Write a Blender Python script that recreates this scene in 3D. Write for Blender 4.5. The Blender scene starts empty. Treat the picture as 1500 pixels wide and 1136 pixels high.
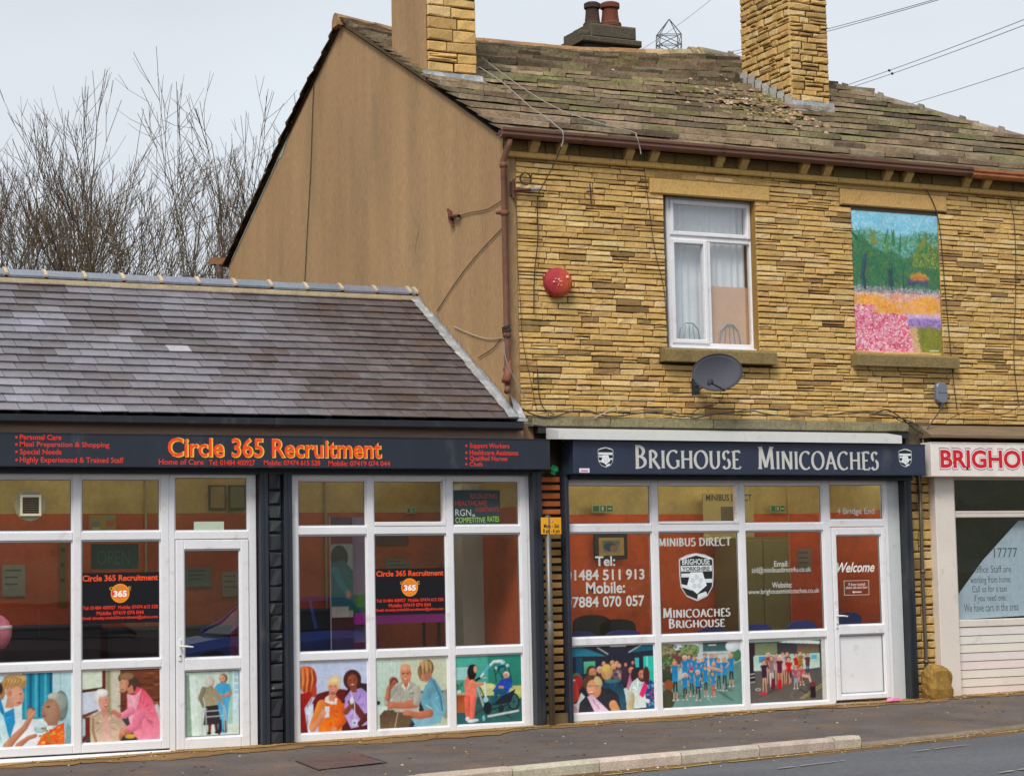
import bpy, math, random
import numpy as np
from mathutils import Vector
from math import radians, pi, sin, cos, sqrt

scene = bpy.context.scene
col = scene.collection
R = random.Random(11)

# ---------------------------------------------------------------- camera
FL, YAW, PITCH, ROLL = 3015.4, .454758, .0917763, -.0200015
CAM = Vector((-10.1, -20.74, 1.65))
_cy, _sy, _cp, _sp, _cr, _sr = cos(YAW), sin(YAW), cos(PITCH), sin(PITCH), cos(ROLL), sin(ROLL)
FWD = Vector((_sy*_cp, _cy*_cp, _sp))
_r0 = Vector((_cy, -_sy, 0)); _u0 = _r0.cross(FWD)
RT = _r0*_cr + _u0*_sr
UP = -_r0*_sr + _u0*_cr
cam = bpy.data.cameras.new('camera'); camo = bpy.data.objects.new('camera', cam); col.objects.link(camo)
cam.sensor_fit = 'HORIZONTAL'; cam.sensor_width = 36; cam.lens = 36*FL/1500
cam.clip_start = .1; cam.clip_end = 3000
from mathutils import Matrix
camo.matrix_world = Matrix(((RT.x, UP.x, -FWD.x, CAM.x), (RT.y, UP.y, -FWD.y, CAM.y), (RT.z, UP.z, -FWD.z, CAM.z), (0, 0, 0, 1)))
scene.camera = camo

# ---------------------------------------------------------------- sky, sun, exposure (overcast)
SUN_EL, SUN_AZ = radians(48), radians(222)      # azimuth clockwise from +Y: front of the buildings, a little left
world = bpy.data.worlds.new('World'); scene.world = world; world.use_nodes = True
nt = world.node_tree; nt.nodes.clear()
sky = nt.nodes.new('ShaderNodeTexSky'); sky.sky_type = 'NISHITA'; sky.sun_disc = False
sky.sun_elevation = SUN_EL; sky.sun_rotation = SUN_AZ; sky.air_density = 1.3; sky.dust_density = 4.0; sky.ozone_density = 1.2
hs = nt.nodes.new('ShaderNodeHueSaturation'); hs.inputs['Saturation'].default_value = .15
mx = nt.nodes.new('ShaderNodeMix'); mx.data_type = 'RGBA'
geo = nt.nodes.new('ShaderNodeTexCoord'); mp = nt.nodes.new('ShaderNodeMapping'); mp.inputs['Scale'].default_value = (1, 1, 3)
nz = nt.nodes.new('ShaderNodeTexNoise'); nz.inputs['Scale'].default_value = 1.6; nz.inputs['Detail'].default_value = 4
rmp = nt.nodes.new('ShaderNodeMapRange'); rmp.inputs[1].default_value = .3; rmp.inputs[2].default_value = .7; rmp.inputs[3].default_value = .62; rmp.inputs[4].default_value = .82
mx.inputs['B'].default_value = (5.9, 6.4, 7.0, 1)    # even cloud layer
bg = nt.nodes.new('ShaderNodeBackground'); bg.inputs['Strength'].default_value = .073
ow = nt.nodes.new('ShaderNodeOutputWorld')
L = nt.links.new
L(sky.outputs[0], hs.inputs['Color']); L(hs.outputs[0], mx.inputs['A']); L(geo.outputs['Generated'], mp.inputs[0]); L(mp.outputs[0], nz.inputs['Vector'])
L(nz.outputs['Fac'], rmp.inputs[0]); L(rmp.outputs[0], mx.inputs['Factor']); cs_ = nt.nodes.new('ShaderNodeMapRange'); cs_.inputs[1].default_value = .3; cs_.inputs[2].default_value = .7; cs_.inputs[3].default_value = .9; cs_.inputs[4].default_value = 1.1; L(nz.outputs['Fac'], cs_.inputs[0])
vs_ = nt.nodes.new('ShaderNodeVectorMath'); vs_.operation = 'SCALE'; L(mx.outputs['Result'], vs_.inputs[0]); L(cs_.outputs[0], vs_.inputs['Scale']); L(vs_.outputs[0], bg.inputs[0]); L(bg.outputs[0], ow.inputs[0])
sl = bpy.data.lights.new('sun', 'SUN'); sl.energy = 1.5; sl.angle = radians(20); sl.color = (1, .95, .87)
so = bpy.data.objects.new('sun', sl); col.objects.link(so)
sd = Vector((sin(SUN_AZ)*cos(SUN_EL), cos(SUN_AZ)*cos(SUN_EL), sin(SUN_EL)))
so.rotation_euler = sd.to_track_quat('Z', 'Y').to_euler(); so.location = sd*60
scene.view_settings.view_transform = 'Standard'; scene.view_settings.look = 'None'
TUBE = 9.0          # strength of the shop tubes, most of them unseen and added for brightness
scene.view_settings.exposure = .84; scene.view_settings.gamma = 1; scene.view_settings.use_curve_mapping = False
scene.cycles.max_bounces = 8; scene.cycles.transparent_max_bounces = 12

# ---------------------------------------------------------------- helpers
def ray(px, py): return FWD + RT*((px-750)/FL) - UP*((py-568)/FL)
def P(px, py, Y=0.0, Z=None, X=None):           # where the sight line of a measured point meets a real plane
    d = ray(px, py)
    t = (X-CAM.x)/d.x if X is not None else (Z-CAM.z)/d.z if Z is not None else (Y-CAM.y)/d.y
    return CAM + d*t
def FX(px, py, Y=0.0): return P(px, py, Y).x
def FZ(px, py, Y=0.0): return P(px, py, Y).z
GS = .014
def gz(x): return GS*x
def G(px, py, dz=0):
    d = ray(px, py); n = Vector((-GS, 0, 1)); t = ((Vector((0, 0, dz))-CAM).dot(n))/d.dot(n); return CAM + d*t
def proj(p):
    v = Vector(p)-CAM; w = v.dot(FWD)
    return 750+FL*v.dot(RT)/w, 568-FL*v.dot(UP)/w
def C(r, g, b, k=1.0):
    f = lambda u: ((u/255+.055)/1.055)**2.4 if u > 10 else u/255/12.92
    return (f(r)*k, f(g)*k, f(b)*k)
def jc(c, s, rng=R, h=.05):
    k = 1+rng.uniform(-s, s); return tuple(max(0, x*k*(1+rng.uniform(-h, h))) for x in c)

class MB:
    def __init__(s): s.v = []; s.f = []; s.c = []
    def add(s, vs, fs, c):
        n = len(s.v); s.v.extend(tuple(v) for v in vs); s.f.extend(tuple(i+n for i in f) for f in fs)
        if c and isinstance(c[0], (tuple, list)): s.c.extend(c)
        else: s.c.extend([c]*len(vs))
        return s
    def box(s, x0, x1, y0, y1, z0, z1, c):
        if x0 > x1: x0, x1 = x1, x0
        if y0 > y1: y0, y1 = y1, y0
        if z0 > z1: z0, z1 = z1, z0
        return s.add([(x0,y0,z0),(x1,y0,z0),(x1,y1,z0),(x0,y1,z0),(x0,y0,z1),(x1,y0,z1),(x1,y1,z1),(x0,y1,z1)],
            [(0,3,2,1),(4,5,6,7),(0,1,5,4),(1,2,6,5),(2,3,7,6),(3,0,4,7)], c)
    def bev(s, x0, x1, y0, y1, z0, z1, c, b=.008):
        # chamfered on all four front edges
        s.add([(x0,y1,z0),(x1,y1,z0),(x1,y1,z1),(x0,y1,z1),(x0,y0+b,z0),(x1,y0+b,z0),(x1,y0+b,z1),(x0,y0+b,z1),
               (x0+b,y0,z0+b),(x1-b,y0,z0+b),(x1-b,y0,z1-b),(x0+b,y0,z1-b)],
            [(3,2,1,0),(0,1,5,4),(1,2,6,5),(2,3,7,6),(3,0,4,7),(4,5,9,8),(5,6,10,9),(6,7,11,10),(7,4,8,11),(8,9,10,11)], c)
        return s
    def quad(s, pts, c): return s.add(pts, [tuple(range(len(pts)))], c)
    def tube(s, pts, r, c, n=6, cap=True):
        pts = [Vector(p) for p in pts]; N = len(pts); vs = []; 
        rr = r if isinstance(r, (list, tuple)) else [r]*N
        ref = None
        for i, p in enumerate(pts):
            t = (pts[min(i+1, N-1)]-pts[max(i-1, 0)])
            t = t.normalized() if t.length > 1e-9 else Vector((0, 0, 1))
            if ref is None: ref = t.cross(Vector((0, 0, 1))); ref = ref if ref.length > .05 else t.cross(Vector((1, 0, 0)))
            a = (ref - t*ref.dot(t)); a = a.normalized() if a.length > 1e-6 else t.orthogonal().normalized(); ref = a
            b = t.cross(a)
            for k in range(n):
                th = 2*pi*k/n; vs.append(p+(a*cos(th)+b*sin(th))*rr[i])
        fs = [(i*n+k, i*n+(k+1) % n, (i+1)*n+(k+1) % n, (i+1)*n+k) for i in range(N-1) for k in range(n)]
        if cap: fs += [tuple(range(n))[::-1], tuple((N-1)*n+k for k in range(n))]
        return s.add(vs, fs, c)
    def prismx(s, prof, x0, x1, c):     # profile [(y,z)] along X
        n = len(prof)
        vs = [(x0, y, z) for y, z in prof]+[(x1, y, z) for y, z in prof]
        return s.add(vs, [tuple(range(n)), tuple(range(2*n-1, n-1, -1))]+[(i, n+i, n+(i+1) % n, (i+1) % n) for i in range(n)], c)
    def lathe(s, o, ax, prof, c, n=20):  # prof [(r, h)] about axis ax from o
        ax = Vector(ax).normalized(); a = ax.orthogonal().normalized(); b = ax.cross(a); o = Vector(o)
        vs = [o+ax*h+(a*cos(2*pi*k/n)+b*sin(2*pi*k/n))*r for r, h in prof for k in range(n)]
        m = len(prof)
        return s.add(vs, [(i*n+k, i*n+(k+1) % n, (i+1)*n+(k+1) % n, (i+1)*n+k) for i in range(m-1) for k in range(n)]+[tuple(range(n))[::-1], tuple((m-1)*n+k for k in range(n))], c)
    def join(s, o): return s.add(o.v, o.f, list(o.c))

ORIG = {}
def _link(o, parent, origin):
    col.objects.link(o)
    if parent is not None:
        o.parent = parent; po = ORIG[parent.name]; o.location = Vector(origin)-po
    else: o.location = origin
    ORIG[o.name] = Vector(origin)
def empty(name, label, cat, loc, group=None):
    o = bpy.data.objects.new(name, None); _link(o, None, loc); o.empty_display_size = .2
    o['label'] = label; o['category'] = cat
    if group: o['group'] = group
    return o
def build(mb, name, mat, parent=None, smooth=False, label=None, cat=None, group=None, kind=None, origin=None):
    me = bpy.data.meshes.new(name); v = np.array(mb.v, dtype=np.float64)
    if origin is None:
        if parent is not None: origin = ORIG[parent.name]
        else:
            lo, hi = v.min(0), v.max(0); origin = ((lo[0]+hi[0])/2, (lo[1]+hi[1])/2, lo[2])
    v = v-np.array(origin)
    me.from_pydata(v.tolist(), [], mb.f)
    ca = me.color_attributes.new('Col', 'FLOAT_COLOR', 'POINT')
    c = np.ones((len(mb.c), 4), dtype=np.float32); c[:, :3] = np.array(mb.c, dtype=np.float32)
    ca.data.foreach_set('color', c.ravel())
    me.materials.append(mat)
    if smooth: me.polygons.foreach_set('use_smooth', [True]*len(me.polygons))
    o = bpy.data.objects.new(name, me); _link(o, parent, origin)
    if label: o['label'] = label
    if cat: o['category'] = cat
    if group: o['group'] = group
    if kind: o['kind'] = kind
    return o
def shade_area(mb):
    xs = []; ys = []
    for p in mb.v:
        x, y = proj(p); xs.append(x); ys.append(y)
    cx, cy = sum(xs)/len(xs), sum(ys)/len(ys)
    a = (max(xs)-min(xs))*(max(ys)-min(ys))
    if max(xs) < 0 or min(xs) > 1500 or max(ys) < 0 or min(ys) > 1136: a *= 1e-3
    return a
def pieces(specs, name, mat, parent, limit=300, smooth=False):
    specs = sorted(specs, key=shade_area, reverse=True)
    for m in specs[:limit]: build(m, name, mat, parent, smooth)
    if len(specs) > limit:
        j = MB()
        for m in specs[limit:]: j.join(m)
        build(j, name+'_courses', mat, parent, smooth, kind='stuff')

# ---------------------------------------------------------------- materials: colour from the mesh, grain and wear from noise
def mk(name, rough=.8, n1=(3, .15), n2=(40, .15), bump=(0, 60), metal=0, spec=.5, tint=None, vscale=(1, 1, 1), rvar=0):
    """n1 / n2: (scale, strength) of the broad and the fine variation; tint: (colour, scale, lo, hi, amount) wear of a second colour"""
    m = bpy.data.materials.new(name); m.use_nodes = True; t = m.node_tree; N = t.nodes; K = t.links.new
    b = N['Principled BSDF']; b.inputs['Roughness'].default_value = rough; b.inputs['Metallic'].default_value = metal
    b.inputs['Specular IOR Level'].default_value = spec
    at = N.new('ShaderNodeAttribute'); at.attribute_name = 'Col'
    g = N.new('ShaderNodeNewGeometry'); mp = N.new('ShaderNodeMapping'); mp.inputs['Scale'].default_value = vscale
    K(g.outputs['Position'], mp.inputs[0]); cur = at.outputs['Color']
    def noise(sc, det=4):
        n = N.new('ShaderNodeTexNoise'); n.inputs['Scale'].default_value = sc; n.inputs['Detail'].default_value = det
        n.inputs['Roughness'].default_value = .6; K(mp.outputs[0], n.inputs['Vector']); return n
    if tint:
        tc, ts, lo, hi, amt = tint; n = noise(ts, 6); mr = N.new('ShaderNodeMapRange')
        mr.inputs[1].default_value = lo; mr.inputs[2].default_value = hi; mr.inputs[3].default_value = 0; mr.inputs[4].default_value = amt
        K(n.outputs['Fac'], mr.inputs[0]); mx = N.new('ShaderNodeMix'); mx.data_type = 'RGBA'; mx.inputs['B'].default_value = (*tc, 1)
        K(mr.outputs[0], mx.inputs['Factor']); K(cur, mx.inputs['A']); cur = mx.outputs['Result']
    for sc, st in (n1, n2):
        if st <= 0: continue
        n = noise(sc); mr = N.new('ShaderNodeMapRange'); mr.inputs[1].default_value = .25; mr.inputs[2].default_value = .75
        mr.inputs[3].default_value = 1-st; mr.inputs[4].default_value = 1+st; mr.clamp = False
        K(n.outputs['Fac'], mr.inputs[0]); vm = N.new('ShaderNodeVectorMath'); vm.operation = 'SCALE'
        K(cur, vm.inputs[0]); K(mr.outputs[0], vm.inputs['Scale']); cur = vm.outputs[0]
    K(cur, b.inputs['Base Color'])
    if rvar:
        n = noise(6); mr = N.new('ShaderNodeMapRange'); mr.inputs[3].default_value = rough-rvar; mr.inputs[4].default_value = rough+rvar
        K(n.outputs['Fac'], mr.inputs[0]); K(mr.outputs[0], b.inputs['Roughness'])
    if bump[0]:
        n = noise(bump[1], 5); bp = N.new('ShaderNodeBump'); bp.inputs['Strength'].default_value = 1; bp.inputs['Distance'].default_value = bump[0]
        K(n.outputs['Fac'], bp.inputs['Height']); K(bp.outputs[0], b.inputs['Normal'])
    return m
M = {}
M['stone'] = mk('sandstone', .92, (2, .08), (38, .22), (.005, 45), tint=(C(104, 80, 44), 14, .56, .74, .4), spec=.2)
M['stone_dark'] = mk('weathered_stone', .95, (4, .3), (30, .3), (.008, 30), tint=(C(60, 58, 40), 4, .45, .7, .6), spec=.15)
M['roofstone'] = mk('roof_stone', .95, (2.2, .35), (26, .35), (.008, 28), tint=(C(84, 80, 56), 2.6, .54, .72, .35), spec=.15)
M['slate'] = mk('slate', .36, (3, .16), (35, .25), (.003, 30), tint=(C(132, 128, 136), 6, .54, .74, .4), spec=.7, rvar=.12)
M['mortar'] = mk('mortar', .95, (6, .2), (60, .3), (.004, 60), spec=.1)
M['stucco'] = mk('stucco', .95, (1.1, .16), (46, .22), (.006, 80), tint=(C(124, 108, 88), 1.7, .46, .74, .45), vscale=(1, 1, .22), spec=.1)
M['paint'] = mk('gloss_paint', .4, (3, .14), (60, .1), (.001, 40), tint=(C(120, 116, 110), 5, .58, .85, .3), vscale=(1, 1, .4), rvar=.14)
M['upvc'] = mk('white_plastic', .32, (2, .05), (30, .04), (.0006, 8), tint=(C(150, 128, 96), 6, .58, .85, .5), rvar=.08)
M['plaster'] = mk('painted_plaster', .85, (.9, .3), (18, .12), (.004, 30), tint=(C(60, 34, 24), 2.3, .5, .8, .4))
M['dull'] = mk('dull_paint', .8, (3, .1), (50, .08))
M['vinyl'] = mk('vinyl_lettering', .5, (3, .0), (50, .0))
M['print'] = mk('printed_photo', .3, (13, .1), (75, .1), spec=.45)
M['canvas'] = mk('painted_canvas', .6, (20, .06), (90, .1), (.001, 150), spec=.3)
M['metal'] = mk('dull_metal', .45, (4, .15), (50, .12), metal=.7)
M['rust'] = mk('rusty_iron', .7, (5, .3), (60, .3), (.001, 90), tint=(C(120, 60, 25), 12, .5, .7, .6))
M['lead'] = mk('lead_flashing', .55, (6, .25), (40, .2), (.003, 25), metal=.2, tint=(C(225, 225, 220), 9, .5, .7, .5))
M['wood'] = mk('weathered_wood', .75, (5, .2), (50, .22), (.002, 50), vscale=(.3, 1, 3))
M['tarmac'] = mk('tarmac', .92, (1.1, .28), (52, .42), (.008, 70), tint=(C(126, 100, 72), 1.5, .48, .72, .55), spec=.2)
M['road'] = mk('road_asphalt', .9, (.7, .2), (55, .42), (.008, 70), tint=(C(84, 84, 88), 1.1, .5, .7, .5), vscale=(.3, 1, 1), spec=.25)
M['dirt'] = mk('dirt', .98, (2, .3), (60, .4), (.006, 70), spec=.1)
M['bark'] = mk('bark', .9, (3, .2), (20, .2), spec=.1)
M['cable'] = mk('cable', .6, (3, .1), (30, .1))
M['car'] = mk('car_paint', .08, (3, .02), (30, .0), metal=.4, spec=1)
M['leaf'] = mk('foliage', .8, (.3, .4), (4, .4))
def mk_glass(name, rmin=.2, tint=(.93, .95, .94)):
    """clear sheet: transparent with a Schlick reflection, the same from both sides"""
    m = bpy.data.materials.new(name); m.use_nodes = True; t = m.node_tree; N = t.nodes; K = t.links.new; N.remove(N['Principled BSDF'])
    tr = N.new('ShaderNodeBsdfTransparent'); tr.inputs[0].default_value = (*tint, 1)
    gl = N.new('ShaderNodeBsdfGlossy'); gl.inputs['Roughness'].default_value = .0
    g = N.new('ShaderNodeNewGeometry'); dt = N.new('ShaderNodeVectorMath'); dt.operation = 'DOT_PRODUCT'
    K(g.outputs['True Normal'], dt.inputs[0]); K(g.outputs['Incoming'], dt.inputs[1])
    ab = N.new('ShaderNodeMath'); ab.operation = 'ABSOLUTE'; K(dt.outputs['Value'], ab.inputs[0])
    om = N.new('ShaderNodeMath'); om.operation = 'SUBTRACT'; om.inputs[0].default_value = 1; K(ab.outputs[0], om.inputs[1])
    pw = N.new('ShaderNodeMath'); pw.operation = 'POWER'; pw.inputs[1].default_value = 5; K(om.outputs[0], pw.inputs[0])
    ma = N.new('ShaderNodeMath'); ma.operation = 'MULTIPLY_ADD'; ma.inputs[1].default_value = 1-rmin; ma.inputs[2].default_value = rmin; K(pw.outputs[0], ma.inputs[0])
    mxs = N.new('ShaderNodeMixShader')
    n = N.new('ShaderNodeTexNoise'); n.inputs['Scale'].default_value = 1.7; n.inputs['Detail'].default_value = 1
    bp = N.new('ShaderNodeBump'); bp.inputs['Distance'].default_value = .002; bp.inputs['Strength'].default_value = .6
    K(g.outputs['Position'], n.inputs['Vector']); K(n.outputs['Fac'], bp.inputs['Height']); K(bp.outputs[0], gl.inputs['Normal'])
    K(ma.outputs[0], mxs.inputs[0]); K(tr.outputs[0], mxs.inputs[1]); K(gl.outputs[0], mxs.inputs[2])
    K(mxs.outputs[0], N['Material Output'].inputs[0]); return m
M['glass'] = mk_glass('window_glass')

# ---------------------------------------------------------------- stonework
def rects(u0, u1, w0, w1, holes, hmin, hmax, lmin, lmax, rng, gap=.006):
    out = []; w = w0
    while w < w1-.02:
        h = rng.uniform(hmin, hmax)
        if w1-(w+h) < hmin*.7: h = w1-w
        cuts = [(u0, u1)]
        for a, b, c, d in holes:
            if w+h*.5 > c and w+h*.5 < d:
                nc = []
                for p, q in cuts:
                    if b <= p or a >= q: nc.append((p, q)); continue
                    if a > p: nc.append((p, a))
                    if b < q: nc.append((b, q))
                cuts = nc
        for p, q in cuts:
            u = p
            while u < q-.01:
                l = rng.uniform(lmin, lmax)*(1.25 if rng.random() < .15 else 1)
                if q-(u+l) < lmin*.7: l = q-u
                if h > hmin*1.25 and rng.random() < .12:   # two thin stones in place of one
                    hh = h*rng.uniform(.4, .6)
                    out.append((u, u+l, w, w+hh)); out.append((u, u+l, w+hh, w+h))
                else: out.append((u, u+l, w, w+h))
                u += l
        w += h
    return [(a+gap*rng.uniform(.3, .9), b-gap*rng.uniform(.3, .9), c+gap*rng.uniform(.3, 1), d-gap*rng.uniform(.3, 1)) for a, b, c, d in out]
def stone(O, U, N, r, proud, depth, c, rng, jit=.005, b=.008, rough=.006):
    """one hewn block: O origin, U along the face, N out of it, Z up"""
    O, U, N = Vector(O), Vector(U), Vector(N); Z = Vector((0, 0, 1)); a, bb, c0, c1 = r
    j = lambda: rng.uniform(-jit, jit)
    m = MB(); mid = (a+bb)/2+rng.uniform(-.2, .2)*(bb-a)
    b = min(b, (c1-c0)*.3)
    def pt(u, w, n): return O+U*u+Z*w+N*n
    sk = rng.uniform(-.003, .003)
    us = [a, mid, bb]; lo = [c0+j(), c0+j(), c0+j()]; hi = [c1+j()+sk, c1+j(), c1+j()-sk]
    v = []
    for i in range(3): v.append(pt(us[i], lo[i], -depth))
    for i in range(3): v.append(pt(us[i], hi[i], -depth))
    for i in range(3): v.append(pt(us[i], lo[i], proud-b))
    for i in range(3): v.append(pt(us[i], hi[i], proud-b))
    ins = [b, 0, -b]
    for i in range(3): v.append(pt(us[i]+ins[i], lo[i]+b*rng.uniform(.6, 1.3), proud+rng.uniform(-rough, rough)))
    for i in range(3): v.append(pt(us[i]+ins[i], hi[i]-b*rng.uniform(.6, 1.3), proud+rng.uniform(-rough, rough)))
    f = []
    for i in (0, 1):
        f += [(i, i+1, 7+i, 6+i), (4+i, 3+i, 9+i, 10+i), (6+i, 7+i, 13+i, 12+i), (10+i, 9+i, 15+i, 16+i), (12+i, 13+i, 16+i, 15+i)]
    f += [(3, 0, 6, 9), (2, 5, 11, 8), (9, 6, 12, 15), (8, 11, 17, 14)]
    if U.cross(Z).dot(N) < 0: f = [q[::-1] for q in f]
    return m.add(v, f, c)
def stone_col(rng, k=1.0):
    t = rng.random()
    if t < .7: c = C(208, 170, 100)
    elif t < .86: c = C(220, 188, 124)
    elif t < .96: c = C(184, 148, 88)
    else: c = C(156, 124, 76)
    return jc(tuple(x*k*q for x, q in zip(c, (.95, .97, 1.14))), .075, rng, .03)
# ---------------------------------------------------------------- lettering and print
def T3(O, U, W, N):       # local (u, w, n) -> world
    O, U, W, N = Vector(O), Vector(U), Vector(W), Vector(N)
    return lambda u, w, n=0: O+U*u+W*w+N*n
_tm = {}
def text_mesh(body, bold, shear=0):
    k = (body, bold, shear)
    if k in _tm: return _tm[k]
    cu = bpy.data.curves.new('t', 'FONT'); cu.body = body; cu.size = 1; cu.offset = bold; cu.shear = shear; cu.resolution_u = 3
    cu.fill_mode = 'BOTH' if hasattr(cu, 'fill_mode') else cu.fill_mode
    o = bpy.data.objects.new('t', cu); col.objects.link(o)
    bpy.context.view_layer.update()
    me = o.evaluated_get(bpy.context.evaluated_depsgraph_get()).to_mesh()
    v = [(p.co.x, p.co.y) for p in me.vertices]; f = [tuple(p.vertices) for p in me.polygons]
    o.evaluated_get(bpy.context.evaluated_depsgraph_get()).to_mesh_clear()
    col.objects.unlink(o); bpy.data.objects.remove(o); bpy.data.curves.remove(cu)
    _tm[k] = (v, f); return v, f
def put_text(mb, body, x0, x1, w0, w1, T, c, n=.002, bold=.02, shear=0, fit=None):
    """fill the box x0..x1 (along U), w0..w1 = bounding box of the glyphs; thickness 1.5 mm"""
    v, f = text_mesh(body, bold, shear)
    if not v: return
    xs = [p[0] for p in v]; ys = [p[1] for p in v]; a, b = min(xs), max(xs)
    lo, hi = (min(ys), max(ys)) if fit is None else fit
    sx = (x1-x0)/(b-a); sy = (w1-w0)/(hi-lo)
    mb.add([T(x0+(p[0]-a)*sx, w0+(p[1]-lo)*sy, n) for p in v], f, c)
# serif capitals and digits: skeletons swept with a broad nib
GL = {
 'B': (.62, [[(.12,0),(.12,1)],[('a',.12,.75,.34,.25,90,-90)],[('a',.12,.27,.42,.27,90,-90)],[(.02,1),(.12,1)],[(.02,0),(.12,0)]]),
 'R': (.7, [[(.12,0),(.12,1)],[('a',.12,.74,.38,.26,90,-90)],[(.3,.48),(.68,0),(.76,0)]]),
 'I': (.26, [[(.13,0),(.13,1)]]),
 'G': (.82, [[('a',.44,.5,.4,.5,50,315)],[(.74,.42),(.74,.08)],[(.6,.42),(.84,.42)]]),
 'H': (.78, [[(.12,0),(.12,1)],[(.66,0),(.66,1)],[(.12,.52),(.66,.52)]]),
 'O': (.88, [[('a',.44,.5,.4,.5,0,360)]]),
 'U': (.78, [[(.12,1),(.12,.35)],[('a',.38,.35,.26,.34,180,360)],[(.64,1),(.64,.35)]]),
 'S': (.54, [[('a',.27,.76,.2,.24,30,250)],[('a',.25,.27,.23,.27,70,-150)]]),
 'E': (.56, [[(.12,0),(.12,1)],[(.12,1),(.5,1),(.5,.9)],[(.12,.52),(.42,.52)],[(.12,0),(.52,0),(.55,.12)]]),
 'M': (.98, [[(.16,0),(.2,1)],[(.2,1),(.49,.08)],[(.49,.08),(.8,1)],[(.8,1),(.86,0)]]),
 'N': (.8, [[(.12,0),(.12,1)],[(.12,1),(.68,0)],[(.68,0),(.68,1)]]),
 'C': (.76, [[('a',.44,.5,.4,.5,48,312)]]),
 'A': (.78, [[(.06,0),(.4,1)],[(.38,1),(.73,0)],[(.2,.36),(.6,.36)]]),
 'D': (.78, [[(.12,0),(.12,1)],[('a',.12,.5,.56,.5,90,-90)]]),
 'T': (.66, [[(.33,0),(.33,1)],[(.02,.9),(.04,1),(.62,1),(.64,.9)]]),
 'Y': (.66, [[(.04,1),(.33,.5)],[(.62,1),(.33,.5)],[(.33,.5),(.33,0)]]),
 'K': (.72, [[(.12,0),(.12,1)],[(.6,1),(.16,.48)],[(.26,.58),(.7,0)]]),
 '0': (.56, [[('a',.28,.5,.22,.5,0,360)]]), '1': (.4, [[(.08,.84),(.22,1),(.22,0)],[(.08,0),(.36,0)]]),
 '2': (.54, [[('a',.25,.74,.2,.26,160,-35)],[(.42,.6),(.06,0),(.5,0)]]),
 '3': (.52, [[('a',.23,.76,.2,.24,150,-90)],[('a',.22,.27,.24,.27,90,-150)]]),
 '4': (.56, [[(.4,0),(.4,1)],[(.4,1),(.03,.3),(.54,.3)]]),
 '5': (.52, [[(.46,1),(.14,1)],[(.14,1),(.12,.6)],[('a',.22,.31,.24,.31,115,-150)]]),
 '7': (.5, [[(.04,.92),(.04,1),(.48,1)],[(.48,1),(.18,0)]]),
 '8': (.54, [[('a',.27,.76,.19,.24,0,360)],[('a',.27,.27,.23,.27,0,360)]]),
 '9': (.54, [[('a',.27,.7,.22,.3,0,360)],[(.49,.7),(.4,.25),(.14,0)]]),
 ' ': (.4, []),
}
SERIF = {'B':[],'R':[(.12,0)],'I':[(.13,0),(.13,1)],'H':[(.12,0),(.12,1),(.66,0),(.66,1)],'U':[(.12,1),(.64,1)],'M':[(.16,0),(.86,0),(.18,1),(.84,1)],'N':[(.12,0),(.1,1),(.68,1)],'A':[(.06,0),(.73,0)],'E':[(.06,1),(.06,0)],'D':[(.06,0),(.06,1)],'T':[(.33,0)],'Y':[(.06,1),(.6,1),(.33,0)],'K':[(.12,0),(.12,1),(.6,1)],'R2':[]}
def nib_strokes(ch):
    w, sk = GL.get(ch, GL[' ']); out = []
    for s in sk:
        if s and s[0][0] == 'a':
            _, cx, cy, rx, ry, a0, a1 = s[0]; n = max(8, int(abs(a1-a0)/15))
            out.append([(cx+rx*cos(radians(a0+(a1-a0)*i/n)), cy+ry*sin(radians(a0+(a1-a0)*i/n))) for i in range(n+1)])
        else: out.append(list(s))
    return w, out
def put_serif(mb, body, x0, x1, w0, w1, T, c, n=.002, small=.8, thick=.15, thin=.055, serif=True, gap=.1):
    """first letter of each word full height, the others at `small` of it; one-unit cap height scaled to w0..w1"""
    items = []; u = 0; first = True
    for ch in body:
        if ch == ' ': u += .42; first = True; continue
        k = 1.0 if first or small == 1 or ch.isdigit() else small
        first = False
        w, st = nib_strokes(ch); items.append((ch, u, k, st)); u += w*k+gap
    tot = u-gap; sx = (x1-x0)/tot; sy = w1-w0; nn = n
    for ch, uo, k, st in items:
        for s in st:
            L_, R_ = [], []
            for i, p in enumerate(s):
                q0 = s[max(0, i-1)]; q1 = s[min(len(s)-1, i+1)]; dx, dy = q1[0]-q0[0], q1[1]-q0[1]; l = math.hypot(dx, dy) or 1; dx /= l; dy /= l
                nx, ny = cos(radians(14)), sin(radians(14)); cr = abs(nx*dy-ny*dx)
                t = (thin+(thick-thin)*cr)/2
                if k != 1: t *= 1.1
                L_.append((p[0]-dy*t, p[1]+dx*t)); R_.append((p[0]+dy*t, p[1]-dx*t))
            m = len(s); pts = [T(x0+(uo+x*k)*sx, w0+y*k*sy, nn) for x, y in L_+R_]
            mb.add(pts, [(i, i+m, i+m+1, i+1) for i in range(m-1)], c); nn += .00012
        if serif:
            for x, y in SERIF.get(ch, []):
                t = .028; ww = .115; y_ = y+(t if y < .5 else -t)
                mb.add([T(x0+(uo+a*k)*sx, w0+b_*k*sy, nn) for a, b_ in ((x-ww, y_-t), (x+ww, y_-t), (x+ww, y_+t), (x-ww, y_+t))], [(0, 1, 2, 3)], c); nn += .00012
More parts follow.
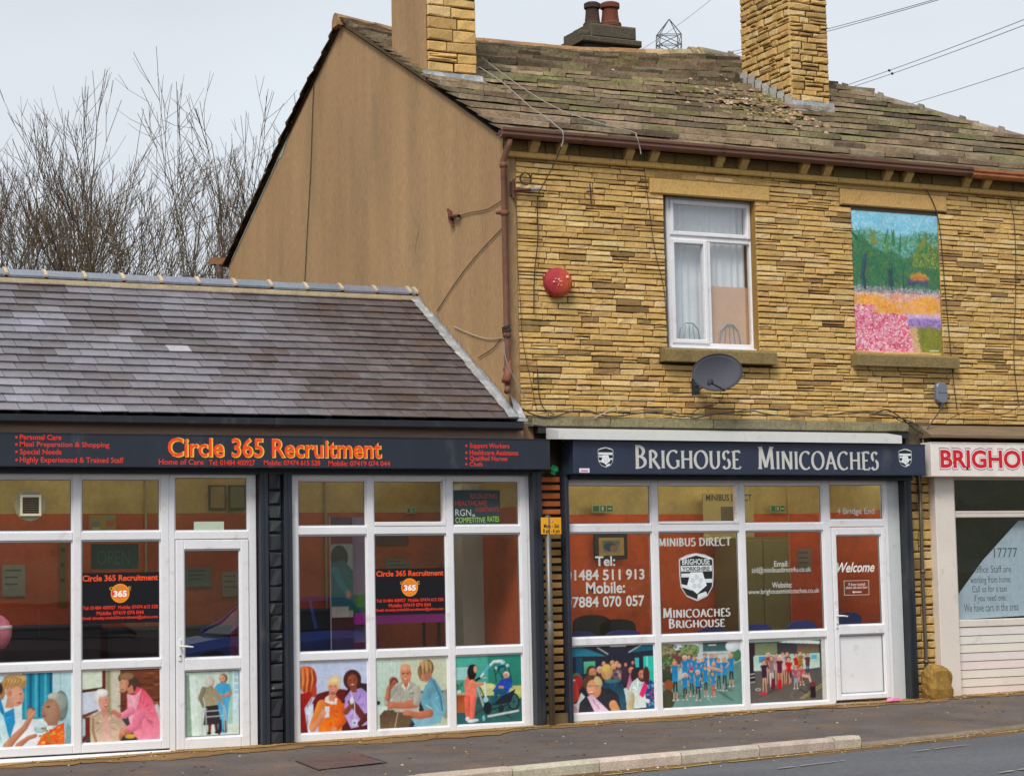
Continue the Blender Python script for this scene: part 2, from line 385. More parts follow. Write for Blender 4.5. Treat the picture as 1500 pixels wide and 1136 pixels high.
class Art:
    """flat print painted on a canvas of colours (x right, y up, unit square) and laid on a fine flat grid as its vertex colours"""
    def __init__(s, T, w, h, n0=0.0, step=0, res=2600/9):
        s.T = T; s.w = w; s.h = h; s.n = n0; s.r = random.Random(5); s.W = max(16, int(res*w)//2*2); s.H = max(16, int(res*h)//2*2)
        s.a = np.full((s.H, s.W, 3), .5); s.xx = (np.arange(s.W)+.5)/s.W; s.yy = (np.arange(s.H)+.5)/s.H; s.asp = w/h
    def _box(s, x0, x1, y0, y1):
        i0, i1 = max(0, int(x0*s.W)-1), min(s.W, int(x1*s.W)+2); j0, j1 = max(0, int(y0*s.H)-1), min(s.H, int(y1*s.H)+2)
        if i0 >= i1 or j0 >= j1: return None
        X, Y = np.meshgrid(s.xx[i0:i1], s.yy[j0:j1]); return i0, i1, j0, j1, X, Y
    def _mix(s, b, m, c):
        i0, i1, j0, j1 = b[:4]; m = m[..., None]; s.a[j0:j1, i0:i1] = s.a[j0:j1, i0:i1]*(1-m)+c*m
    def poly(s, pts, c, c2=None):
        xs = [p[0] for p in pts]; ys = [p[1] for p in pts]; b = s._box(min(xs), max(xs), min(ys), max(ys))
        if b is None: return
        X, Y = b[4], b[5]; ins = np.zeros(X.shape, bool); n = len(pts)
        for k in range(n):
            (xa, ya), (xb, yb) = pts[k], pts[(k+1) % n]
            if ya == yb: continue
            cr = ((Y > ya) != (Y > yb)) & (X < (xb-xa)*(Y-ya)/(yb-ya)+xa); ins ^= cr
        t = np.clip((Y-min(ys))/(max(ys)-min(ys)+1e-9), 0, 1)[..., None]; s._mix(b, ins.astype(float), np.array(c)*t+np.array(c2 or c)*(1-t))
    def rect(s, x0, y0, x1, y1, c, c2=None): s.poly([(x0, y0), (x1, y0), (x1, y1), (x0, y1)], c, c2)
    def ell(s, cx, cy, rx, ry, c, rot=0, sh=.72, n=14, lx=-.3, ly=.3):
        ca, sa = cos(radians(rot)), sin(radians(rot)); R_ = max(rx, ry*(1/s.asp if rot else 1), ry if rot else 0)
        b = s._box(cx-(R_ if rot else rx), cx+(R_ if rot else rx), cy-(max(ry, rx*s.asp) if rot else ry), cy+(max(ry, rx*s.asp) if rot else ry))
        if b is None: return
        dx, dy = (b[4]-cx)*s.asp, b[5]-cy; u = (dx*ca+dy*sa)/(rx*s.asp+1e-9); v = (-dx*sa+dy*ca)/(ry+1e-9)
        r = np.sqrt(u*u+v*v); e = max(.04, 1.2/(min(rx*s.W, ry*s.H)+1e-6)); m = np.clip((1+e/2-r)/e, 0, 1)
        q = np.clip(((u-lx*.6)**2+(v-ly*.6)**2)/1.9, 0, 1)[..., None]; s._mix(b, m, np.array(c)*(1.06-(1.06-sh)*q**.8))
    def limb(s, pts, r, c, sh=.75):
        rm = max(r); xs = [p[0] for p in pts]; ys = [p[1] for p in pts]; b = s._box(min(xs)-rm/s.asp, max(xs)+rm/s.asp, min(ys)-rm, max(ys)+rm)
        if b is None: return
        best = np.full(b[4].shape, 9.0); side = np.zeros(b[4].shape)
        for k in range(len(pts)-1):
            ax, ay = pts[k][0]*s.asp, pts[k][1]; dx, dy = pts[k+1][0]*s.asp-ax, pts[k+1][1]-ay; l2 = dx*dx+dy*dy+1e-12
            px_, py__ = b[4]*s.asp-ax, b[5]-ay; t = np.clip((px_*dx+py__*dy)/l2, 0, 1); rr_k = r[k]+(r[k+1]-r[k])*t+1e-6
            d = np.hypot(px_-dx*t, py__-dy*t)/rr_k; q = d < best; best = np.where(q, d, best); side = np.where(q, (px_-dx*t-(py__-dy*t))/rr_k, side)
        e = max(.1, 1.2/(rm*s.H)); m = np.clip((1+e/2-best)/e, 0, 1)*(1 if rm*s.H > .6 else rm*s.H/.6)
        s._mix(b, m, np.array(c)*(1.04-(1.04-sh)*np.clip(.5+.55*side, 0, 1)[..., None]**1.3))
    def finish(s, soft=1, grain=.05, mott=.1):
        a = s.a; g = np.random.RandomState(7)
        def up(k):
            q = g.rand(k+2, k+2); yi = np.linspace(0, k, s.H); xi = np.linspace(0, k, s.W); y0 = yi.astype(int); x0 = xi.astype(int); fy = (yi-y0)[:, None]; fx = (xi-x0)[None]; fy = fy*fy*(3-2*fy); fx = fx*fx*(3-2*fx)
            return (q[y0][:, x0]*(1-fy)*(1-fx)+q[y0+1][:, x0]*fy*(1-fx)+q[y0][:, x0+1]*(1-fy)*fx+q[y0+1][:, x0+1]*fy*fx)-.5
        a = a*(1+mott*2*(.5*up(5)+.6*up(14)+.5*up(34)))[..., None]
        for _ in range(soft):
            p = np.pad(a, ((1, 1), (1, 1), (0, 0)), 'edge'); a = (p[:-2, 1:-1]+p[2:, 1:-1]+p[1:-1, :-2]+p[1:-1, 2:]+2*p[1:-1, 1:-1])/6
        a = a*(1+grain*(g.rand(s.H, s.W, 1)-.5)*2)
        return np.clip(a, .004, .95)
    def build(s, name, mat, parent, soft=1, base=None, **k):
        a = s.finish(soft); a = a.reshape(s.H//2, 2, s.W//2, 2, 3).mean((1, 3)); h, w = a.shape[:2]; a = np.pad(a, ((0, 1), (0, 1), (0, 0)), 'edge')
        m = MB(); vs = [s.T(i/w*s.w, j/h*s.h, s.n) for j in range(h+1) for i in range(w+1)]
        m.add(vs, [(j*(w+1)+i, j*(w+1)+i+1, (j+1)*(w+1)+i+1, (j+1)*(w+1)+i) for j in range(h) for i in range(w)], [tuple(x) for x in a.reshape(-1, 3).tolist()])
        if base: m.join(base)
        return build(m, name, mat, parent, **k)
# ================================================================ THE SETTING
def cl(x, a, b): return max(a, min(b, x))
def sst(x, a, b): t = cl((x-a)/(b-a), 0, 1); return t*t*(3-2*t)
KP = [(-60, -11), (-14, -5.3), (-3, -4.17), (1.9, -3.74), (4.6, -3.2), (9, -2.6), (16, -2.4), (60, -2.3)]
def ky(x):
    for (a, b), (c, d) in zip(KP, KP[1:]):
        if x <= c: return b+(d-b)*(x-a)/(c-a)
    return KP[-1][1]
# terrain out to the horizon
xs = [-2500, -400, -100, -40, -14, 0, 14, 40, 100, 400, 2500]; ys = [-2500, -400, -120, -60, -30, -12.5, -10.4, -4, 0, 6, 30, 100, 400, 2500]
m = MB(); vs = [(x, y, GS*cl(x, -40, 40)-.16) for y in ys for x in xs]
n = len(xs); m.add(vs, [(j*n+i, j*n+i+1, (j+1)*n+i+1, (j+1)*n+i) for j in range(len(ys)-1) for i in range(n-1)], C(96, 92, 78, .5))
build(m, 'ground', M['dirt'], kind='structure')
# road
m = MB(); X = [x for x in range(-40, 41, 2)]; vs = []
for x in X:
    k = ky(x)
    for t in (0, .15, .5, 1): vs.append((x, (k+.05)*(1-t)+(-10.3)*t, gz(x)-.105+.03*sin(t*pi)))
m.add(vs, [(i*4+j, i*4+j+1, (i+1)*4+j+1, (i+1)*4+j) for i in range(len(X)-1) for j in range(3)], C(96, 97, 102, 1))
build(m, 'road', M['road'], kind='structure')
# pavement, dipping to the dropped kerb on the right
m = MB(); X = [x*.5 for x in range(-56, 81)]; T = [0, .3, .55, .7, .82, .92, 1]; vs = []
for x in X:
    k = ky(x)
    for t in T: vs.append((x, .35*(1-t)+(k+.0)*t, gz(x)-.078*sst(x, 1.3, 1.9)*sst(t, .6, 1)+R.uniform(-.003, .003)))
q = len(T); m.add(vs, [(i*q+j, i*q+j+1, (i+1)*q+j+1, (i+1)*q+j) for i in range(len(X)-1) for j in range(q-1)], C(98, 90, 87, 1))
build(m, 'pavement', M['tarmac'], kind='structure', smooth=True)
# kerb stones
kerb = bpy.data.objects.new('kerb', None); _link(kerb, None, (0, -3.9, 0)); kerb['kind'] = 'structure'
x = -13.0; rk = random.Random(3)
while x < 16:
    l = .91 if x < 1.9 else .9
    x1 = min(x+l, 1.9) if x < 1.9 else x+l
    hi = 0.012 if x < 1.9 else -.072
    a = Vector((x+.006, ky(x), 0)); b = Vector((x1-.006, ky(x1), 0)); d = (b-a).normalized(); nn = Vector((d.y, -d.x, 0))
    za, zb = gz(x)+hi+rk.uniform(-.005, .005), gz(x1)+hi+rk.uniform(-.005, .005)
    m = MB(); c = jc(C(184, 172, 156) if x < 1.9 else C(126, 114, 100), .1, rk); w = .14; h = .22
    prof = [(0, -h), (w*.94, -h), (w, -.03), (w-.02, -.006), (w-.035, 0), (0, 0)]
    vs = [a-nn*(w*.3)+nn*(u)+Vector((0, 0, za+v)) for u, v in prof]+[b-nn*(w*.3)+nn*(u)+Vector((0, 0, zb+v)) for u, v in prof]
    m.add(vs, [tuple(range(6))[::-1], tuple(range(6, 12))]+[(i, (i+1) % 6, 6+(i+1) % 6, 6+i) for i in range(6)], c)
    build(m, 'kerb_stone', M['mortar'], kerb); x = x1
# dirt along the shopfronts and in the gutter
def strip(f0, f1, x0, x1, dz, c, name, mat, step=.12, kind='stuff', zfun=None):
    m = MB(); vs = []; n = int((x1-x0)/step)
    for i in range(n+1):
        x = x0+(x1-x0)*i/n; a, b = f0(x), f1(x)
        for k in range(4):
            y = a+(b-a)*k/3; vs.append((x, y, (zfun(x, y) if zfun else gz(x))+dz))
    m.add(vs, [(i*4+j, i*4+j+1, (i+1)*4+j+1, (i+1)*4+j) for i in range(n) for j in range(3)], c)
    return build(m, name, mat, kind=kind)
wob = lambda x, s, a: a*(sin(x*2.1*s+1)+.6*sin(x*5.3*s+2)+.35*sin(x*13.7*s)+.25*sin(x*29*s+3))
strip(lambda x: .1, lambda x: -.62+wob(x, 1, .13)+.15*sin(x*.5), -9, 12, .006, C(150, 118, 78, .8), 'dirt', M['dirt'], .06)
strip(lambda x: .1, lambda x: -.3+wob(x, 2.2, .06), -9, 12, .012, C(172, 138, 88, .85), 'sandy_dirt', M['dirt'], .05)
strip(lambda x: ky(x)-.06, lambda x: ky(x)-.38+wob(x, 1.4, .05), -9, 12, -.097+.0, C(120, 94, 66, .85), 'gutter_dirt', M['dirt'], .06)
# worn road markings
def marking(pts, w, c, label):
    m = MB(); rr = random.Random(9)
    for a, b in zip(pts, pts[1:]):
        a, b = Vector(a), Vector(b); d = (b-a); Ls = d.length; d.normalize(); nn = Vector((d.y, -d.x, 0)); s = 0
        while s < Ls:
            l = rr.uniform(.05, .16); e = min(s+l, Ls); w0 = w*rr.uniform(.55, 1); o = rr.uniform(-.15, .15)*w
            if rr.random() < .9:
                p, q = a+d*s, a+d*e; z = lambda v: gz(v.x)-.105+.03*sin(pi*cl((ky(v.x)-v.y)/(10.3+ky(v.x)), 0, 1))+.009
                vs = [p+nn*(o-w0/2), q+nn*(o-w0/2), q+nn*(o+w0/2), p+nn*(o+w0/2)]
                m.add([(v.x, v.y, z(v)) for v in vs], [(0, 1, 2, 3)], jc(c, .15, rr))
            s = e
    o = build(m, 'road_marking', M['dull']); o['kind'] = 'structure'; return o
gp = lambda x, y: tuple(G(x, y, -.1))[:2]+(0,)
e0, e1 = Vector(gp(885, 1136)), Vector(gp(1500, 1069)); dd = (e1-e0)
marking([tuple(e0-dd*1.2), tuple(e0), tuple(e0+dd*.52+Vector((0, -.03, 0))), tuple(e1), tuple(e1+dd*.8)], .075, C(190, 165, 90, .8), 'yellow')
for a, b in (((1140, 1128), (1236, 1116)), ((1341, 1102), (1420, 1092)), ((1465, 1137), (1530, 1126))):
    marking([gp(*a), gp(*b)], .06, C(170, 165, 150, .75), 'white')

# far bank beyond the camera: what the glass mirrors
m = MB(); nx, ny = 60, 8; rr = random.Random(8); vs = []
for j in range(ny+1):
    for i in range(nx+1):
        t = j/ny; x = -120+340*i/nx; vs.append((x+rr.uniform(-2, 2), -48-60*t+rr.uniform(-2, 2), -.4+(10.5+2*sin(x*.07)+2*sin(x*.23))*sst(t, 0, .8)+rr.uniform(-.8, 1.2)*(t > 0)))
m.add(vs, [(j*(nx+1)+i, j*(nx+1)+i+1, (j+1)*(nx+1)+i+1, (j+1)*(nx+1)+i) for j in range(ny) for i in range(nx)], C(74, 78, 48, .8))
build(m, 'hillside', M['leaf'], kind='structure')

# ================================================================ BARE TREES
def tube3(m, pts, r0, r1, c, n=3):
    N = len(pts); vs = []; t0 = (pts[-1]-pts[0]).normalized(); a = t0.orthogonal().normalized(); b = t0.cross(a)
    for i, p in enumerate(pts):
        r = r0+(r1-r0)*i/(N-1)
        for k in range(n): vs.append(p+a*(r*cos(2*pi*k/n))+b*(r*sin(2*pi*k/n)))
    m.add(vs, [(i*n+k, i*n+(k+1) % n, (i+1)*n+(k+1) % n, (i+1)*n+k) for i in range(N-1) for k in range(n)], c)
def bare_tree(base, H, label, seed, stems, fan, lean=(0, 0), cb=(96, 84, 70), dens=1.0, r0=.12, trunk=.9):
    rr = random.Random(seed); root = empty('bare_tree', label, 'tree', base, 'bare trees behind the slate roof')
    tm, cm = MB(), MB(); B = Vector(base); brown = C(112, 98, 82, .8); moss = C(104, 98, 64, .8)
    def mixc(z):
        k = cl(1-(z-base[2])/(H*.75), 0, 1); return tuple(a*(1-k)+b*k for a, b in zip(brown, moss))
    def grow(p, d, Ls, r, lev, maxlev):
        ns = 3; pts = [p.copy()]; q = p.copy(); mids = []
        for i in range(ns):
            d = (d+Vector((rr.uniform(-1, 1), rr.uniform(-1, 1), rr.uniform(-.5, .7)))*.03+Vector((0, 0, .015))).normalized()
            q = q+d*(Ls/ns); pts.append(q.copy()); mids.append((q.copy(), d.copy()))
        r1 = r*.82
        tube3(tm if lev < 2 else cm, pts, r, r1, jc(mixc(pts[0].z), .15, rr), 5 if lev < 2 else (4 if lev < 5 else 3))
        def turned(dd_, a0, a1):
            ax = dd_.orthogonal().normalized(); az = rr.uniform(0, 2*pi); bx = dd_.cross(ax); an = radians(rr.uniform(a0, a1))
            return (dd_*cos(an)+(ax*cos(az)+bx*sin(az))*sin(an)).normalized()
        if lev >= 3:
            for o, dd_ in mids[:-1]:
                if rr.random() < .55*dens:
                    td = turned(dd_, 20, 48); l = rr.uniform(.35, .9)*(.8+.1*(8-lev)); a = o+td*l*.55; b = a+(td+Vector((0, 0, .25))).normalized()*l*.45
                    c_ = jc(mixc(o.z), .15, rr); tube3(cm, [o, a, b], max(r1*.3, .0055), .003, c_)
                    if rr.random() < .6: e = (td+Vector((rr.uniform(-.6, .6), rr.uniform(-.6, .6), .3))).normalized(); tube3(cm, [a, a+e*l*.25, a+e*l*.45], .006, .0035, c_)
        if lev >= maxlev: return
        n_ = 3 if (lev == 0 or rr.random() < .16) else 2
        for k in range(n_):
            cd = turned(d, 4 if k == 0 else 11, 10 if k == 0 else 23); rk_ = (.8 if k == 0 else .58)
            if lev > 3 and rr.random() < .1: continue
            grow(q, cd, Ls*rr.uniform(.8, .93)*(1 if k == 0 else .93), max(r1*rk_, .007), lev+1, maxlev)
    top = B+Vector((0, 0, trunk)); tube3(tm, [B-Vector((0, 0, .2)), B+Vector((0, 0, trunk*.5)), top+Vector((0, 0, .1))], r0*2.0, r0*1.5, mixc(base[2]), 8)
    for k in range(stems):
        az = 2*pi*(k*.38+rr.uniform(-.05, .05)); a = radians(fan)*sqrt((k+.4)/stems)*rr.uniform(.85, 1.1)
        d = Vector((sin(a)*cos(az)+lean[0], sin(a)*sin(az)*.7+lean[1], cos(a))).normalized()
        grow(top-Vector((0, 0, rr.uniform(0, .4))), d, (H-trunk)*.215, r0*rr.uniform(.6, 1), 0, 6)
    build(tm, 'trunk', M['bark'], root, smooth=True); build(cm, 'crown', M['bark'], root, smooth=True)
def tb(px, Y): p = P(px, 500, Y); return (p.x, Y, .2)
bare_tree(tb(290, 17), 10.7, 'bare multi-stemmed tree fanning out beside the rendered gable, rightmost of the trees', 21, 7, 42, (-.02, 0), dens=1, r0=.12)
bare_tree(tb(46, 18), 10.4, 'tall bare tree at the left edge of the photo, with a dense tangle of twigs', 5, 5, 36, dens=1, r0=.13)
bare_tree(tb(150, 21), 9.0, 'lower bare tree in the gap between the two taller bare trees', 14, 3, 34, dens=.9, r0=.1)
bare_tree(tb(225, 15), 6.6, 'short brushy bare tree showing just above the low slate roof ridge', 8, 4, 50, dens=.9, r0=.05, trunk=.4)
bare_tree(tb(-50, 22), 10.2, 'bare tree cut off by the left edge, only its right hand branches in view', 31, 3, 30, dens=.9, r0=.1)

# ================================================================ PYLON AND POWER LINES (far beyond the roof)
py_root = empty('electricity_pylon', 'top of a grey steel lattice pylon showing over the stone roof ridge', 'pylon', (P(984, 60, 160).x, 160, 0))
m = MB(); pc = C(110, 112, 118, .6); pt = lambda x, y: P(x, y, 160)
tp = pt(983, 27); w0 = pt(967, 50); w1 = pt(998, 50); b0 = pt(966, 95); b1 = pt(999, 95)
dep = (w1-w0).length*.3; D = Vector((0, dep, 0)); rr_ = .055
def bar(a, b, r=rr_): m.tube([a, b], r, pc, 4)
cor = [(w0, b0), (w1, b1), (w1+D, b1+D), (w0+D, b0+D)]
tpc = tp+D*.5
for a, b in cor: bar(tpc, a); bar(a, b+(b-a)*6)
for i in range(4):
    a, b = cor[i]; c_, d_ = cor[(i+1) % 4]
    for k in range(4):
        t0, t1 = k*.33, (k+1)*.33; bar(a.lerp(b, t0), c_.lerp(d_, t1), .04); bar(c_.lerp(d_, t0), a.lerp(b, t1), .04); bar(a.lerp(b, t0), c_.lerp(d_, t0), .04)
build(m, 'lattice', M['dull'], py_root)
def pline(a, b, Ya, Yb, r, label, dy=0, spacers=()):
    A, B = P(*a, Ya), P(*b, Yb); m = MB(); pts = []
    for i in range(13):
        t = i/12; p = A.lerp(B, t); p.z -= 4*.35*t*(1-t); pts.append(p)
    m.tube(pts, r, C(120, 122, 132, .6), 4)
    for t in spacers: m.lathe(A.lerp(B, t)+Vector((0, 0, -.35*4*t*(1-t))), (1, 0, 0), [(r, -.12), (.09, -.08), (.09, .08), (r, .12)], C(70, 70, 75, .5), 6)
    build(m, 'power_line', M['cable'], label=label, cat='power line', group='overhead power lines')
pline((985, 92), (1395, -8), 160, 70, .022, 'upper line of the highest power line pair above the right chimney')
pline((985, 97), (1385, -3), 160, 70, .022, 'lower line of the highest power line pair above the right chimney')
pline((1120, 162), (1560, 5), 150, 70, .024, 'upper line of the middle power line pair, right of the chimney', spacers=(.55,))
pline((1120, 166), (1560, 14), 150, 70, .024, 'lower line of the middle power line pair, right of the chimney', spacers=(.56,))
pline((1200, 186), (1580, 72), 150, 70, .022, 'lowest power line, a single wire low over the right hand roof')
pline((905, 92), (1045, -3), 170, 120, .02, 'thin power line rising left of the pylon over the roof ridge')

# ================================================================ CARS PARKED ACROSS THE ROAD (mirrored in the shop windows)
def car(name, label, cx, cy, cz, L_, Hc, Wd, paint, facing):
    root = empty(name, label, 'car', (cx, cy, cz), 'cars parked opposite the shops')
    f = facing; X0 = cx; body = MB()
    # half section widths and heights along the length (u from tail to nose, fraction of length)
    st = [(-.5, .30, .62, .8), (-.47, .22, .9, .92), (-.3, .2, 1.0, 1.0), (0, .2, .98, 1.0), (.25, .2, .92, .98), (.42, .22, .78, .9), (.49, .3, .6, .78)]
    vs = []; n = 8
    for u, lo, hi, wf in st:
        w = Wd/2*wf; b = Hc*.64*hi
        for y, z in ((-w*.9, lo), (-w, lo+.18), (-w, b*.78), (-w*.9, b), (w*.9, b), (w, b*.78), (w, lo+.18), (w*.9, lo)): vs.append((X0+f*u*L_, cy+y, cz+z))
    m_ = len(st); fs = [(i*n+k, i*n+(k+1) % n, (i+1)*n+(k+1) % n, (i+1)*n+k) for i in range(m_-1) for k in range(n)]+[tuple(range(n)), tuple((m_-1)*n+k for k in range(n))]
    body.add(vs, fs, paint); build(body, 'body', M['car'], root, smooth=False)
    cb_ = MB(); gl = MB()
    for mb, ins, zt, c_ in ((gl, 0, Hc*.95, C(30, 36, 40)), (cb_, .0, Hc, paint)):
        if mb is gl:
            lo = [(-.44, .62), (.22, .62)]; hi = [(-.36, .95), (.02, .95)]
            pts = []
            for (u, z), wf in ((lo[0], .96), (lo[1], .94), (hi[1], .76), (hi[0], .76)):
                pts.append((u, z, wf))
            v = [(X0+f*u*L_, cy+s*Wd/2*wf, cz+Hc*z) for s in (-1, 1) for u, z, wf in pts]
            mb.add(v, [(0, 1, 2, 3), (7, 6, 5, 4), (0, 4, 5, 1), (1, 5, 6, 2), (2, 6, 7, 3), (3, 7, 4, 0)], c_)
        else:
            v = [(X0+f*u*L_, cy+s*Wd/2*.75, cz+Hc*z) for s in (-1, 1) for u, z in ((-.37, .945), (.03, .945), (-.02, 1), (-.33, 1))]
            mb.add(v, [(0, 1, 2, 3), (7, 6, 5, 4), (0, 4, 5, 1), (1, 5, 6, 2), (2, 6, 7, 3), (3, 7, 4, 0)], c_)
            for s in (-1, 1):
                for u0, u1 in ((-.44, -.36), (-.17, -.16), (.22, .02)):
                    mb.tube([(X0+f*u0*L_, cy+s*Wd/2*.955, cz+Hc*.62), (X0+f*u1*L_, cy+s*Wd/2*.765, cz+Hc*.95)], .035, c_, 5)
    build(gl, 'window_glass', M['car'], root); build(cb_, 'roof', M['car'], root)
    for u in (-.31, .3):
        for s in (-1, 1):
            w_ = MB(); w_.lathe((X0+f*u*L_, cy+s*Wd/2*.86, cz+.31), (0, 1, 0), [(.2, -.11), (.31, -.1), (.32, 0), (.31, .1), (.2, .11)], C(22, 22, 24), 18); wh = build(w_, 'wheel', M['dull'], root)
            r_ = MB(); r_.lathe((X0+f*u*L_, cy+s*(Wd/2*.86+.1), cz+.31), (0, s, 0), [(.2, 0), (.19, .02), (.06, .0), (.03, .03)], C(150, 152, 158), 10); build(r_, 'rim', M['metal'], wh)
    for s in (-1, 1):
        h = MB(); h.lathe((X0+f*.455*L_, cy+s*Wd*.36, cz+Hc*.44), (f, 0, .2), [(.11, -.04), (.1, .03), (.05, .06)], C(225, 230, 235), 10); build(h, 'headlight', M['upvc'], root)
        h = MB(); h.lathe((X0-f*.475*L_, cy+s*Wd*.38, cz+Hc*.5), (-f, 0, .1), [(.1, -.04), (.09, .03)], C(150, 20, 18), 10); build(h, 'tail_light', M['upvc'], root)
gr = lambda x, y: GS*x-1.1
xb = P(385, 900, 14.5).x; car('blue_car', 'blue hatchback mirrored in the glass of the recruitment shop door and window', xb, -14.5, GS*xb-.16, 4.0, 1.5, 1.75, C(64, 104, 210), -1)
xd = P(105, 900, 15).x; car('dark_car', 'black car mirrored in the leftmost lower panes of the recruitment shop', xd, -15.2, GS*xd-.16, 4.4, 1.55, 1.85, C(84, 58, 60), 1)
# ================================================================ LOW SLATE-ROOFED SHOP
low = empty('slate_roofed_shop', 'low shop with a dark slate roof and black framed windows, left of the stone house', 'shop', (-3.6, 1.5, 0))
DK = C(44, 50, 60, .8); NAVY = C(38, 44, 58, .9)
WHT = C(236, 236, 240, .92)
def wallholes(m, x0, x1, z0, z1, y0, y1, holes, c):
    xs = sorted({x0, x1, *[h[0] for h in holes], *[h[1] for h in holes]}); 
    for a, b in zip(xs, xs[1:]):
        zz = z0
        for h in sorted([h for h in holes if h[0] < (a+b)/2 < h[1]], key=lambda h: h[2]):
            if h[2] > zz: m.box(a, b, y0, y1, zz, h[2], c)
            zz = h[3]
        if zz < z1: m.box(a, b, y0, y1, zz, z1, c)
EZ = 3.38; RZ = 5.135; RY = 2.62; SL = (RZ-EZ)/(RY+.235)
HZ = FZ(600, 700)       # window head
# walls
m = MB(); m.box(-9.6, -9.3, .1, 5.4, 0, EZ, C(150, 120, 80)); m.box(-9.6, .2, 5.2, 5.4, 0, EZ, C(150, 120, 80)); m.box(-9.6, .27, .07, .3, HZ+.06, EZ-.02, C(70, 62, 52))
m.box(.205, .275, .08, 5.4, -.1, 3.3, C(120, 110, 90))
build(m, 'wall', M['mortar'], low)
# interior
def interior(x0, x1, y0, y1, root, zc, zsplit, parts=(), topc=C(172, 148, 84), lowc=C(186, 74, 30), lx=True):
    g0 = gz((x0+x1)/2)
    m = MB(); m.box(x0, x1, y1, y1+.05, g0-.1, zsplit, lowc); 
    m.box(x0-.04, x0, y0, y1, g0-.1, zsplit, lowc); m.box(x1, x1+.04, y0, y1, g0-.1, zsplit, lowc); build(m, 'interior_wall', M['plaster'], root)
    m = MB(); m.box(x0, x1, y1, y1+.05, zsplit+.001, zc, topc); m.box(x0-.04, x0, y0, y1, zsplit+.001, zc, topc); m.box(x1, x1+.04, y0, y1, zsplit+.001, zc, topc); build(m, 'interior_wall', M['plaster'], root)
    m = MB(); m.box(x0, x1, y0, y1, g0-.1, g0+.01, C(120, 112, 104)); build(m, 'interior_floor', M['dull'], root)
    m = MB(); m.box(x0, x1, y0, y1, zc, zc+.05, C(235, 232, 220)); build(m, 'interior_ceiling', M['dull'], root)
zsp = 2.45
interior(-9.2, .16, .09, 1.9, low, 3.2, zsp, topc=C(190, 166, 100), lowc=C(190, 84, 40))
# roof decks
m = MB(); yE = -.25
m.prismx([(yE+.03, EZ-.02), (RY, RZ-.03), (5.6, RZ-(5.6-RY)*SL), (5.6, RZ-(5.6-RY)*SL-.1), (RY, RZ-.13), (yE+.03, EZ-.1)], -9.7, -.005, C(40, 38, 38))
roofm = build(m, 'roof', M['slate'], low)
# slates
rs = random.Random(77); specs = []
slope = math.atan(SL); ct, sn = cos(slope), sin(slope); Ls = (RY-yE)/ct; rows = 18; ex = Ls/rows
up = Vector((0, ct, sn)); nr = Vector((0, -sn, ct)); E0 = Vector((0, yE, EZ))
for i in range(rows):
    x = -9.6+(.0 if i % 2 else .14)+rs.uniform(-.02, .02)
    last = i >= rows-1
    while x < -.02:
        w = rs.uniform(.26, .3)
        if last: w = .52
        x1 = min(x+w, -.006)
        if x1-x > .04 and x1 > -7.2:
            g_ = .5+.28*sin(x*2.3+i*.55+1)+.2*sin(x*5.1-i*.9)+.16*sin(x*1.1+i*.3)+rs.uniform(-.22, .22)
            k_ = cl(g_, 0, 1)*cl((-x-.6)/3.6, .12, 1); lo_, hi_ = C(86, 77, 77), C(132, 129, 138)  # paler sky sheen painted into the slate colour, stronger towards the left
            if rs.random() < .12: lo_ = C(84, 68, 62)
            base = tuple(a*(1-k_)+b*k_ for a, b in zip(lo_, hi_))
            if abs(x+3.62) < .16 and i == 8: base = C(176, 168, 178)   # one pale replacement slate
            base = jc(base, .09, rs, .03)
            th = .011; lift = rs.uniform(.0, .004); sk = rs.uniform(-.006, .006); tail = ex*1.25
            a0 = E0+up*(i*ex+rs.uniform(-.004, .004)); g = .0032
            v = []
            for (xx, s, k) in ((x+g, 0, sk), (x1-g, 0, -sk), (x1-g, tail, 0), (x+g, tail, 0)):
                p = a0+up*(s+k)+nr*((th*1.9+lift)*(1-s/tail)+.002); v.append(Vector((xx, p.y, p.z)))
            vt = [p+nr*th for p in v]
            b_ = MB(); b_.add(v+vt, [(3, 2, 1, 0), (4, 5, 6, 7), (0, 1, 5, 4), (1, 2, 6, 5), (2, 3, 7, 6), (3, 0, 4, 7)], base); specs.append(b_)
        x = x1
pieces(specs, 'slate', M['slate'], roofm, 300)
# mortar bed and ridge tiles
m = MB(); m.prismx([(RY-.16, RZ-.095), (RY-.13, RZ+.0), (RY, RZ+.075), (RY+.13, RZ+.0), (RY+.16, RZ-.095)], -9.6, -.01, C(176, 160, 130, .9)); build(m, 'ridge_mortar', M['mortar'], roofm)
xr = -9.6; 
while xr < -.02:
    x1 = min(xr+.452, -.02); m = MB(); c_ = jc(C(122, 128, 140), .08, rs); dz = rs.uniform(-.005, .005)
    pr = [(RY-.12, RZ+.02+dz), (RY-.125, RZ+.045+dz), (RY-.03, RZ+.115+dz), (RY, RZ+.128+dz), (RY+.03, RZ+.115+dz), (RY+.125, RZ+.045+dz), (RY+.12, RZ+.02+dz)]
    m.prismx(pr, xr+.018, x1-.018, c_)
    build(m, 'ridge_tile', M['slate'], roofm)
    m = MB(); m.prismx([(y*1.0+(y-RY)*.1, z+.016) for y, z in pr], x1-.018, x1+.018, C(190, 174, 146)); build(m, 'ridge_joint', M['mortar'], roofm); xr = x1
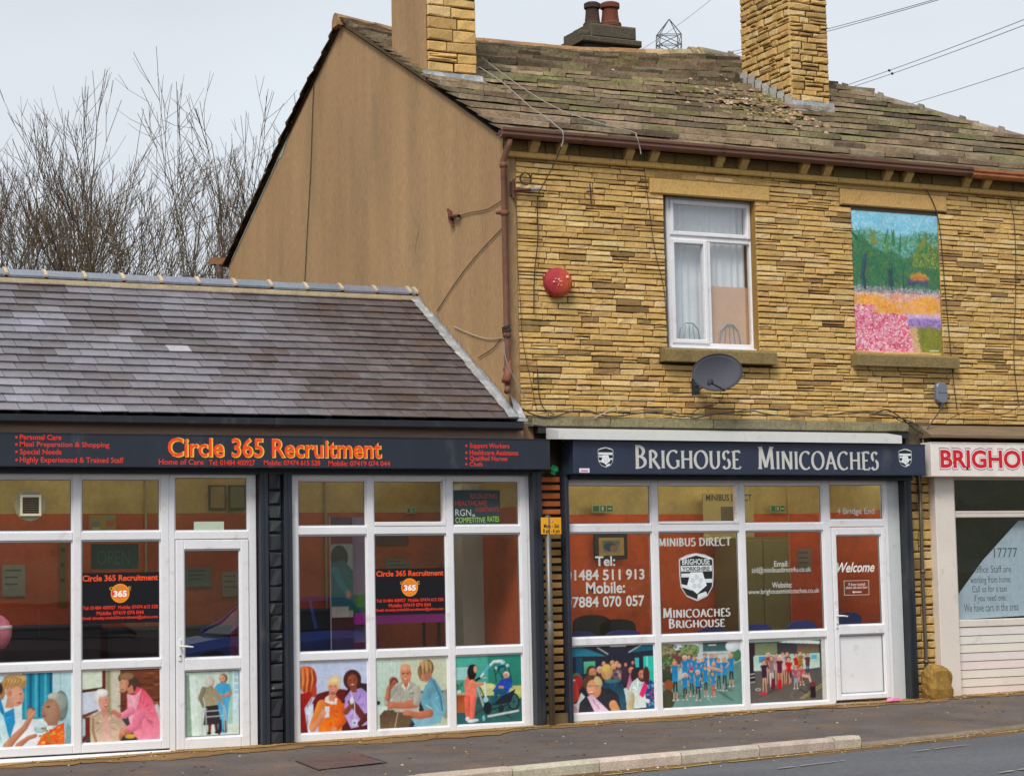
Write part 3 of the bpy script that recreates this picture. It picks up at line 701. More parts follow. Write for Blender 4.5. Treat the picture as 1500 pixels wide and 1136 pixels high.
# lead flashing stepping down the gable
m = MB(); rf = random.Random(6)
N_ = 22
for i in range(N_):
    s0, s1 = i/N_, (i+1.0)/N_; a = E0+up*(Ls*s0); b = E0+up*(Ls*s1); h = rf.uniform(.05, .1)
    m.quad([(-.012, a.y, a.z+.03), (-.012, b.y, b.z+.03), (-.012, b.y, b.z+h+.02), (-.012, a.y, a.z+h)], C(150, 152, 156))
    m.quad([(-.10-rf.uniform(0, .03), a.y, a.z+.045), (-.10-rf.uniform(0, .03), b.y, b.z+.045), (-.011, b.y, b.z+.05), (-.011, a.y, a.z+.05)], C(158, 160, 162))
m.box(-.02, .1, yE-.01, -.02, EZ+.0, EZ+.03, C(160, 160, 160)); m.add([(-.01, -.22, EZ+.04), (.1, -.22, EZ+.04), (.12, -.03, EZ+.2), (.0, -.02, EZ+.32)], [(0, 1, 2, 3)], C(168, 172, 178))
build(m, 'flashing', M['lead'], roofm)
# gutter
m = MB(); gy = -.36
pr = [(gy+.12, EZ-.02), (gy+.12, EZ-.095), (gy+.09, EZ-.11), (gy+.03, EZ-.11), (gy, EZ-.085), (gy, EZ-.02), (gy+.012, EZ-.02), (gy+.014, EZ-.08), (gy+.1, EZ-.09), (gy+.1, EZ-.02)]
m.prismx(pr, -9.6, .0, C(30, 34, 40)); 
for xx in (-2.85, -6.4): m.prismx([(y+(y-gy-.06)*.12, z-(.004 if z < EZ-.1 else 0)) for y, z in pr], xx-.06, xx+.06, C(34, 38, 44))
build(m, 'gutter', M['paint'], low)
m = MB(); m.box(-9.6, .05, -.24, .07, EZ-.235, EZ-.045, C(150, 122, 104, .85)); m.box(-9.6, .2, -.2, .07, EZ-.3, EZ-.236, C(120, 112, 104, .8)); build(m, 'fascia_board', M['wood'], low)

# ---------------------------------------------------------------- shopfront kit
def bar_(m, x0, x1, z0, z1, y0=-.035, y1=.045, c=WHT, b=.007): m.bev(x0, x1, y0, y1, z0, z1, c, b)
def pane(root, x0, x1, z0, z1, y=.01):
    m = MB(); m.quad([(x0, y, z0), (x1, y, z0), (x1, y, z1), (x0, y, z1)], (1, 1, 1)); return build(m, 'glass_pane', M['glass'], root)
def bead(m, x0, x1, z0, z1, y=-.006, w=.014, c=WHT):
    # glazing bead: a small step inside the frame, dark gasket behind it
    sc_ = C(96, 98, 102); k = w; w2_ = .007
    for a, b, p, q in ((x0+k, x1-k, z0+k, z0+k+w2_), (x0+k, x1-k, z1-k-w2_, z1-k), (x0+k, x0+k+w2_, z0+k+w2_, z1-k-w2_), (x1-k-w2_, x1-k, z0+k+w2_, z1-k-w2_)): m.box(a, b, y+.004, y+.012, p, q, sc_)
    for a, b, p, q in ((x0, x1, z0, z0+w), (x0, x1, z1-w, z1), (x0, x0+w, z0+w, z1-w), (x1-w, x1, z0+w, z1-w)):
        m.box(a, b, y, y+.03, p, q, c)
def rails(root, xs, zs, depth=0, mw=.085, rw=.085, skip=()):
    """xs mullion centre lines, zs rail centre lines; returns cells"""
    m = MB()
    for i, x in enumerate(xs):
        w = mw*(1.0); bar_(m, x-w/2, x+w/2, zs[0]-rw/2, zs[-1]+rw/2)
    cells = []
    for i in range(len(xs)-1):
        for z in zs: bar_(m, xs[i]+mw/2+.0005, xs[i+1]-mw/2-.0005, z-rw/2, z+rw/2, -.0335)
        for j in range(len(zs)-1):
            a = (xs[i]+mw/2, xs[i+1]-mw/2, zs[j]+rw/2, zs[j+1]-rw/2); cells.append((i, j, a)); bead(m, *a)
    return m, cells
def sill_(root, x0, x1, z):
    m = MB(); m.prismx([(-.09, z-.05), (-.09, z-.025), (-.035, z), (.05, z), (.05, z-.05)], x0, x1, WHT); build(m, 'sill', M['upvc'], root)
    m = MB(); m.box(x0-.02, x1+.02, -.07, .09, z-.2, z-.051, C(150, 118, 74)); build(m, 'plinth', M['mortar'], root)
def xof(px, py=870): return FX(px, py)
# bay 1: two columns in view, one more out of frame, and the door
zt = FZ(112, 788-3); zm = FZ(112, 975.5-1); zb = FZ(112, 1099)
b1x = [xof(112)-1.85, xof(112)-.93, xof(112), xof(241)]
zs1 = [zb+.02, zm, zt, HZ+.03]
win1 = empty  # placeholder name
m, cells1 = rails(low, b1x, zs1)
w1 = build(m, 'window', M['upvc'], low)
sill_(w1, b1x[0]-.05, b1x[-1]+.04, zb-.04)
for i, j, (a, b, c_, d) in cells1: pane(w1, a, b, c_, d)
cells1 = {(i, j): r for i, j, r in cells1}
# door of bay 1
def door(root, x0, x1, z0, z1, ztop, glass_z, panel, hand_px, label, fl=.06, fr=.085, st=.088):
    """outer frame x0..x1 from z0 to ztop with a fanlight over the leaf"""
    m = MB()
    bar_(m, x0, x0+fl, z0, ztop, -.03, .05); bar_(m, x1-fr, x1, z0, ztop, -.03, .05)
    bar_(m, x0+fl+.0005, x1-fr-.0005, z1, z1+.08, -.028, .05); bar_(m, x0+fl+.0005, x1-fr-.0005, ztop-.05, ztop, -.028, .05)
    bead(m, x0+fl, x1-fr, z1+.08, ztop-.05)
    dfm = build(m, 'door_frame', M['upvc'], root); pane(dfm, x0+fl, x1-fr, z1+.08, ztop-.05)
    m = MB(); a, b = x0+fl+.006, x1-fr-.006; c0 = z0+.03; c1 = z1-.008
    gl0, gl1, pn0, pn1 = glass_z
    bar_(m, a, a+st, c0, c1, -.045, .03); bar_(m, b-st, b, c0, c1, -.045, .03)
    bar_(m, a+st+.0005, b-st-.0005, gl1, c1, -.0435, .03); bar_(m, a+st+.0005, b-st-.0005, pn1, gl0, -.0435, .03); bar_(m, a+st+.0005, b-st-.0005, c0, pn0, -.0435, .03)
    bead(m, a+st, b-st, gl0, gl1, -.016); bead(m, a+st, b-st, pn0, pn1, -.016)
    dr = build(m, 'door', M['upvc'], root, label=label)
    pane(dr, a+st, b-st, gl0, gl1, .0)
    m = MB(); m.box(a+st, b-st, .0, .02, pn0, pn1, WHT); build(m, 'panel', M['upvc'], dr)
    m = MB(); hx = a+st*.42; hz = hand_px
    m.bev(hx-.016, hx+.016, -.058, -.044, hz-.12, hz+.1, C(225, 225, 222), .004)
    m.tube([(hx, -.05, hz+.03), (hx, -.1, hz+.03)], .009, C(225, 225, 222), 8); m.tube([(hx-.004, -.1, hz+.03), (hx+.06, -.105, hz+.028), (hx+.125, -.098, hz+.02)], [.011, .010, .008], C(228, 228, 224), 8)
    m.lathe((hx, -.058, hz-.07), (0, -1, 0), [(.008, 0), (.008, .006)], C(90, 80, 60), 10)
    build(m, 'door_handle', M['upvc'], dr)
    m = MB(); m.bev(x0+.0, x1-.0, -.1, .05, z0-.035, z0-.002, C(190, 186, 178), .006); build(m, 'threshold', M['metal'], dfm)
    return dr, dfm, (a+st, b-st)
dx0, dx1 = b1x[-1]+.044, xof(375)
dz0 = FZ(310, 1099); dz1 = FZ(310, 789)
g1 = (FZ(310, 963), FZ(310, 804), FZ(310, 1079), FZ(310, 980))
door1, dframe1, dcol1 = door(low, dx0, dx1, dz0, dz1, HZ+.06, (g1[0], g1[1], g1[2], g1[3]), None, FZ(266, 950), 'white framed half glazed door')
# bay 2
b2x = [xof(427)+.03, xof(542.5), xof(659), xof(771)-.03]; zs2 = [FZ(600, 1072), FZ(600, 956), FZ(600, 776), HZ+.02]
m, c2 = rails(low, b2x, zs2)
bar_(m, b2x[2]-.075, b2x[2]-.044, zs2[2]+.0425, zs2[3]-.0425, -.04, .04); bar_(m, b2x[1]+.044, b2x[2]-.0755, zs2[2]+.0425, zs2[2]+.09, -.04, .04)
w2 = build(m, 'window', M['upvc'], low); sill_(w2, b2x[0]-.06, b2x[-1]+.1, zs2[0]-.06)
m = MB(); m.box(b2x[-1]+.043, b2x[-1]+.1, -.03, .05, zs2[0]-.05, HZ+.05, WHT); build(m, 'frame_trim', M['upvc'], w2)
for i, j, (a, b, c_, d) in c2: pane(w2, a, b, c_, d)
cells2 = {(i, j): r for i, j, r in c2}
# rust stain under bay 2
m = MB(); xx = xof(700)
m.quad([(xx-.18, -.0918, zs2[0]-.084), (xx+.22, -.0918, zs2[0]-.082), (xx+.12, -.0918, zs2[0]-.1), (xx-.1, -.0918, zs2[0]-.104)], C(190, 120, 40)); build(m, 'rust_stain', M['dull'], w2)
# black posts and the painted rockfaced pillar
def post(x0, x1, y0, z0, z1, c, name='post', root=low, y1=.06):
    m = MB(); m.bev(x0, x1, y0, y1, z0, z1, c, .006); m.box(x0+(x1-x0)*.42, x0+(x1-x0)*.5, y0-.004, y0+.01, z0+.02, z1-.02, tuple(a*.6 for a in c)); return build(m, name, M['paint'], root)
post(xof(377), xof(389), -.12, gz(-3)-.02, HZ+.08, DK); post(xof(412), xof(424), -.12, gz(-3)-.02, HZ+.08, DK)
post(xof(775.5), xof(789), -.14, gz(0)-.02, HZ+.08, DK)
rp = random.Random(4); specs = []; pm = MB(); px0, px1 = xof(389)+.002, xof(412)-.002; pm.box(px0, px1, -.04, .1, -.1, HZ+.1, C(24, 25, 28)); pil = build(pm, 'pillar', M['mortar'], low)
for r in rects(px0, px1, gz(-3), HZ+.1, [], .13, .2, .3, .5, rp): specs.append(stone((0, -.04, 0), (1, 0, 0), (0, -1, 0), r, .035, .03, jc(C(46, 48, 54, .9), .15, rp), rp, .006, .02, .012))
pieces(specs, 'stone', M['paint'], pil)
# shutter housing under the sign
m = MB(); m.box(-9.6, xof(789, 700), -.13, .065, HZ+.062, FZ(400, 679, -.2)+.0, NAVY); m.box(-9.6, xof(789, 700), -.1, .0, HZ+.03, HZ+.0615, C(36, 40, 46)); build(m, 'shutter_box', M['paint'], low)
# ================================================================ STONE HOUSE
house = empty('stone_house', 'two storey yellow stone house with a rendered gable and stone slate roof', 'house', (4, 5, 0))
ES = 2.67/4.97; EH = 6.68; XE = 11.0
ledge_z = FZ(1000, 614)
STR0, STR1 = FZ(1000, 249, -.07), FZ(1000, 241, -.07)
# first floor openings
wx0, wx1, wz0, wz1 = FX(974, 400), FX(1108, 400), FZ(1040, 511), FZ(1040, 290)
ax0, ax1, az0, az1 = FX(1250, 420), FX(1377, 420), FZ(1310, 518), FZ(1310, 305)
holes = [(wx0, wx1, wz0, wz1), (ax0, ax1, az0, az1)]
l1 = (FX(950, 278), FX(1125, 285), FZ(1040, 290), FZ(1040, 268)); l2 = (FX(1229, 295), FX(1384, 300), FZ(1310, 306), FZ(1310, 283))
s1 = (FX(966, 520), FX(1130, 525), FZ(1040, 532), FZ(1040, 512)); s2 = (FX(1246, 525), FX(1396, 528), FZ(1310, 538), FZ(1310, 519.5))
m = MB(); wallholes(m, .13, XE, ledge_z-.25, EH+.1, .012, .3, holes, C(90, 70, 46))
wl = build(m, 'wall', M['mortar'], house)
rw = random.Random(2024); specs = []
hs_ = holes+[l1, l2, s1, s2]
rc = rects(.135, XE, ledge_z, STR0, hs_, .05, .076, .15, .43, rw, .009)
for r in rc:
    u = proj(((r[0]+r[1])/2, 0, r[2]))[0]
    c_ = stone_col(rw)
    if rw.random() < .02: c_ = tuple(a*.5 for a in c_)
    specs.append(stone((0, 0, 0), (1, 0, 0), (0, -1, 0), r, (rw.uniform(.014, .024) if rw.random() < .9 else rw.uniform(.004, .034)), .02, c_, rw, .004, .007, .004))
pieces(specs, 'stone', M['stone'], wl, 300)
# reveals of the openings
m = MB()
for (a, b, c_, d) in holes: m = MB(); m.box(b-.004, b+.02, .0, .2, c_, d, C(150, 118, 66)); build(m, 'reveal', M['stone'], wl)
# ground floor wall between the shopfronts
GF1 = xof(1367)
m = MB(); m.box(.28, .68, .06, .3, -.1, ledge_z-.26, C(60, 48, 32)); m.box(xof(1330), GF1+.02, .012, .3, 0, ledge_z-.26, C(66, 50, 32)); m.box(.28, XE, .13, .3, 2.95, ledge_z-.26, C(40, 36, 32))
m.box(XE-.3, XE, .3, 10, -.1, EH, C(130, 100, 60)); m.box(0.28, XE, 9.8, 10.1, -.1, EH, C(130, 100, 60))
wg = build(m, 'wall', M['mortar'], house); specs = []
for r in rects(xof(1331), GF1, gz(5.5)-.02, 3.0, [], .09, .14, .16, .28, rw, .01): specs.append(stone((0, 0, 0), (1, 0, 0), (0, -1, 0), r, rw.uniform(.004, .022), .03, stone_col(rw, .85), rw, .007, .014, .006))
pieces(specs, 'stone', M['stone'], wg)
# rendered gable wall with the flue rising out of it
m = MB(); G0, G1 = 0.0, .3
CY0, CY1, CTOP = 2.17, 3.23, 11.2
rz = lambda y: EH+ES*(y if y <= 4.97 else 9.94-y)-.06
prof = [(0, 2.9), (0, EH-.06), (CY0, rz(CY0)), (CY0, CTOP), (CY1, CTOP), (CY1, rz(CY1)), (4.97, rz(4.97)), (9.94, rz(9.94)), (9.94, 2.9)]
vs = [(G0, y, z) for y, z in prof]
STU = C(178, 144, 106, .9)
# split into convex pieces so the faces stay clean
def slab(pf): 
    n = len(pf); v = [(G0, y, z) for y, z in pf]+[(G1, y, z) for y, z in pf]
    m.add(v, [tuple(range(n))[::-1], tuple(range(n, 2*n))]+[(i, (i+1) % n, n+(i+1) % n, n+i) for i in range(n)], STU)
slab([(0, 2.9), (CY0, 2.9), (CY0, rz(CY0)), (0, rz(0))]); slab([(CY0, 2.9), (CY1, 2.9), (CY1, rz(CY1)+.0), (CY0, rz(CY0))]); slab([(CY1, 2.9), (4.97, 2.9), (4.97, rz(4.97)), (CY1, rz(CY1))]); slab([(4.97, 2.9), (9.94, 2.9), (9.94, rz(9.94)), (4.97, rz(4.97))])
m.add([(0, -.016, ledge_z-.1), (.132, -.016, ledge_z-.1), (.132, -.016, EH-.05), (0, -.016, EH-.05), (0, 0, ledge_z-.1), (.132, .02, ledge_z-.1), (.132, .02, EH-.05), (0, 0, EH-.05)], [(0, 1, 2, 3), (1, 5, 6, 2), (0, 4, 5, 1), (3, 2, 6, 7), (4, 0, 3, 7)], tuple(a*.9 for a in STU))
gw = build(m, 'gable_wall', M['stucco'], house)
for crk in (((600, 300), (612, 340), (606, 385)),):
    m = MB(); pts = []; rk2 = random.Random(crk[0][0])
    for a, b in zip(crk, crk[1:]):
        for t in range(4): pts.append(P(a[0]+(b[0]-a[0])*t/4+rk2.uniform(-1.5, 1.5), a[1]+(b[1]-a[1])*t/4, X=-.001))
    m.tube(pts, .003, C(112, 92, 70), 4); build(m, 'crack', M['dull'], gw)
m = MB(); m.prismx([(7.35, rz(7.35)-.005), (9.8, rz(9.8)-.005), (9.8, rz(9.8)-.04), (7.35, rz(7.35)-.05)], -.008, .0, C(176, 174, 158)); m.add([tuple(P(x, y, X=-.007)) for x, y in ((429, 168), (427, 186), (412, 230), (398, 241), (396, 232))], [(0, 1, 2, 3, 4)], C(186, 188, 172)); build(m, 'verge_mortar', M['mortar'], gw)
# roof decks
HIP = [(5.64, 4.97), (6.3, 4.6), (7.06, 3.64), (7.69, 3.11), (8.32, 2.37), (8.99, 1.73), (10.9, -.1)]
def ridge_y(x):
    if x <= 5.64: return 4.97
    for (a, b), (c_, d) in zip(HIP, HIP[1:]):
        if x <= c_: return b+(d-b)*(x-a)/(c_-a)
    return 0
# ridge sag read off the skyline
sk = [(490, 18), (540, 30), (580, 45), (697, 55), (840, 68), (950, 72), (1010, 72)]
SAG = []
for q in sk: p = P(*q, 4.97); SAG.append((p.x, p.z-.12-(EH+ES*4.97)))
def sag(x, y):
    x_ = cl(x, SAG[0][0], SAG[-1][0]); s = 0
    for (a, b), (c_, d) in zip(SAG, SAG[1:]):
        if x_ <= c_+1e-9: s = b+(d-b)*(x_-a)/(c_-a); break
    fade = 1 if x < 5.6 else cl(1-(x-5.6)/.8, 0, 1)
    return s*fade*cl(y/4.97, 0, 1)**1.6
def rp_(x, y, n=0):
    z = EH+ES*y+sag(x, y); k = 1/sqrt(1+ES*ES); return Vector((x, y-ES*k*n, z+k*n))
m = MB(); X = [-.04+.25*i for i in range(45)]
nY = 8; vs = []
for x in X:
    ry = max(.02, ridge_y(x))
    for j in range(nY+1): p = rp_(x, -.12+(ry+.12)*j/nY, -.03); vs.append(p)
m.add(vs, [(i*(nY+1)+j, (i+1)*(nY+1)+j, (i+1)*(nY+1)+j+1, i*(nY+1)+j+1) for i in range(len(X)-1) for j in range(nY)], C(58, 50, 42))
# back slope and hip end
vs = []
for x in X:
    ry = ridge_y(x); z = EH+ES*ry+sag(x, ry)-.03
    vs += [(x, ry, z), (x, 10.1 if x < 6 else 10.1-(x-6)*.9, EH-.05 if x < 6 else EH-.05)]
m.add(vs, [(i*2, (i+1)*2, (i+1)*2+1, i*2+1) for i in range(len(X)-1)], C(70, 60, 50))
rf_ = build(m, 'roof', M['roofstone'], house)
# stone slates, courses diminishing towards the ridge
rt = random.Random(313); specs = []
exs = []; s = 0; Ltot = 5.64+.13; k = 0
while s < Ltot: e = .36-.0085*k; exs.append((s, e)); s += e; k += 1
def slab_piece(x0, x1, y0, y1, th, tilt, c_, rng, bk=False):
    """one stone slate lying from y0 (lower edge) to y1"""
    nseg = 3; v = []
    j = lambda a: rng.uniform(-a, a)
    F = rp_ if not bk else (lambda x, y, n=0: Vector((x, y+ES/sqrt(1+ES*ES)*n, EH+ES*(9.94-y)+sag(x, 9.94-y)*(1 if y < 6 else 0)+n/sqrt(1+ES*ES)-.06)))
    xs_ = [x0+(x1-x0)*i/nseg for i in range(nseg+1)]; sg = 1 if not bk else -1
    lowj = [j(.018) for _ in xs_]; tj = [j(.007) for _ in xs_]
    for i, x in enumerate(xs_): v.append(F(x, y0+sg*lowj[i], tilt))
    for i, x in enumerate(xs_): v.append(F(x, y0+sg*(lowj[i]+.012), tilt+th+tj[i]))
    for i, x in enumerate(xs_): v.append(F(x, y1, th*.6))
    q = nseg+1; f = [(i, i+1, q+i+1, q+i) for i in range(nseg)]+[(q+i, q+i+1, 2*q+i+1, 2*q+i) for i in range(nseg)]+[(0, q, 2*q), (nseg, 2*q+nseg, q+nseg)]
    ed = tuple(min(.8, a*1.5) for a in c_); tp = tuple(a*.78 for a in c_)     # front light painted into paler edge; weaker light and lichen into darker face
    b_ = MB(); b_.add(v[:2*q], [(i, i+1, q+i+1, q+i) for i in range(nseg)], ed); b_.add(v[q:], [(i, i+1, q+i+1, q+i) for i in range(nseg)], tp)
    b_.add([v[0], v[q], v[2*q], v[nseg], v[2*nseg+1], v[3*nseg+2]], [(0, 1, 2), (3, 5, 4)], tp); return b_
for k, (s, e) in enumerate(exs):
    y0 = -.15+s*.881; y1 = y0+e*.881*1.35; x = -.07; rth = rt.uniform(.04, .058); rti = rt.uniform(.055, .075); rk_ = rt.uniform(.88, 1.1)
    while x < 10.6:
        w = rt.uniform(.38, .85)*(1-.015*k); x1 = x+w
        if y0 < ridge_y((x+x1)/2)-.03:
            yy1 = min(y1, ridge_y((x+x1)/2)+.02)
            t = rt.random()
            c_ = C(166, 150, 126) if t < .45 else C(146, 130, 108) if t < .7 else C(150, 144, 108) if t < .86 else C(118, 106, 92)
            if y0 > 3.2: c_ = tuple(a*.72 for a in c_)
            # skip what the chimneys stand on
            if not (x < .62 and y1 > CY0 and y0 < CY1 and x1 > .1 and False):
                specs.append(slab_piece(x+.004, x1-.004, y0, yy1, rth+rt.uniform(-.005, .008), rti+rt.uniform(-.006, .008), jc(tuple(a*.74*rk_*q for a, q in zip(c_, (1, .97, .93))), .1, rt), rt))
        x = x1
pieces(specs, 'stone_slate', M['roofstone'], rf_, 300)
specs = []; y = 10.05
while y > 5.0:
    e = .3; x = -.08
    for q in range(2):
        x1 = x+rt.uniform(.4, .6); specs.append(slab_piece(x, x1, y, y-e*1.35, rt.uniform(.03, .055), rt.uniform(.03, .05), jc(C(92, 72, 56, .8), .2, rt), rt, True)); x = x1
    y -= e
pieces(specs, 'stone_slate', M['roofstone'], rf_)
# ridge stones
def ridge_stone(x0, x1, f, c_, r=.14, col_=True):
    m = MB(); N_ = 2; prof = [(-r*1.2, -.10), (-r*1.05, .0), (-r*.55, r*.62), (0, r*.82), (r*.55, r*.62), (r*1.05, 0), (r*1.2, -.10)]
    A, B = Vector(f(x0)), Vector(f(x1)); d = (B-A).normalized(); sd_ = Vector((0, 0, 1)).cross(d).normalized()
    vs = []
    for p in (A, B):
        for u, w in prof: vs.append(p-sd_*u*-1+Vector((0, 0, w)))
    n = len(prof); m.add(vs, [tuple(range(n))[::-1], tuple(range(n, 2*n))]+[(i, (i+1) % n, n+(i+1) % n, n+i) for i in range(n)], c_)
    if col_:
        q = B-d*.03; vs = [p+Vector((0, 0, w*1.28+.012))+sd_*u*1.15 for p in (q-d*.035, q+d*.05) for u, w in prof]; m.add(vs, [tuple(range(n))[::-1], tuple(range(n, 2*n))]+[(i, (i+1) % n, n+(i+1) % n, n+i) for i in range(n)], tuple(a*.8 for a in c_))
    return build(m, 'ridge_tile', M['roofstone'], rf_)
rg = lambda x: (x, 4.97+rt.uniform(-.02, .02), EH+ES*4.97+sag(x, 4.97)+.03)
x = -.1
while x < 5.6: w = rt.uniform(.42, .6); ridge_stone(x, min(x+w, 5.7), rg, jc(C(160, 122, 88) if x < 4.2 else C(176, 156, 122), .12, rt), .11, col_=x > 4.9); x += w
hp = lambda x: (x, ridge_y(x), EH+ES*ridge_y(x)+.03)
for a in range(13): x = 5.72+a*.385; ridge_stone(x, x+.375, hp, jc(C(128, 118, 104), .12, rt), .095)

m = MB(); gp_ = P(318, 382, X=-.05); m.box(-.14, .1, gp_.y-.05, gp_.y+.12, gp_.z-.06, gp_.z+.05, C(150, 104, 66)); m.tube([(-.05, gp_.y-.0, gp_.z-.06), (-.04, gp_.y-.08, gp_.z-.2), (-.04, gp_.y-.1, gp_.z-.5)], .05, C(60, 52, 50), 8); build(m, 'gutter_end', M['rust'], house)
# chimneys
def chimney(x0, x1, y0, y1, z0, z1, front=True, left=True, ch=(.09, .15), ln=(.16, .32), k=1.0, seed=1, mat='stone'):
    r_ = random.Random(seed); m = MB(); m.box(x0+.012, x1-.012, y0+.012, y1-.012, z0, z1, C(70, 54, 36)); root = build(m, 'chimney', M['mortar'], house); sp = []
    if front:
        for r in rects(x0, x1, z0, z1, [], *ch, *ln, r_, .012): sp.append(stone((0, y0+.012, 0), (1, 0, 0), (0, -1, 0), r, r_.uniform(.012, .03), .02, stone_col(r_, k), r_, .008, .014, .008))
    if left:
        for r in rects(y0, y1, z0, z1, [], *ch, *ln, r_, .012): sp.append(stone((x0+.012, 0, 0), (0, 1, 0), (-1, 0, 0), r, r_.uniform(.012, .03), .02, stone_col(r_, k), r_, .008, .014, .008))
    pieces(sp, 'stone', M[mat], root, 300); return root
cx1 = P(697, 60, CY0).x
ch1 = chimney(.02, cx1, CY0-.02, CY1, 7.4, 11.2, True, False, (.10, .16), (.2, .42), 1.05, 3)
m = MB(); m.add([(-.0005, CY0, rz(CY0)+.001), (-.0005, CY1, rz(CY1)+.001), (-.0005, CY1, 11.2), (-.0005, CY0, 11.2), (.018, CY0, rz(CY0)+.001), (.018, CY1, rz(CY1)+.001), (.018, CY1, 11.2), (.018, CY0, 11.2)], [(0, 3, 2, 1), (4, 5, 6, 7), (0, 1, 5, 4), (1, 2, 6, 5), (2, 3, 7, 6), (3, 0, 4, 7)], STU); build(m, 'chimney_render', M['stucco'], ch1)
def flash(root, x0, x1, y, n=8, h=.09, seed=1):
    r_ = random.Random(seed); m = MB(); zb_ = rp_((x0+x1)/2, y, .05).z
    for i in range(n):
        a = x0-.04+(x1-x0+.08)*i/n; b = x0-.04+(x1-x0+.08)*(i+1)/n; d = r_.uniform(.08, .14)
        m.quad([(a, y-.05, zb_-.02), (b, y-.05, zb_-.02), (b, y-.035, zb_+h), (a, y-.035, zb_+h+r_.uniform(-.01, .01))], C(150, 154, 162))
        p0, p1 = rp_(a, y-.05-d, .09), rp_(b, y-.05-d-r_.uniform(-.02, .02), .09); m.quad([p0, p1, (b, y-.05, zb_), (a, y-.05, zb_)], C(142, 146, 156))
    build(m, 'flashing', M['lead'], root)
flash(ch1, -.02, cx1+.02, CY0-.02, 6, .06, 2)
RX0, RX1 = 5.42, P(1215, 120, 2.2).x
ch2 = chimney(RX0, RX1, 2.2, 3.42, 7.4, 11.4, True, True, (.07, .115), (.13, .3), .92, 9)
flash(ch2, RX0, RX1, 2.2, 7, .12, 5)
m = MB(); r_ = random.Random(3)
for i in range(7):
    a = 2.15+i*.18; b = a+.2; za = rp_(RX0, a).z; m.quad([(RX0-.03, b, rp_(RX0, b).z+.02), (RX0-.03, a, za+.02), (RX0-.03, a, za+.28), (RX0-.03, b, za+.28)], C(178, 176, 170))
build(m, 'flashing', M['lead'], ch2)
# debris behind the right chimney: moss and rubble
m = MB()
for i in range(420):
    x, y = RX0-.1-abs(r_.gauss(0, .75)), 2.0+r_.gauss(0, .55)
    if x < 3.2 or y < .8: continue
    p = rp_(x, y, .085+r_.uniform(0, .02)); s_ = r_.uniform(.012, .035); c_ = jc(r_.choice([C(150, 120, 96), C(104, 88, 62), C(130, 120, 70), C(180, 150, 130)]), .2, r_)
    m.add([p+Vector((-s_, -s_, 0)), p+Vector((s_, -s_*.7, 0)), p+Vector((s_*.8, s_, .02)), p+Vector((-s_, s_*.8, .02)), p+Vector((0, 0, s_*1.1))], [(0, 1, 4), (1, 2, 4), (2, 3, 4), (3, 0, 4)], c_)
build(m, 'roof_debris', M['roofstone'], rf_, kind='stuff')
# chimney stack behind the ridge
BY = 6.4
bx0, bx1 = P(848, 60, BY).x, P(937, 60, BY).x; bz = FZ(890, 66, BY); 
m = MB(); m.box(bx0+.1, bx1-.1, BY, BY+.55, 7.5, bz+.0, C(84, 78, 66)); c_ = C(92, 86, 72)
m.bev(bx0, bx1, BY-.08, BY+.6, bz, bz+.1, c_, .02); m.bev(bx0+.2, bx1-.06, BY-.02, BY+.56, bz+.1, FZ(890, 36, BY), c_, .03); m.bev(bx0+.0, bx0+.2, BY, BY+.5, bz+.1, bz+.2, c_, .03)
ch3 = build(m, 'chimney', M['stone_dark'], house)
for px, w, c_ in ((868, .105, C(74, 60, 54)), (894, .125, C(118, 70, 56))):
    m = MB(); x = P(px, 20, BY+.25).x; z0 = FZ(px, 37, BY+.2)-.02
    m.lathe((x, BY+.26, z0), (0, 0, 1), [(w*1.4, 0), (w*1.4, .05), (w*1.15, .08), (w*1.02, .2), (w*.98, .28), (w*1.22, .3), (w*1.22, .37), (w*.9, .39)], c_, 16)
    build(m, 'chimney_pot', M['stone_dark'], ch3)

# cornice: string course, frieze, corbels, gutter
m = MB(); m.box(.0, XE, -.005, .02, STR1, EH+.06, C(92, 72, 44)); fz_ = build(m, 'frieze', M['stone'], house)
x = .0
while x < XE-.5:
    w = rw.uniform(.75, 1.25); m = MB(); m.bev(x+.003, x+w-.003, -.075, .02, STR0, STR1, jc(C(206, 168, 102, .9), .06, rw), .012); build(m, 'string_course_block', M['stone'], house); x += w
x = .02
while x < XE-.5:
    w = rw.uniform(.36, .52); m = MB(); m.bev(x+.005, x+w-.005, -.022, .02, STR1+.008, EH-.0, jc(C(138, 112, 68, .85), .1, rw), .008); build(m, 'frieze_block', M['stone'], fz_); x += w
for pxc in (784, 824.5, 923, 959.5, 1055.5, 1091, 1179.5, 1213.5, 1301.5, 1332, 1417.5, 1447, 1525):
    yy = 207+(pxc-784)*.0755; xc = FX(pxc, yy, -.1); m = MB(); zt_ = EH-.0
    m.prismx([(0, zt_-.2), (-.05, zt_-.2), (-.075, zt_-.16), (-.13, zt_-.11), (-.145, zt_), (0, zt_)], xc-.052, xc+.052, jc(C(206, 172, 112, .95), .08, rw)); build(m, 'corbel', M['stone'], house)
GYF = -.27
zg = P(780, 189, GYF).z
m = MB(); pr = [(GYF, zg), (GYF, zg-.03), (GYF+.02, zg-.045), (GYF+.016, zg-.075), (GYF+.04, zg-.1), (GYF+.11, zg-.105), (GYF+.11, zg-.02), (GYF+.1, zg-.02), (GYF+.1, zg-.09), (GYF+.05, zg-.09), (GYF+.015, zg)]
xg = FX(1427, 247, GYF); GUT = C(118, 76, 56, .75)
m.prismx(pr, -.14, xg, GUT)
for x in (.9, 2.75, 4.6, 6.4): m.prismx([(y-.006 if y < -.2 else y, z) for y, z in pr], x, x+.05, tuple(a*.75 for a in GUT))
build(m, 'gutter', M['paint'], house)
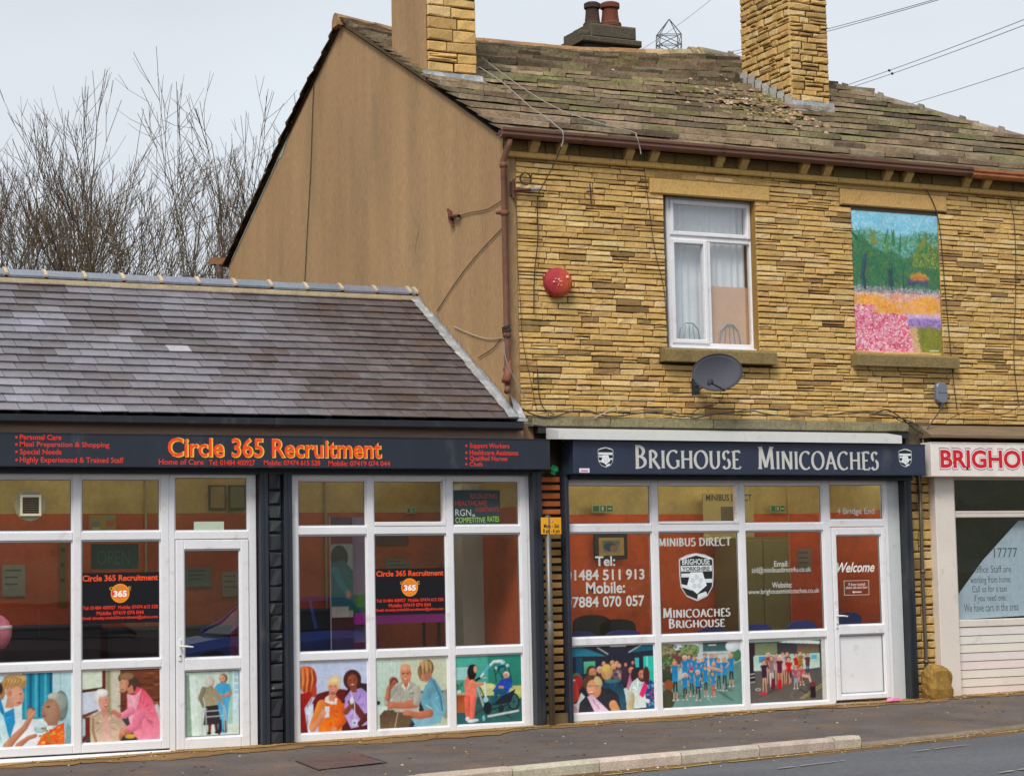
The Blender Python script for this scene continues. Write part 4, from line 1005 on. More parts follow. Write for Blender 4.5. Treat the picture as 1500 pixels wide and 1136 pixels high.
m = MB(); m.prismx([(y, z-.012) for y, z in pr], xg, XE, C(176, 108, 66, .8)); build(m, 'gutter', M['rust'], house, label='rusted orange length of gutter at the right end')
m = MB(); m.box(-.1, XE, GYF+.11, -.0, zg-.045, zg-.02, C(70, 48, 36)); build(m, 'soffit_board', M['wood'], house)
# downpipe at the corner
m = MB(); dpx = -.055; dpy = -.09; BR = C(120, 80, 60, .8); zsw = P(744, 490, dpy).z; zbt = P(745, 560, dpy).z
m.tube([(-.02, GYF+.08, zg-.12), (-.03, GYF+.1, zg-.2), (dpx, dpy, zg-.34), (dpx, dpy, zbt+.02), (dpx-.01, dpy-.02, zbt-.06), (dpx-.06, dpy-.1, zbt-.11)], .036, BR, 12)
for z in (zg-.4, zg-.95, zsw, P(745, 540, dpy).z): m.lathe((dpx, dpy, z-.03), (0, 0, 1), [(.036, 0), (.048, .005), (.048, .055), (.036, .06)], BR, 12)
m.box(dpx-.07, dpx+.07, dpy+.01, dpy+.08, zg-.955, zg-.92, BR)
m.tube([(dpx+.02, dpy, zbt+.25), (dpx-.005, dpy-.03, zbt+.1), (dpx-.05, dpy-.06, zbt)], [.03, .05, .055], C(140, 84, 62, .8), 10)
build(m, 'downpipe', M['rust'], house, smooth=True)
m = MB(); r_ = random.Random(12)
for i in range(9): a = r_.uniform(0, 6); z = zsw+r_.uniform(-.05, .06); m.tube([(dpx+.05*cos(a+t*.9), dpy+.05*sin(a+t*.9), z+.012*t) for t in range(6)], .007, C(60, 52, 42), 4)
build(m, 'cable_tie_bundle', M['cable'], house)

# lintels and sills
for l, cc in ((l1, C(206, 168, 104, .92)), (l2, C(205, 165, 105, .9))): m = MB(); m.bev(l[0], l[1], -.045, .15, l[2]+.002, l[3], cc, .012); build(m, 'lintel', M['stone'], house)
m = MB(); m.bev(l1[0]-.05, l1[1]+.03, -.02, .02, l1[3]+.006, l1[3]+.1, C(186, 156, 98, .9), .008); build(m, 'lintel_course', M['stone'], house)
m = MB(); m.bev(l2[0]-.05, l2[1]+.05, -.02, .02, l2[3]+.006, l2[3]+.1, C(180, 152, 98, .9), .008); build(m, 'lintel_course', M['stone'], house)
for s_ in (s1, s2):
    m = MB(); m.prismx([(-.13, s_[2]), (-.13, s_[3]-.03), (-.1, s_[3]-.002), (.16, s_[3]), (.16, s_[2])], s_[0], s_[1], C(150, 130, 88, .85)); build(m, 'sill', M['stone_dark'], house)
# upstairs window
fy = .13; fz0, fz1 = P(1040, 510, fy).z, P(1040, 291, fy).z; fx0, fx1 = P(976, 400, fy).x, P(1103, 400, fy).x
m = MB(); F_ = .055
def fb(m, a, b, c_, d, y0=fy-.03): m.bev(a, b, y0, fy+.04, c_, d, WHT, .008)
fb(m, fx0, fx0+F_, fz0, fz1); fb(m, fx1-F_, fx1, fz0, fz1); fb(m, fx0+F_, fx1-F_, fz0, fz0+F_, fy-.029); fb(m, fx0+F_, fx1-F_, fz1-F_, fz1, fy-.029)
ztr = P(1036, 351, fy).z; fb(m, fx0+F_, fx1-F_, ztr-.035, ztr+.035, fy-.028); xmu = P(1037, 430, fy).x; fb(m, xmu-.035, xmu+.035, fz0+F_, ztr-.035, fy-.027)
S_ = .05   # opening lights, proud of the frame
for a, b, c_, d in ((fx0+F_-.01, fx1-F_+.01, ztr+.025, fz1-F_+.01), (fx0+F_-.01, xmu-.02, fz0+F_-.01, ztr-.02)):
    y0 = fy-.05; fb(m, a, a+S_, c_, d, y0); fb(m, b-S_, b, c_, d, y0); fb(m, a+S_, b-S_, c_, c_+S_, y0+.001); fb(m, a+S_, b-S_, d-S_, d, y0+.001)
uw = build(m, 'window', M['upvc'], house)
for a, b, c_, d in ((fx0+.09, fx1-.09, ztr+.07, fz1-.09), (fx0+.09, xmu-.06, fz0+.09, ztr-.06), (xmu+.03, fx1-F_, fz0+F_, ztr-.03)): pane(uw, a, b, c_, d, fy)
m = MB(); m.bev(fx0-.01, fx1+.01, fy-.09, fy+.02, fz0-.035, fz0-.002, WHT, .006); build(m, 'window_board', M['upvc'], uw)
# curtain, chair backs and a peach panel behind the glass
m = MB(); nC = 60; vs = []
for i in range(nC+1):
    x = fx0+(fx1-fx0)*i/nC; y = fy+.13+.008*sin(i*1.3)+.005*sin(i*4.7); vs += [(x, y, fz0-.1), (x, y, fz1+.05)]
m.add(vs, [(i*2, i*2+2, i*2+3, i*2+1) for i in range(nC)], C(222, 226, 234)); build(m, 'curtain', M['dull'], uw)
m = MB(); m.box(xmu+.02, fx1+.08, fy+.075, fy+.085, fz0, P(1060, 420, fy+.08).z, C(216, 168, 130)); build(m, 'blind', M['dull'], uw)
m = MB(); m.box(fx0-.4, fx1+.6, fy+.5, fy+.55, fz0-.4, fz1+.3, C(120, 120, 126)); m.box(fx0-.4, fx1+.6, fy+.1, fy+.5, fz1+.05, fz1+.09, C(130, 130, 136)); build(m, 'interior_wall', M['dull'], house)
for xc, sc in ((P(1007, 480, fy+.1).x, 1), (P(1066, 480, fy+.1).x, 1)):
    m = MB(); z0 = fz0+.03; m.tube([(xc-.16, fy+.06, z0), (xc-.12, fy+.06, z0+.2), (xc-.05, fy+.06, z0+.27), (xc+.05, fy+.06, z0+.27), (xc+.12, fy+.06, z0+.2), (xc+.16, fy+.06, z0)], .008, C(130, 150, 160), 6)
    for u in (-.05, 0, .05): m.tube([(xc+u*1.6, fy+.06, z0), (xc+u, fy+.06, z0+.24)], .005, C(90, 120, 130), 4)
    build(m, 'wire_chair', M['metal'], label='left hand wire chair back behind the upstairs window' if xc < P(1030, 480).x else 'right hand wire chair back behind the upstairs window', cat='chair', group='wire chair backs in the upstairs window')
# painting in the blind opening
ay = .03
m = MB(); m.box(ax0, ax1, ay+.04, .15, az0, az1, C(120, 112, 104)); m.box(ax0, ax1, ay-.01, ay+.03, FZ(1310, 313), az1-.01, C(118, 104, 92)); build(m, 'blocking_board', M['wood'], house)

# ledge and timber over the shopfronts
m = MB(); x = FX(772, 616)
while x < FX(1322, 620):
    w = rw.uniform(.8, 1.4); x1 = min(x+w, FX(1322, 620)); m.bev(x+.003, x1-.003, -.14, .02, FZ(1000, 627, -.14), ledge_z-.002, jc(C(150, 142, 112, .85), .07, rw), .012); x = x1
build(m, 'ledge', M['stone_dark'], house)
m = MB(); lz = FZ(1420, 628, -.16); m.prismx([(-.3, lz-.12), (-.3, lz-.09), (-.02, lz+.05), (.0, lz+.05), (.0, lz-.12)], FX(1356, 630, -.2), XE, C(128, 108, 84, .85)); build(m, 'weatherboard', M['wood'], house)
m = MB(); m.box(.3, FX(1322, 630), -.12, .01, FZ(1000, 637, -.12), FZ(1000, 627, -.14)-.003, C(40, 38, 38)); m.box(FX(1322, 630), FX(1358, 630), -.05, .01, 2.98, ledge_z-.002, C(96, 84, 66)); build(m, 'fascia_board', M['wood'], house)
# white awning box over the minicoach sign
py_ = -.42
m = MB(); za, zb_ = FZ(1070, 646, py_), FZ(1070, 634, py_); xa, xb_ = FX(818, 640, py_), FX(1321, 641, py_)
m.add([(xa, py_, za), (xb_, py_, za), (xb_, py_, zb_), (xa, py_, zb_), (xa, -.12, za+.02), (xb_, -.12, za+.02), (xb_, -.12, zb_+.05), (xa, -.12, zb_+.05)], [(0, 1, 2, 3), (3, 2, 6, 7), (0, 3, 7, 4), (1, 5, 6, 2), (0, 4, 5, 1), (4, 7, 6, 5)], C(212, 212, 210)); build(m, 'awning_box', M['upvc'], house)
# shutter box below the signs
HZ2 = FZ(1070, 704)
m = MB(); m.box(xof(829), xof(1330), -.18, .06, HZ2+.002, FZ(1070, 692, -.2), C(26, 29, 36)); build(m, 'shutter_box', M['paint'], house)

# ---------------------------------------------------------------- minicoach shopfront
interior(.72, 5.66, .1, 2.2, house, 3.15, 2.42, lowc=C(232, 98, 34), topc=C(206, 184, 108))
zs3 = [FZ(1020, 1041), FZ(1020, 933.5), FZ(1020, 772.5), HZ2-.0]
b3x = [xof(829), xof(960.5), xof(1088.5), xof(1211.5)]
m, c3 = rails(house, b3x, zs3)
bar_(m, b3x[2]-.075, b3x[2]-.044, zs3[2]+.0425, zs3[3]-.0425, -.04, .04); bar_(m, b3x[1]+.044, b3x[2]-.0755, zs3[2]+.0425, zs3[2]+.075, -.04, .04)
w3 = build(m, 'window', M['upvc'], house); sill_(w3, b3x[0], b3x[-1]+.02, zs3[0]-.045)
for i, j, (a, b, c_, d) in c3: pane(w3, a, b, c_, d)
cells3 = {(i, j): r for i, j, r in c3}
ex0, ex1 = b3x[-1]+.044, xof(1303)
ez0, ez1 = FZ(1255, 1027), FZ(1255, 771)
g3 = (FZ(1255, 915), FZ(1255, 783), FZ(1255, 1016), FZ(1255, 928))
door3, dframe3, dcol3 = door(house, ex0, ex1, ez0, ez1, HZ2+.02, g3, None, FZ(1222, 905), 'white door, glazed above and solid white below', .02, .055, .062)
m = MB(); m.box(ex1+.001, xof(1320), -.02, .05, ez0-.03, HZ2, C(200, 204, 206)); m.box(xof(1320)-.02, xof(1320)+.02, .05, .14, ez0-.03, HZ2, C(190, 194, 196)); build(m, 'frame_trim', M['upvc'], house)
post(xof(1320.5), xof(1331), -.14, gz(5.3)-.02, HZ2+.1, C(34, 40, 48, .9), root=house)
post(xof(823), xof(828.5), -.14, gz(.7)-.02, HZ2+.1, C(46, 54, 68, .9), root=house)
# downpipe by the white shop
m = MB(); dp2 = xof(1348); m.tube([(dp2-.0, -.07, 2.93), (dp2, -.07, 2.2), (dp2-.01, -.07, 1.5), (dp2, -.07, .2), (dp2+.03, -.1, .1), (dp2+.12, -.16, .07)], .024, C(120, 112, 98, .8), 10)
for z in (2.6, 1.6, .5): m.lathe((dp2, -.07, z), (0, 0, 1), [(.024, 0), (.034, .005), (.034, .04), (.024, .045)], C(110, 102, 90, .8), 10)
build(m, 'downpipe', M['metal'], house, smooth=True)

# ---------------------------------------------------------------- white fronted shop on the right
CRM = C(226, 216, 206, .92); gx = 5.9
HZ4 = FZ(1440, 698)
interior(6.25, 10.6, .1, 2.0, house, 3.1, 1.6, topc=C(96, 100, 98), lowc=C(52, 54, 50))
m = MB(); m.bev(xof(1366), xof(1394), -.13, .06, gz(gx)-.02, HZ4+.05, CRM, .008); build(m, 'pillar', M['upvc'], house, label='cream painted pillar of the white shopfront')
m = MB(); qx0 = xof(1394)+.002
q = dict(a=FZ(1450, 702.5), b=FZ(1450, 748), c=FZ(1450, 757.5), d=FZ(1450, 906))
bar_(m, qx0, qx0+.07, q['d']-.09, HZ4+.05, -.05, .06, CRM); 
for a, b in ((q['a'], HZ4+.05), (q['b']-.035, q['b']+.0), (q['c']-.0, q['b']-.036), (q['d']-.09, q['d'])): bar_(m, qx0+.0705, 10.4, a, b, -.048, .06, CRM)
w4 = build(m, 'window', M['upvc'], house); pane(w4, qx0+.07, 10.4, q['b'], q['a']); pane(w4, qx0+.07, 10.4, q['d'], q['c'])
zt_ = q['d']-.092; zb_ = FZ(1450, 1016); nb = 8
for i in range(nb):
    a = zb_+(zt_-zb_)*i/nb; b = zb_+(zt_-zb_)*(i+1)/nb-.004; m = MB()
    m.add([(qx0, -.035, a), (10.4, -.035, a), (10.4, -.044, a+.003), (qx0, -.044, a+.003), (qx0, -.035, b), (10.4, -.035, b), (qx0, .03, a), (10.4, .03, a), (10.4, .03, b), (qx0, .03, b)],
        [(0, 1, 2, 3), (3, 2, 5, 4), (4, 5, 8, 9), (6, 0, 3, 4, 9), (1, 7, 8, 5, 2), (0, 6, 7, 1)], jc(CRM, .02, rw)); build(m, 'cladding_board', M['upvc'], house)
m = MB(); m.box(qx0-.02, 10.4, -.05, .1, gz(7)-.1, zb_-.002, C(150, 118, 80)); build(m, 'plinth', M['mortar'], house)
# ================================================================ PRINTED PHOTOGRAPHS AND WINDOW LETTERING
_hv, _ = text_mesh('H', 0); CAPH = max(p[1] for p in _hv)
ORG, REDT, LGT = C(250, 84, 22, .95), C(232, 52, 26, .95), C(205, 208, 204, .95)
def front(Y): return T3((0, Y, 0), (1, 0, 0), (0, 0, 1), (0, -1, 0))
def line(mb, body, pl, pr, base, cap, Y, c, n=.001, bold=.015, shear=0):
    mid = (base+cap)/2; x0, x1 = FX(pl, mid, Y), FX(pr, mid, Y); pm_ = (pl+pr)/2
    put_text(mb, body, x0, x1, FZ(pm_, base, Y), FZ(pm_, cap, Y), front(Y), c, n, bold, shear, fit=(0, CAPH))
def sline(mb, body, pl, pr, base, cap, Y, c, n=.001, **k):
    mid = (base+cap)/2; pm_ = (pl+pr)/2
    put_serif(mb, body, FX(pl, mid, Y), FX(pr, mid, Y), FZ(pm_, base, Y), FZ(pm_, cap, Y), front(Y), c, n, **k)
class Z(Art):
    """print laid out in the units of an enlarged view: box = (X0, X1, Y0, Y1), Y down"""
    def __init__(s, rect, box, Y):
        x0, x1, z0, z1 = rect; s.b = box
        super().__init__(T3((x0, Y, z0), (1, 0, 0), (0, 0, 1), (0, -1, 0)), x1-x0, z1-z0)
        s.base = MB(); s.base.box(x0, x1, Y+.0003, Y+.004, z0, z1, C(220, 220, 220))
        s.rct = rect
    def m_(s, p): X0, X1, Y0, Y1 = s.b; return ((p[0]-X0)/(X1-X0), 1-(p[1]-Y0)/(Y1-Y0))
    def Q(s, pts, c, c2=None):
        s.poly([s.m_(p) for p in pts], C(*c, .92), C(*c2, .92) if c2 else None)
        if len(pts) >= 5:      # folds of cloth
            cx, cy = sum(p[0] for p in pts)/len(pts), sum(p[1] for p in pts)/len(pts); b_ = c2 or c; Sz = max(p[0] for p in pts)-min(p[0] for p in pts)
            for i in range(len(pts)*2):
                p, q = pts[i % len(pts)], pts[(i+1) % len(pts)]; t = s.r.random(); ex, ey = p[0]+(q[0]-p[0])*t-cx, p[1]+(q[1]-p[1])*t-cy
                a0, a1 = s.r.uniform(.15, .5), s.r.uniform(.6, .86); k = s.r.choice([.72, .8, .86, 1.12, 1.2])
                s.Lm([(cx+ex*a0, cy+ey*a0), (cx+ex*(a0+a1)/2+s.r.uniform(-.03, .03)*Sz, cy+ey*(a0+a1)/2), (cx+ex*a1, cy+ey*a1)], [Sz*.006, Sz*.022, Sz*.004], tuple(min(255, (u+v)/2*k) for u, v in zip(c, b_)), 1.0)
    def B(s, x0, y0, x1, y1, c, c2=None): s.Q([(x0, y1), (x1, y1), (x1, y0), (x0, y0)], c, c2)
    def E(s, x, y, rx, ry, c, rot=0, sh=.72, n=14): u, v = s.m_((x, y)); s.ell(u, v, rx/(s.b[1]-s.b[0]), ry/(s.b[3]-s.b[2]), C(*c, .92), -rot, sh, n)
    def Lm(s, pts, r, c, sh=.72): s.limb([s.m_(p) for p in pts], [q/(s.b[3]-s.b[2]) for q in (r if isinstance(r, (list, tuple)) else [r]*len(pts))], C(*c, .92), sh)
    def F(s, x, y, r, skin, hair, look=0, hs='short', smile=True):
        dk = tuple(a*.4 for a in skin)
        if hs == 'long': s.E(x-look*r*.4, y+r*.3, r*1.05, r*1.45, hair)
        elif hs == 'afro': s.E(x-look*r*.3, y-r*.1, r*1.35, r*1.45, hair)
        elif hs == 'short': s.E(x-look*r*.25, y-r*.25, r*1.02, r*1.05, hair)
        elif hs == 'bob': s.E(x-look*r*.3, y, r*1.1, r*1.15, hair)
        if hs != 'bald' and r > 20:
            for i in range(14):
                a = pi*s.r.uniform(.0, 1.0); k = s.r.choice([.6, .75, 1.2, 1.35]); R_ = r*(1.25 if hs == 'afro' else 1.0)
                s.Lm([(x-look*r*.25+R_*.35*cos(a), y-r*.3-R_*.3*sin(a)), (x-look*r*.25+R_*.9*cos(a), y-r*.15-R_*.75*sin(a))], [r*.05, r*.02], tuple(min(255, v*k) for v in hair), 1)
        s.E(x+look*r*.18, y+r*.1, r*.76, r*.98, skin, 0, .74)
        if r > 20:
            s.E(x+look*r*.3-r*.2, y-r*.42, r*.36, r*.2, tuple(min(255, v*1.08) for v in skin), n=8, sh=.93); s.E(x+look*r*.2, y+r*.98, r*.45, r*.2, tuple(v*.72 for v in skin), n=8)
            for q in (-1, 1): s.E(x+look*r*.3+q*r*.42, y+r*.3, r*.18, r*.14, (min(255, skin[0]*1.03), skin[1]*.86, skin[2]*.84), n=8, sh=.95); s.Lm([(x+look*r*.32+q*r*.44, y-r*.17), (x+look*r*.32+q*r*.18, y-r*.2)], r*.035, tuple(v*.5 for v in hair), 1)
        o = look*r*.32
        for q in (-1, 1): s.E(x+o+q*r*.3, y-r*.02, r*.12, r*.07, dk, n=6)
        s.E(x+o*1.3, y+r*.3, r*.1, r*.14, tuple(a*.85 for a in skin), n=6)
        s.E(x+o, y+r*.58, r*.3, r*.12, (150, 50, 50), n=8)
        if smile: s.E(x+o, y+r*.55, r*.22, r*.05, (245, 240, 235), n=6, sh=1)
    def done(s, root, label, mat='print'): return s.build('photo_print', M[mat], root, soft=2, base=s.base, label=label)
SK = (222, 164, 130); SK2 = (208, 140, 104); DSK = (120, 70, 48)
def shrink(r, k=.003): return (r[0]+k, r[1]-k, r[2]+k, r[3]-k)
PY = -.0045
# carer feeding an older woman
z = Z(shrink(cells1[(1, 0)]), (-10, 680, 62, 790), PY)
z.B(-10, 62, 680, 790, (196, 226, 236), (226, 236, 238))
for i in range(9): z.B(-10, 80+i*28, 130, 92+i*28, (176, 208, 224))
z.B(270, 62, 520, 520, (30, 128, 160), (24, 150, 178))
for i, x in enumerate((292, 330, 372, 405, 452, 494)): z.B(x, 62, x+14+i % 3*5, 500, (14, 92, 128) if i % 2 else (70, 178, 200))
z.B(520, 62, 680, 790, (190, 224, 232), (150, 196, 206)); z.B(582, 62, 590, 420, (140, 176, 190)); z.E(330, 700, 210, 130, (236, 238, 246), sh=.9)
z.E(70, 255, 62, 85, (178, 130, 72), 30); z.E(98, 205, 16, 60, (60, 40, 40)); z.E(205, 155, 100, 88, (196, 148, 84)); z.E(225, 115, 80, 44, (226, 184, 120))
for i in range(5): z.Lm([(120+i*20, 90), (150+i*28, 130), (130+i*22, 200)], [3, 5, 3], (150, 104, 56))
z.E(168, 250, 30, 48, (214, 150, 122)); z.Q([(130, 400), (200, 400), (240, 300), (160, 240)], (206, 150, 122)); z.E(225, 290, 62, 98, (222, 164, 138)); z.Q([(262, 300), (282, 322), (262, 336)], (214, 150, 126)); z.E(245, 352, 20, 9, (178, 76, 80)); z.E(258, 268, 12, 6, (70, 50, 50)); z.E(172, 258, 15, 26, (200, 130, 104))
z.Q([(-10, 790), (150, 790), (215, 540), (205, 400), (130, 440), (95, 300), (-10, 330)], (28, 140, 196), (40, 160, 214)); z.Q([(-10, 790), (60, 790), (-10, 640)], (20, 110, 170))
z.Q([(70, 790), (160, 790), (165, 690), (120, 480), (80, 410), (30, 396), (-10, 440), (-10, 640)], (176, 222, 232), (212, 240, 244))
z.Lm([(150, 770), (210, 690), (290, 600), (330, 520), (345, 470)], [42, 36, 28, 26, 34], (206, 140, 106)); z.E(345, 455, 36, 44, (210, 142, 110)); z.Lm([(325, 388), (372, 425)], 7, (110, 66, 50)); z.Lm([(320, 480), (350, 430)], 9, (222, 158, 124)); z.Lm([(336, 500), (372, 450)], 9, (226, 160, 126))
z.Lm([(240, 770), (320, 700), (380, 680)], [30, 22, 20], (200, 134, 100)); z.E(420, 615, 54, 44, (166, 206, 212)); z.E(420, 590, 50, 16, (206, 230, 232))
z.E(590, 400, 60, 150, (120, 136, 130)); z.E(560, 360, 84, 90, (158, 168, 158)); z.E(528, 300, 48, 30, (196, 200, 190)); z.Q([(480, 590), (560, 590), (585, 480), (470, 540)], (160, 116, 92)); z.E(505, 450, 74, 122, (176, 132, 106)); z.Q([(438, 430), (440, 475), (460, 470)], (160, 112, 90)); z.E(485, 405, 14, 8, (60, 44, 40)); z.E(452, 492, 20, 9, (150, 70, 70)); z.E(572, 480, 16, 30, (170, 112, 84))
for a in (-1, 0, 1): z.Lm([(470, 350+a*13), (520, 345+a*13)], 2, (150, 106, 84))
z.Q([(380, 790), (620, 790), (618, 565), (560, 590), (500, 640), (440, 670)], (232, 84, 34), (240, 110, 40)); z.Q([(622, 790), (680, 790), (680, 620), (640, 560)], (128, 168, 172))
for i in range(26): x, y = z.r.uniform(410, 610), z.r.uniform(610, 770); z.E(x, y, 13, 11, z.r.choice([(250, 196, 60), (120, 150, 60), (250, 150, 50), (214, 44, 30)]))
z.done(w1, 'photo print of a carer in blue spoon feeding an older woman in an orange bib')
# carer in pink with an older woman
z = Z(shrink(cells1[(2, 0)]), (740, 1475, 20, 745), PY)
z.B(740, 20, 1475, 745, (120, 62, 36), (86, 44, 30)); z.B(740, 20, 1100, 745, (196, 190, 160), (170, 160, 130)); z.B(745, 30, 935, 200, (214, 226, 206)); z.B(745, 236, 935, 460, (206, 216, 232)); z.B(935, 20, 970, 300, (112, 36, 24)); z.Q([(740, 242), (960, 215), (960, 188), (740, 212)], (70, 26, 22)); z.B(975, 20, 1010, 500, (150, 150, 120)); z.B(1020, 20, 1100, 520, (206, 200, 180))
for i in range(40): x, y = z.r.uniform(1110, 1470), z.r.uniform(40, 480); z.E(x, y, 40, 7, z.r.choice([(140, 76, 44), (80, 38, 26), (160, 96, 54)]), sh=.9)
z.B(1110, 470, 1475, 745, (70, 62, 66), (52, 50, 58)); z.E(1440, 520, 40, 140, (206, 204, 206))
z.Q([(740, 500), (895, 430), (900, 408), (740, 462)], (120, 54, 34)); z.B(770, 480, 822, 700, (120, 36, 28)); z.B(745, 500, 780, 660, (190, 214, 220)); z.Q([(740, 745), (740, 690), (830, 640), (850, 665)], (110, 34, 26)); z.E(815, 712, 34, 36, (60, 70, 70))
z.Q([(830, 745), (1085, 745), (1140, 620), (1060, 470), (960, 430), (900, 432), (840, 480), (822, 560)], (186, 158, 132), (222, 198, 172)); z.Q([(940, 720), (1010, 720), (985, 480), (945, 470)], (226, 160, 150), (232, 190, 180)); z.Lm([(850, 500), (850, 620), (880, 730)], [12, 14, 12], (166, 138, 112)); z.Lm([(1060, 480), (1100, 560), (1150, 620)], [36, 38, 30], (206, 180, 152))
z.E(920, 290, 62, 82, (226, 226, 226)); z.Q([(930, 460), (975, 460), (990, 380), (920, 380)], (206, 140, 116)); z.E(950, 340, 48, 86, (222, 156, 132)); z.E(935, 250, 54, 40, (240, 240, 238)); z.E(968, 372, 16, 22, (190, 70, 66)); z.E(968, 367, 10, 8, (246, 240, 236)); z.E(972, 318, 8, 5, (60, 40, 40)); z.Q([(985, 330), (1000, 352), (984, 360)], (214, 146, 120))
z.E(1165, 110, 84, 66, (110, 78, 50)); z.E(1225, 170, 50, 90, (76, 54, 40), -35); z.E(1135, 175, 40, 78, (214, 152, 122), 12); z.E(1160, 95, 66, 36, (150, 112, 76)); z.E(1165, 165, 16, 28, (206, 130, 96)); z.E(1120, 225, 14, 7, (170, 66, 66)); z.E(1112, 160, 7, 4, (50, 36, 36)); z.Q([(1180, 270), (1230, 260), (1210, 180), (1160, 220)], (196, 128, 98))
z.Q([(1275, 745), (1475, 745), (1470, 560), (1400, 340), (1330, 240), (1255, 200), (1220, 290), (1160, 262), (1165, 420), (1210, 640)], (232, 72, 100), (244, 150, 176)); z.Q([(1165, 270), (1240, 290), (1300, 220), (1250, 420), (1240, 560), (1210, 640), (1180, 520)], (240, 160, 184), (248, 190, 206)); z.Lm([(1200, 440), (1140, 480), (1080, 480)], [44, 34, 26], (244, 140, 168)); z.Lm([(1090, 478), (1040, 440), (1010, 450)], [22, 22, 14], (206, 130, 100)); z.Lm([(1280, 480), (1240, 590), (1150, 640)], [60, 46, 36], (240, 128, 160)); z.Lm([(1160, 640), (1110, 670), (1100, 700)], [26, 24, 18], (204, 128, 100)); z.E(1195, 690, 50, 22, (222, 176, 60)); z.E(1120, 640, 26, 40, (216, 146, 116))
z.done(w1, 'photo print of a carer in pink leaning over a smiling white haired woman')
# walking frame, in the door
dcx0, dcx1 = dcol1; z = Z((dcx0+.012, dcx1-.012, g1[2]+.012, g1[3]-.012), (82, 526, 38, 562), -.008)
z.B(82, 38, 526, 562, (206, 226, 212), (186, 214, 204)); z.Q([(82, 562), (150, 562), (118, 60), (82, 60)], (120, 150, 130), (150, 178, 160)); z.Q([(140, 562), (200, 562), (170, 60), (118, 60)], (222, 238, 230)); z.B(190, 100, 250, 540, (212, 228, 218)); z.B(440, 38, 470, 470, (170, 206, 190)); z.B(470, 40, 526, 470, (206, 232, 236)); z.B(486, 38, 522, 230, (168, 206, 222)); z.Q([(200, 562), (526, 562), (526, 468), (250, 468)], (214, 226, 214))
for y in (90, 140, 190): z.B(490, y, 520, y+8, (226, 240, 246))
z.Q([(330, 540), (425, 540), (440, 300), (468, 215), (448, 150), (400, 130), (350, 142), (322, 170), (345, 240)], (60, 164, 210), (84, 186, 230)); z.F(390, 100, 33, SK, (150, 104, 62), -.6, 'bob'); z.Lm([(452, 215), (440, 236), (380, 240), (345, 238)], [14, 14, 11, 9], SK2); z.Lm([(360, 540), (365, 470)], 12, (40, 60, 70)); z.E(408, 520, 20, 14, (30, 32, 36)); z.Lm([(408, 450), (408, 515)], 14, (30, 44, 60))
z.Lm([(285, 440), (280, 530)], [15, 12], (110, 50, 44)); z.Lm([(330, 440), (340, 530)], [15, 12], (96, 44, 40)); z.E(275, 535, 22, 12, (34, 28, 28)); z.E(345, 530, 24, 12, (34, 28, 28)); z.Lm([(370, 440), (372, 520)], 12, (50, 30, 34))
z.Q([(230, 470), (375, 465), (350, 305), (250, 305)], (44, 36, 42), (56, 46, 50)); z.Q([(250, 318), (350, 310), (345, 190), (300, 160), (250, 165), (222, 210)], (150, 142, 112), (172, 162, 130)); z.Lm([(235, 180), (208, 250), (232, 320)], [22, 19, 12], (142, 134, 104)); z.Lm([(330, 200), (360, 260), (390, 300)], [18, 14, 10], (160, 150, 120)); z.F(292, 130, 36, SK, (206, 206, 196), .5, 'short'); z.E(278, 122, 34, 36, (212, 212, 204))
for pts in ([(222, 555), (222, 360), (250, 340), (258, 545)], [(405, 525), (398, 320), (412, 345), (425, 528)], [(222, 360), (370, 356)], [(260, 404), (400, 400)], [(235, 322), (258, 342)], [(380, 300), (404, 345)]): z.Lm(pts, 4, (196, 204, 208), .6)
z.done(door1, 'photo print of a carer in blue beside an older woman with a walking frame')
# tea and talk
z = Z(shrink(cells2[(0, 0)]), (905, 1432, 5, 525), PY)
z.B(905, 5, 1432, 525, (196, 208, 236), (184, 196, 226)); z.Q([(1000, 400), (1060, 400), (1120, 220), (1040, 240), (1005, 300)], (110, 26, 22)); z.E(1200, 340, 180, 130, (104, 24, 20)); z.E(1360, 300, 110, 130, (70, 22, 26)); z.Q([(1180, 525), (1432, 525), (1432, 180), (1380, 176), (1240, 300)], (48, 30, 40), (80, 26, 30)); z.Q([(940, 525), (1010, 525), (1010, 310), (960, 330)], (214, 222, 244))
z.E(970, 135, 72, 98, (206, 88, 36)); z.E(945, 110, 50, 76, (232, 120, 60)); z.E(1005, 160, 32, 80, (176, 60, 26))
for i in range(7): z.Lm([(915+i*17, 60), (920+i*18, 130), (908+i*17, 225)], [3, 6, 3], (240, 150, 80) if i % 2 else (160, 54, 24))
z.Q([(905, 525), (972, 525), (945, 340), (1010, 250), (1035, 215), (905, 235)], (178, 26, 18), (120, 18, 18)); z.E(1018, 215, 22, 50, (190, 60, 40))
z.Q([(1050, 525), (1225, 525), (1246, 380), (1225, 300), (1190, 260), (1110, 262), (1060, 320), (1045, 430)], (222, 88, 16), (242, 128, 26)); z.Lm([(1075, 320), (1030, 420), (1000, 480)], [36, 32, 24], (240, 140, 60)); z.Lm([(1232, 340), (1235, 440), (1180, 500)], [26, 30, 20], (226, 100, 22)); z.Lm([(1005, 490), (1060, 430), (1085, 370)], [24, 20, 20], (226, 150, 110)); z.Q([(1100, 300), (1150, 320), (1190, 320), (1196, 280), (1130, 255), (1105, 270)], (236, 228, 226)); z.Q([(1130, 295), (1175, 300), (1190, 230), (1135, 230)], (214, 140, 104)); z.F(1166, 195, 48, (226, 150, 116), (226, 200, 150), -.15, 'short'); z.E(1180, 145, 46, 34, (232, 206, 156)); z.Q([(1098, 412), (1132, 412), (1136, 335), (1100, 332)], (226, 228, 234)); z.E(1085, 380, 22, 30, (230, 156, 120)); z.E(1170, 500, 24, 16, (226, 150, 112))
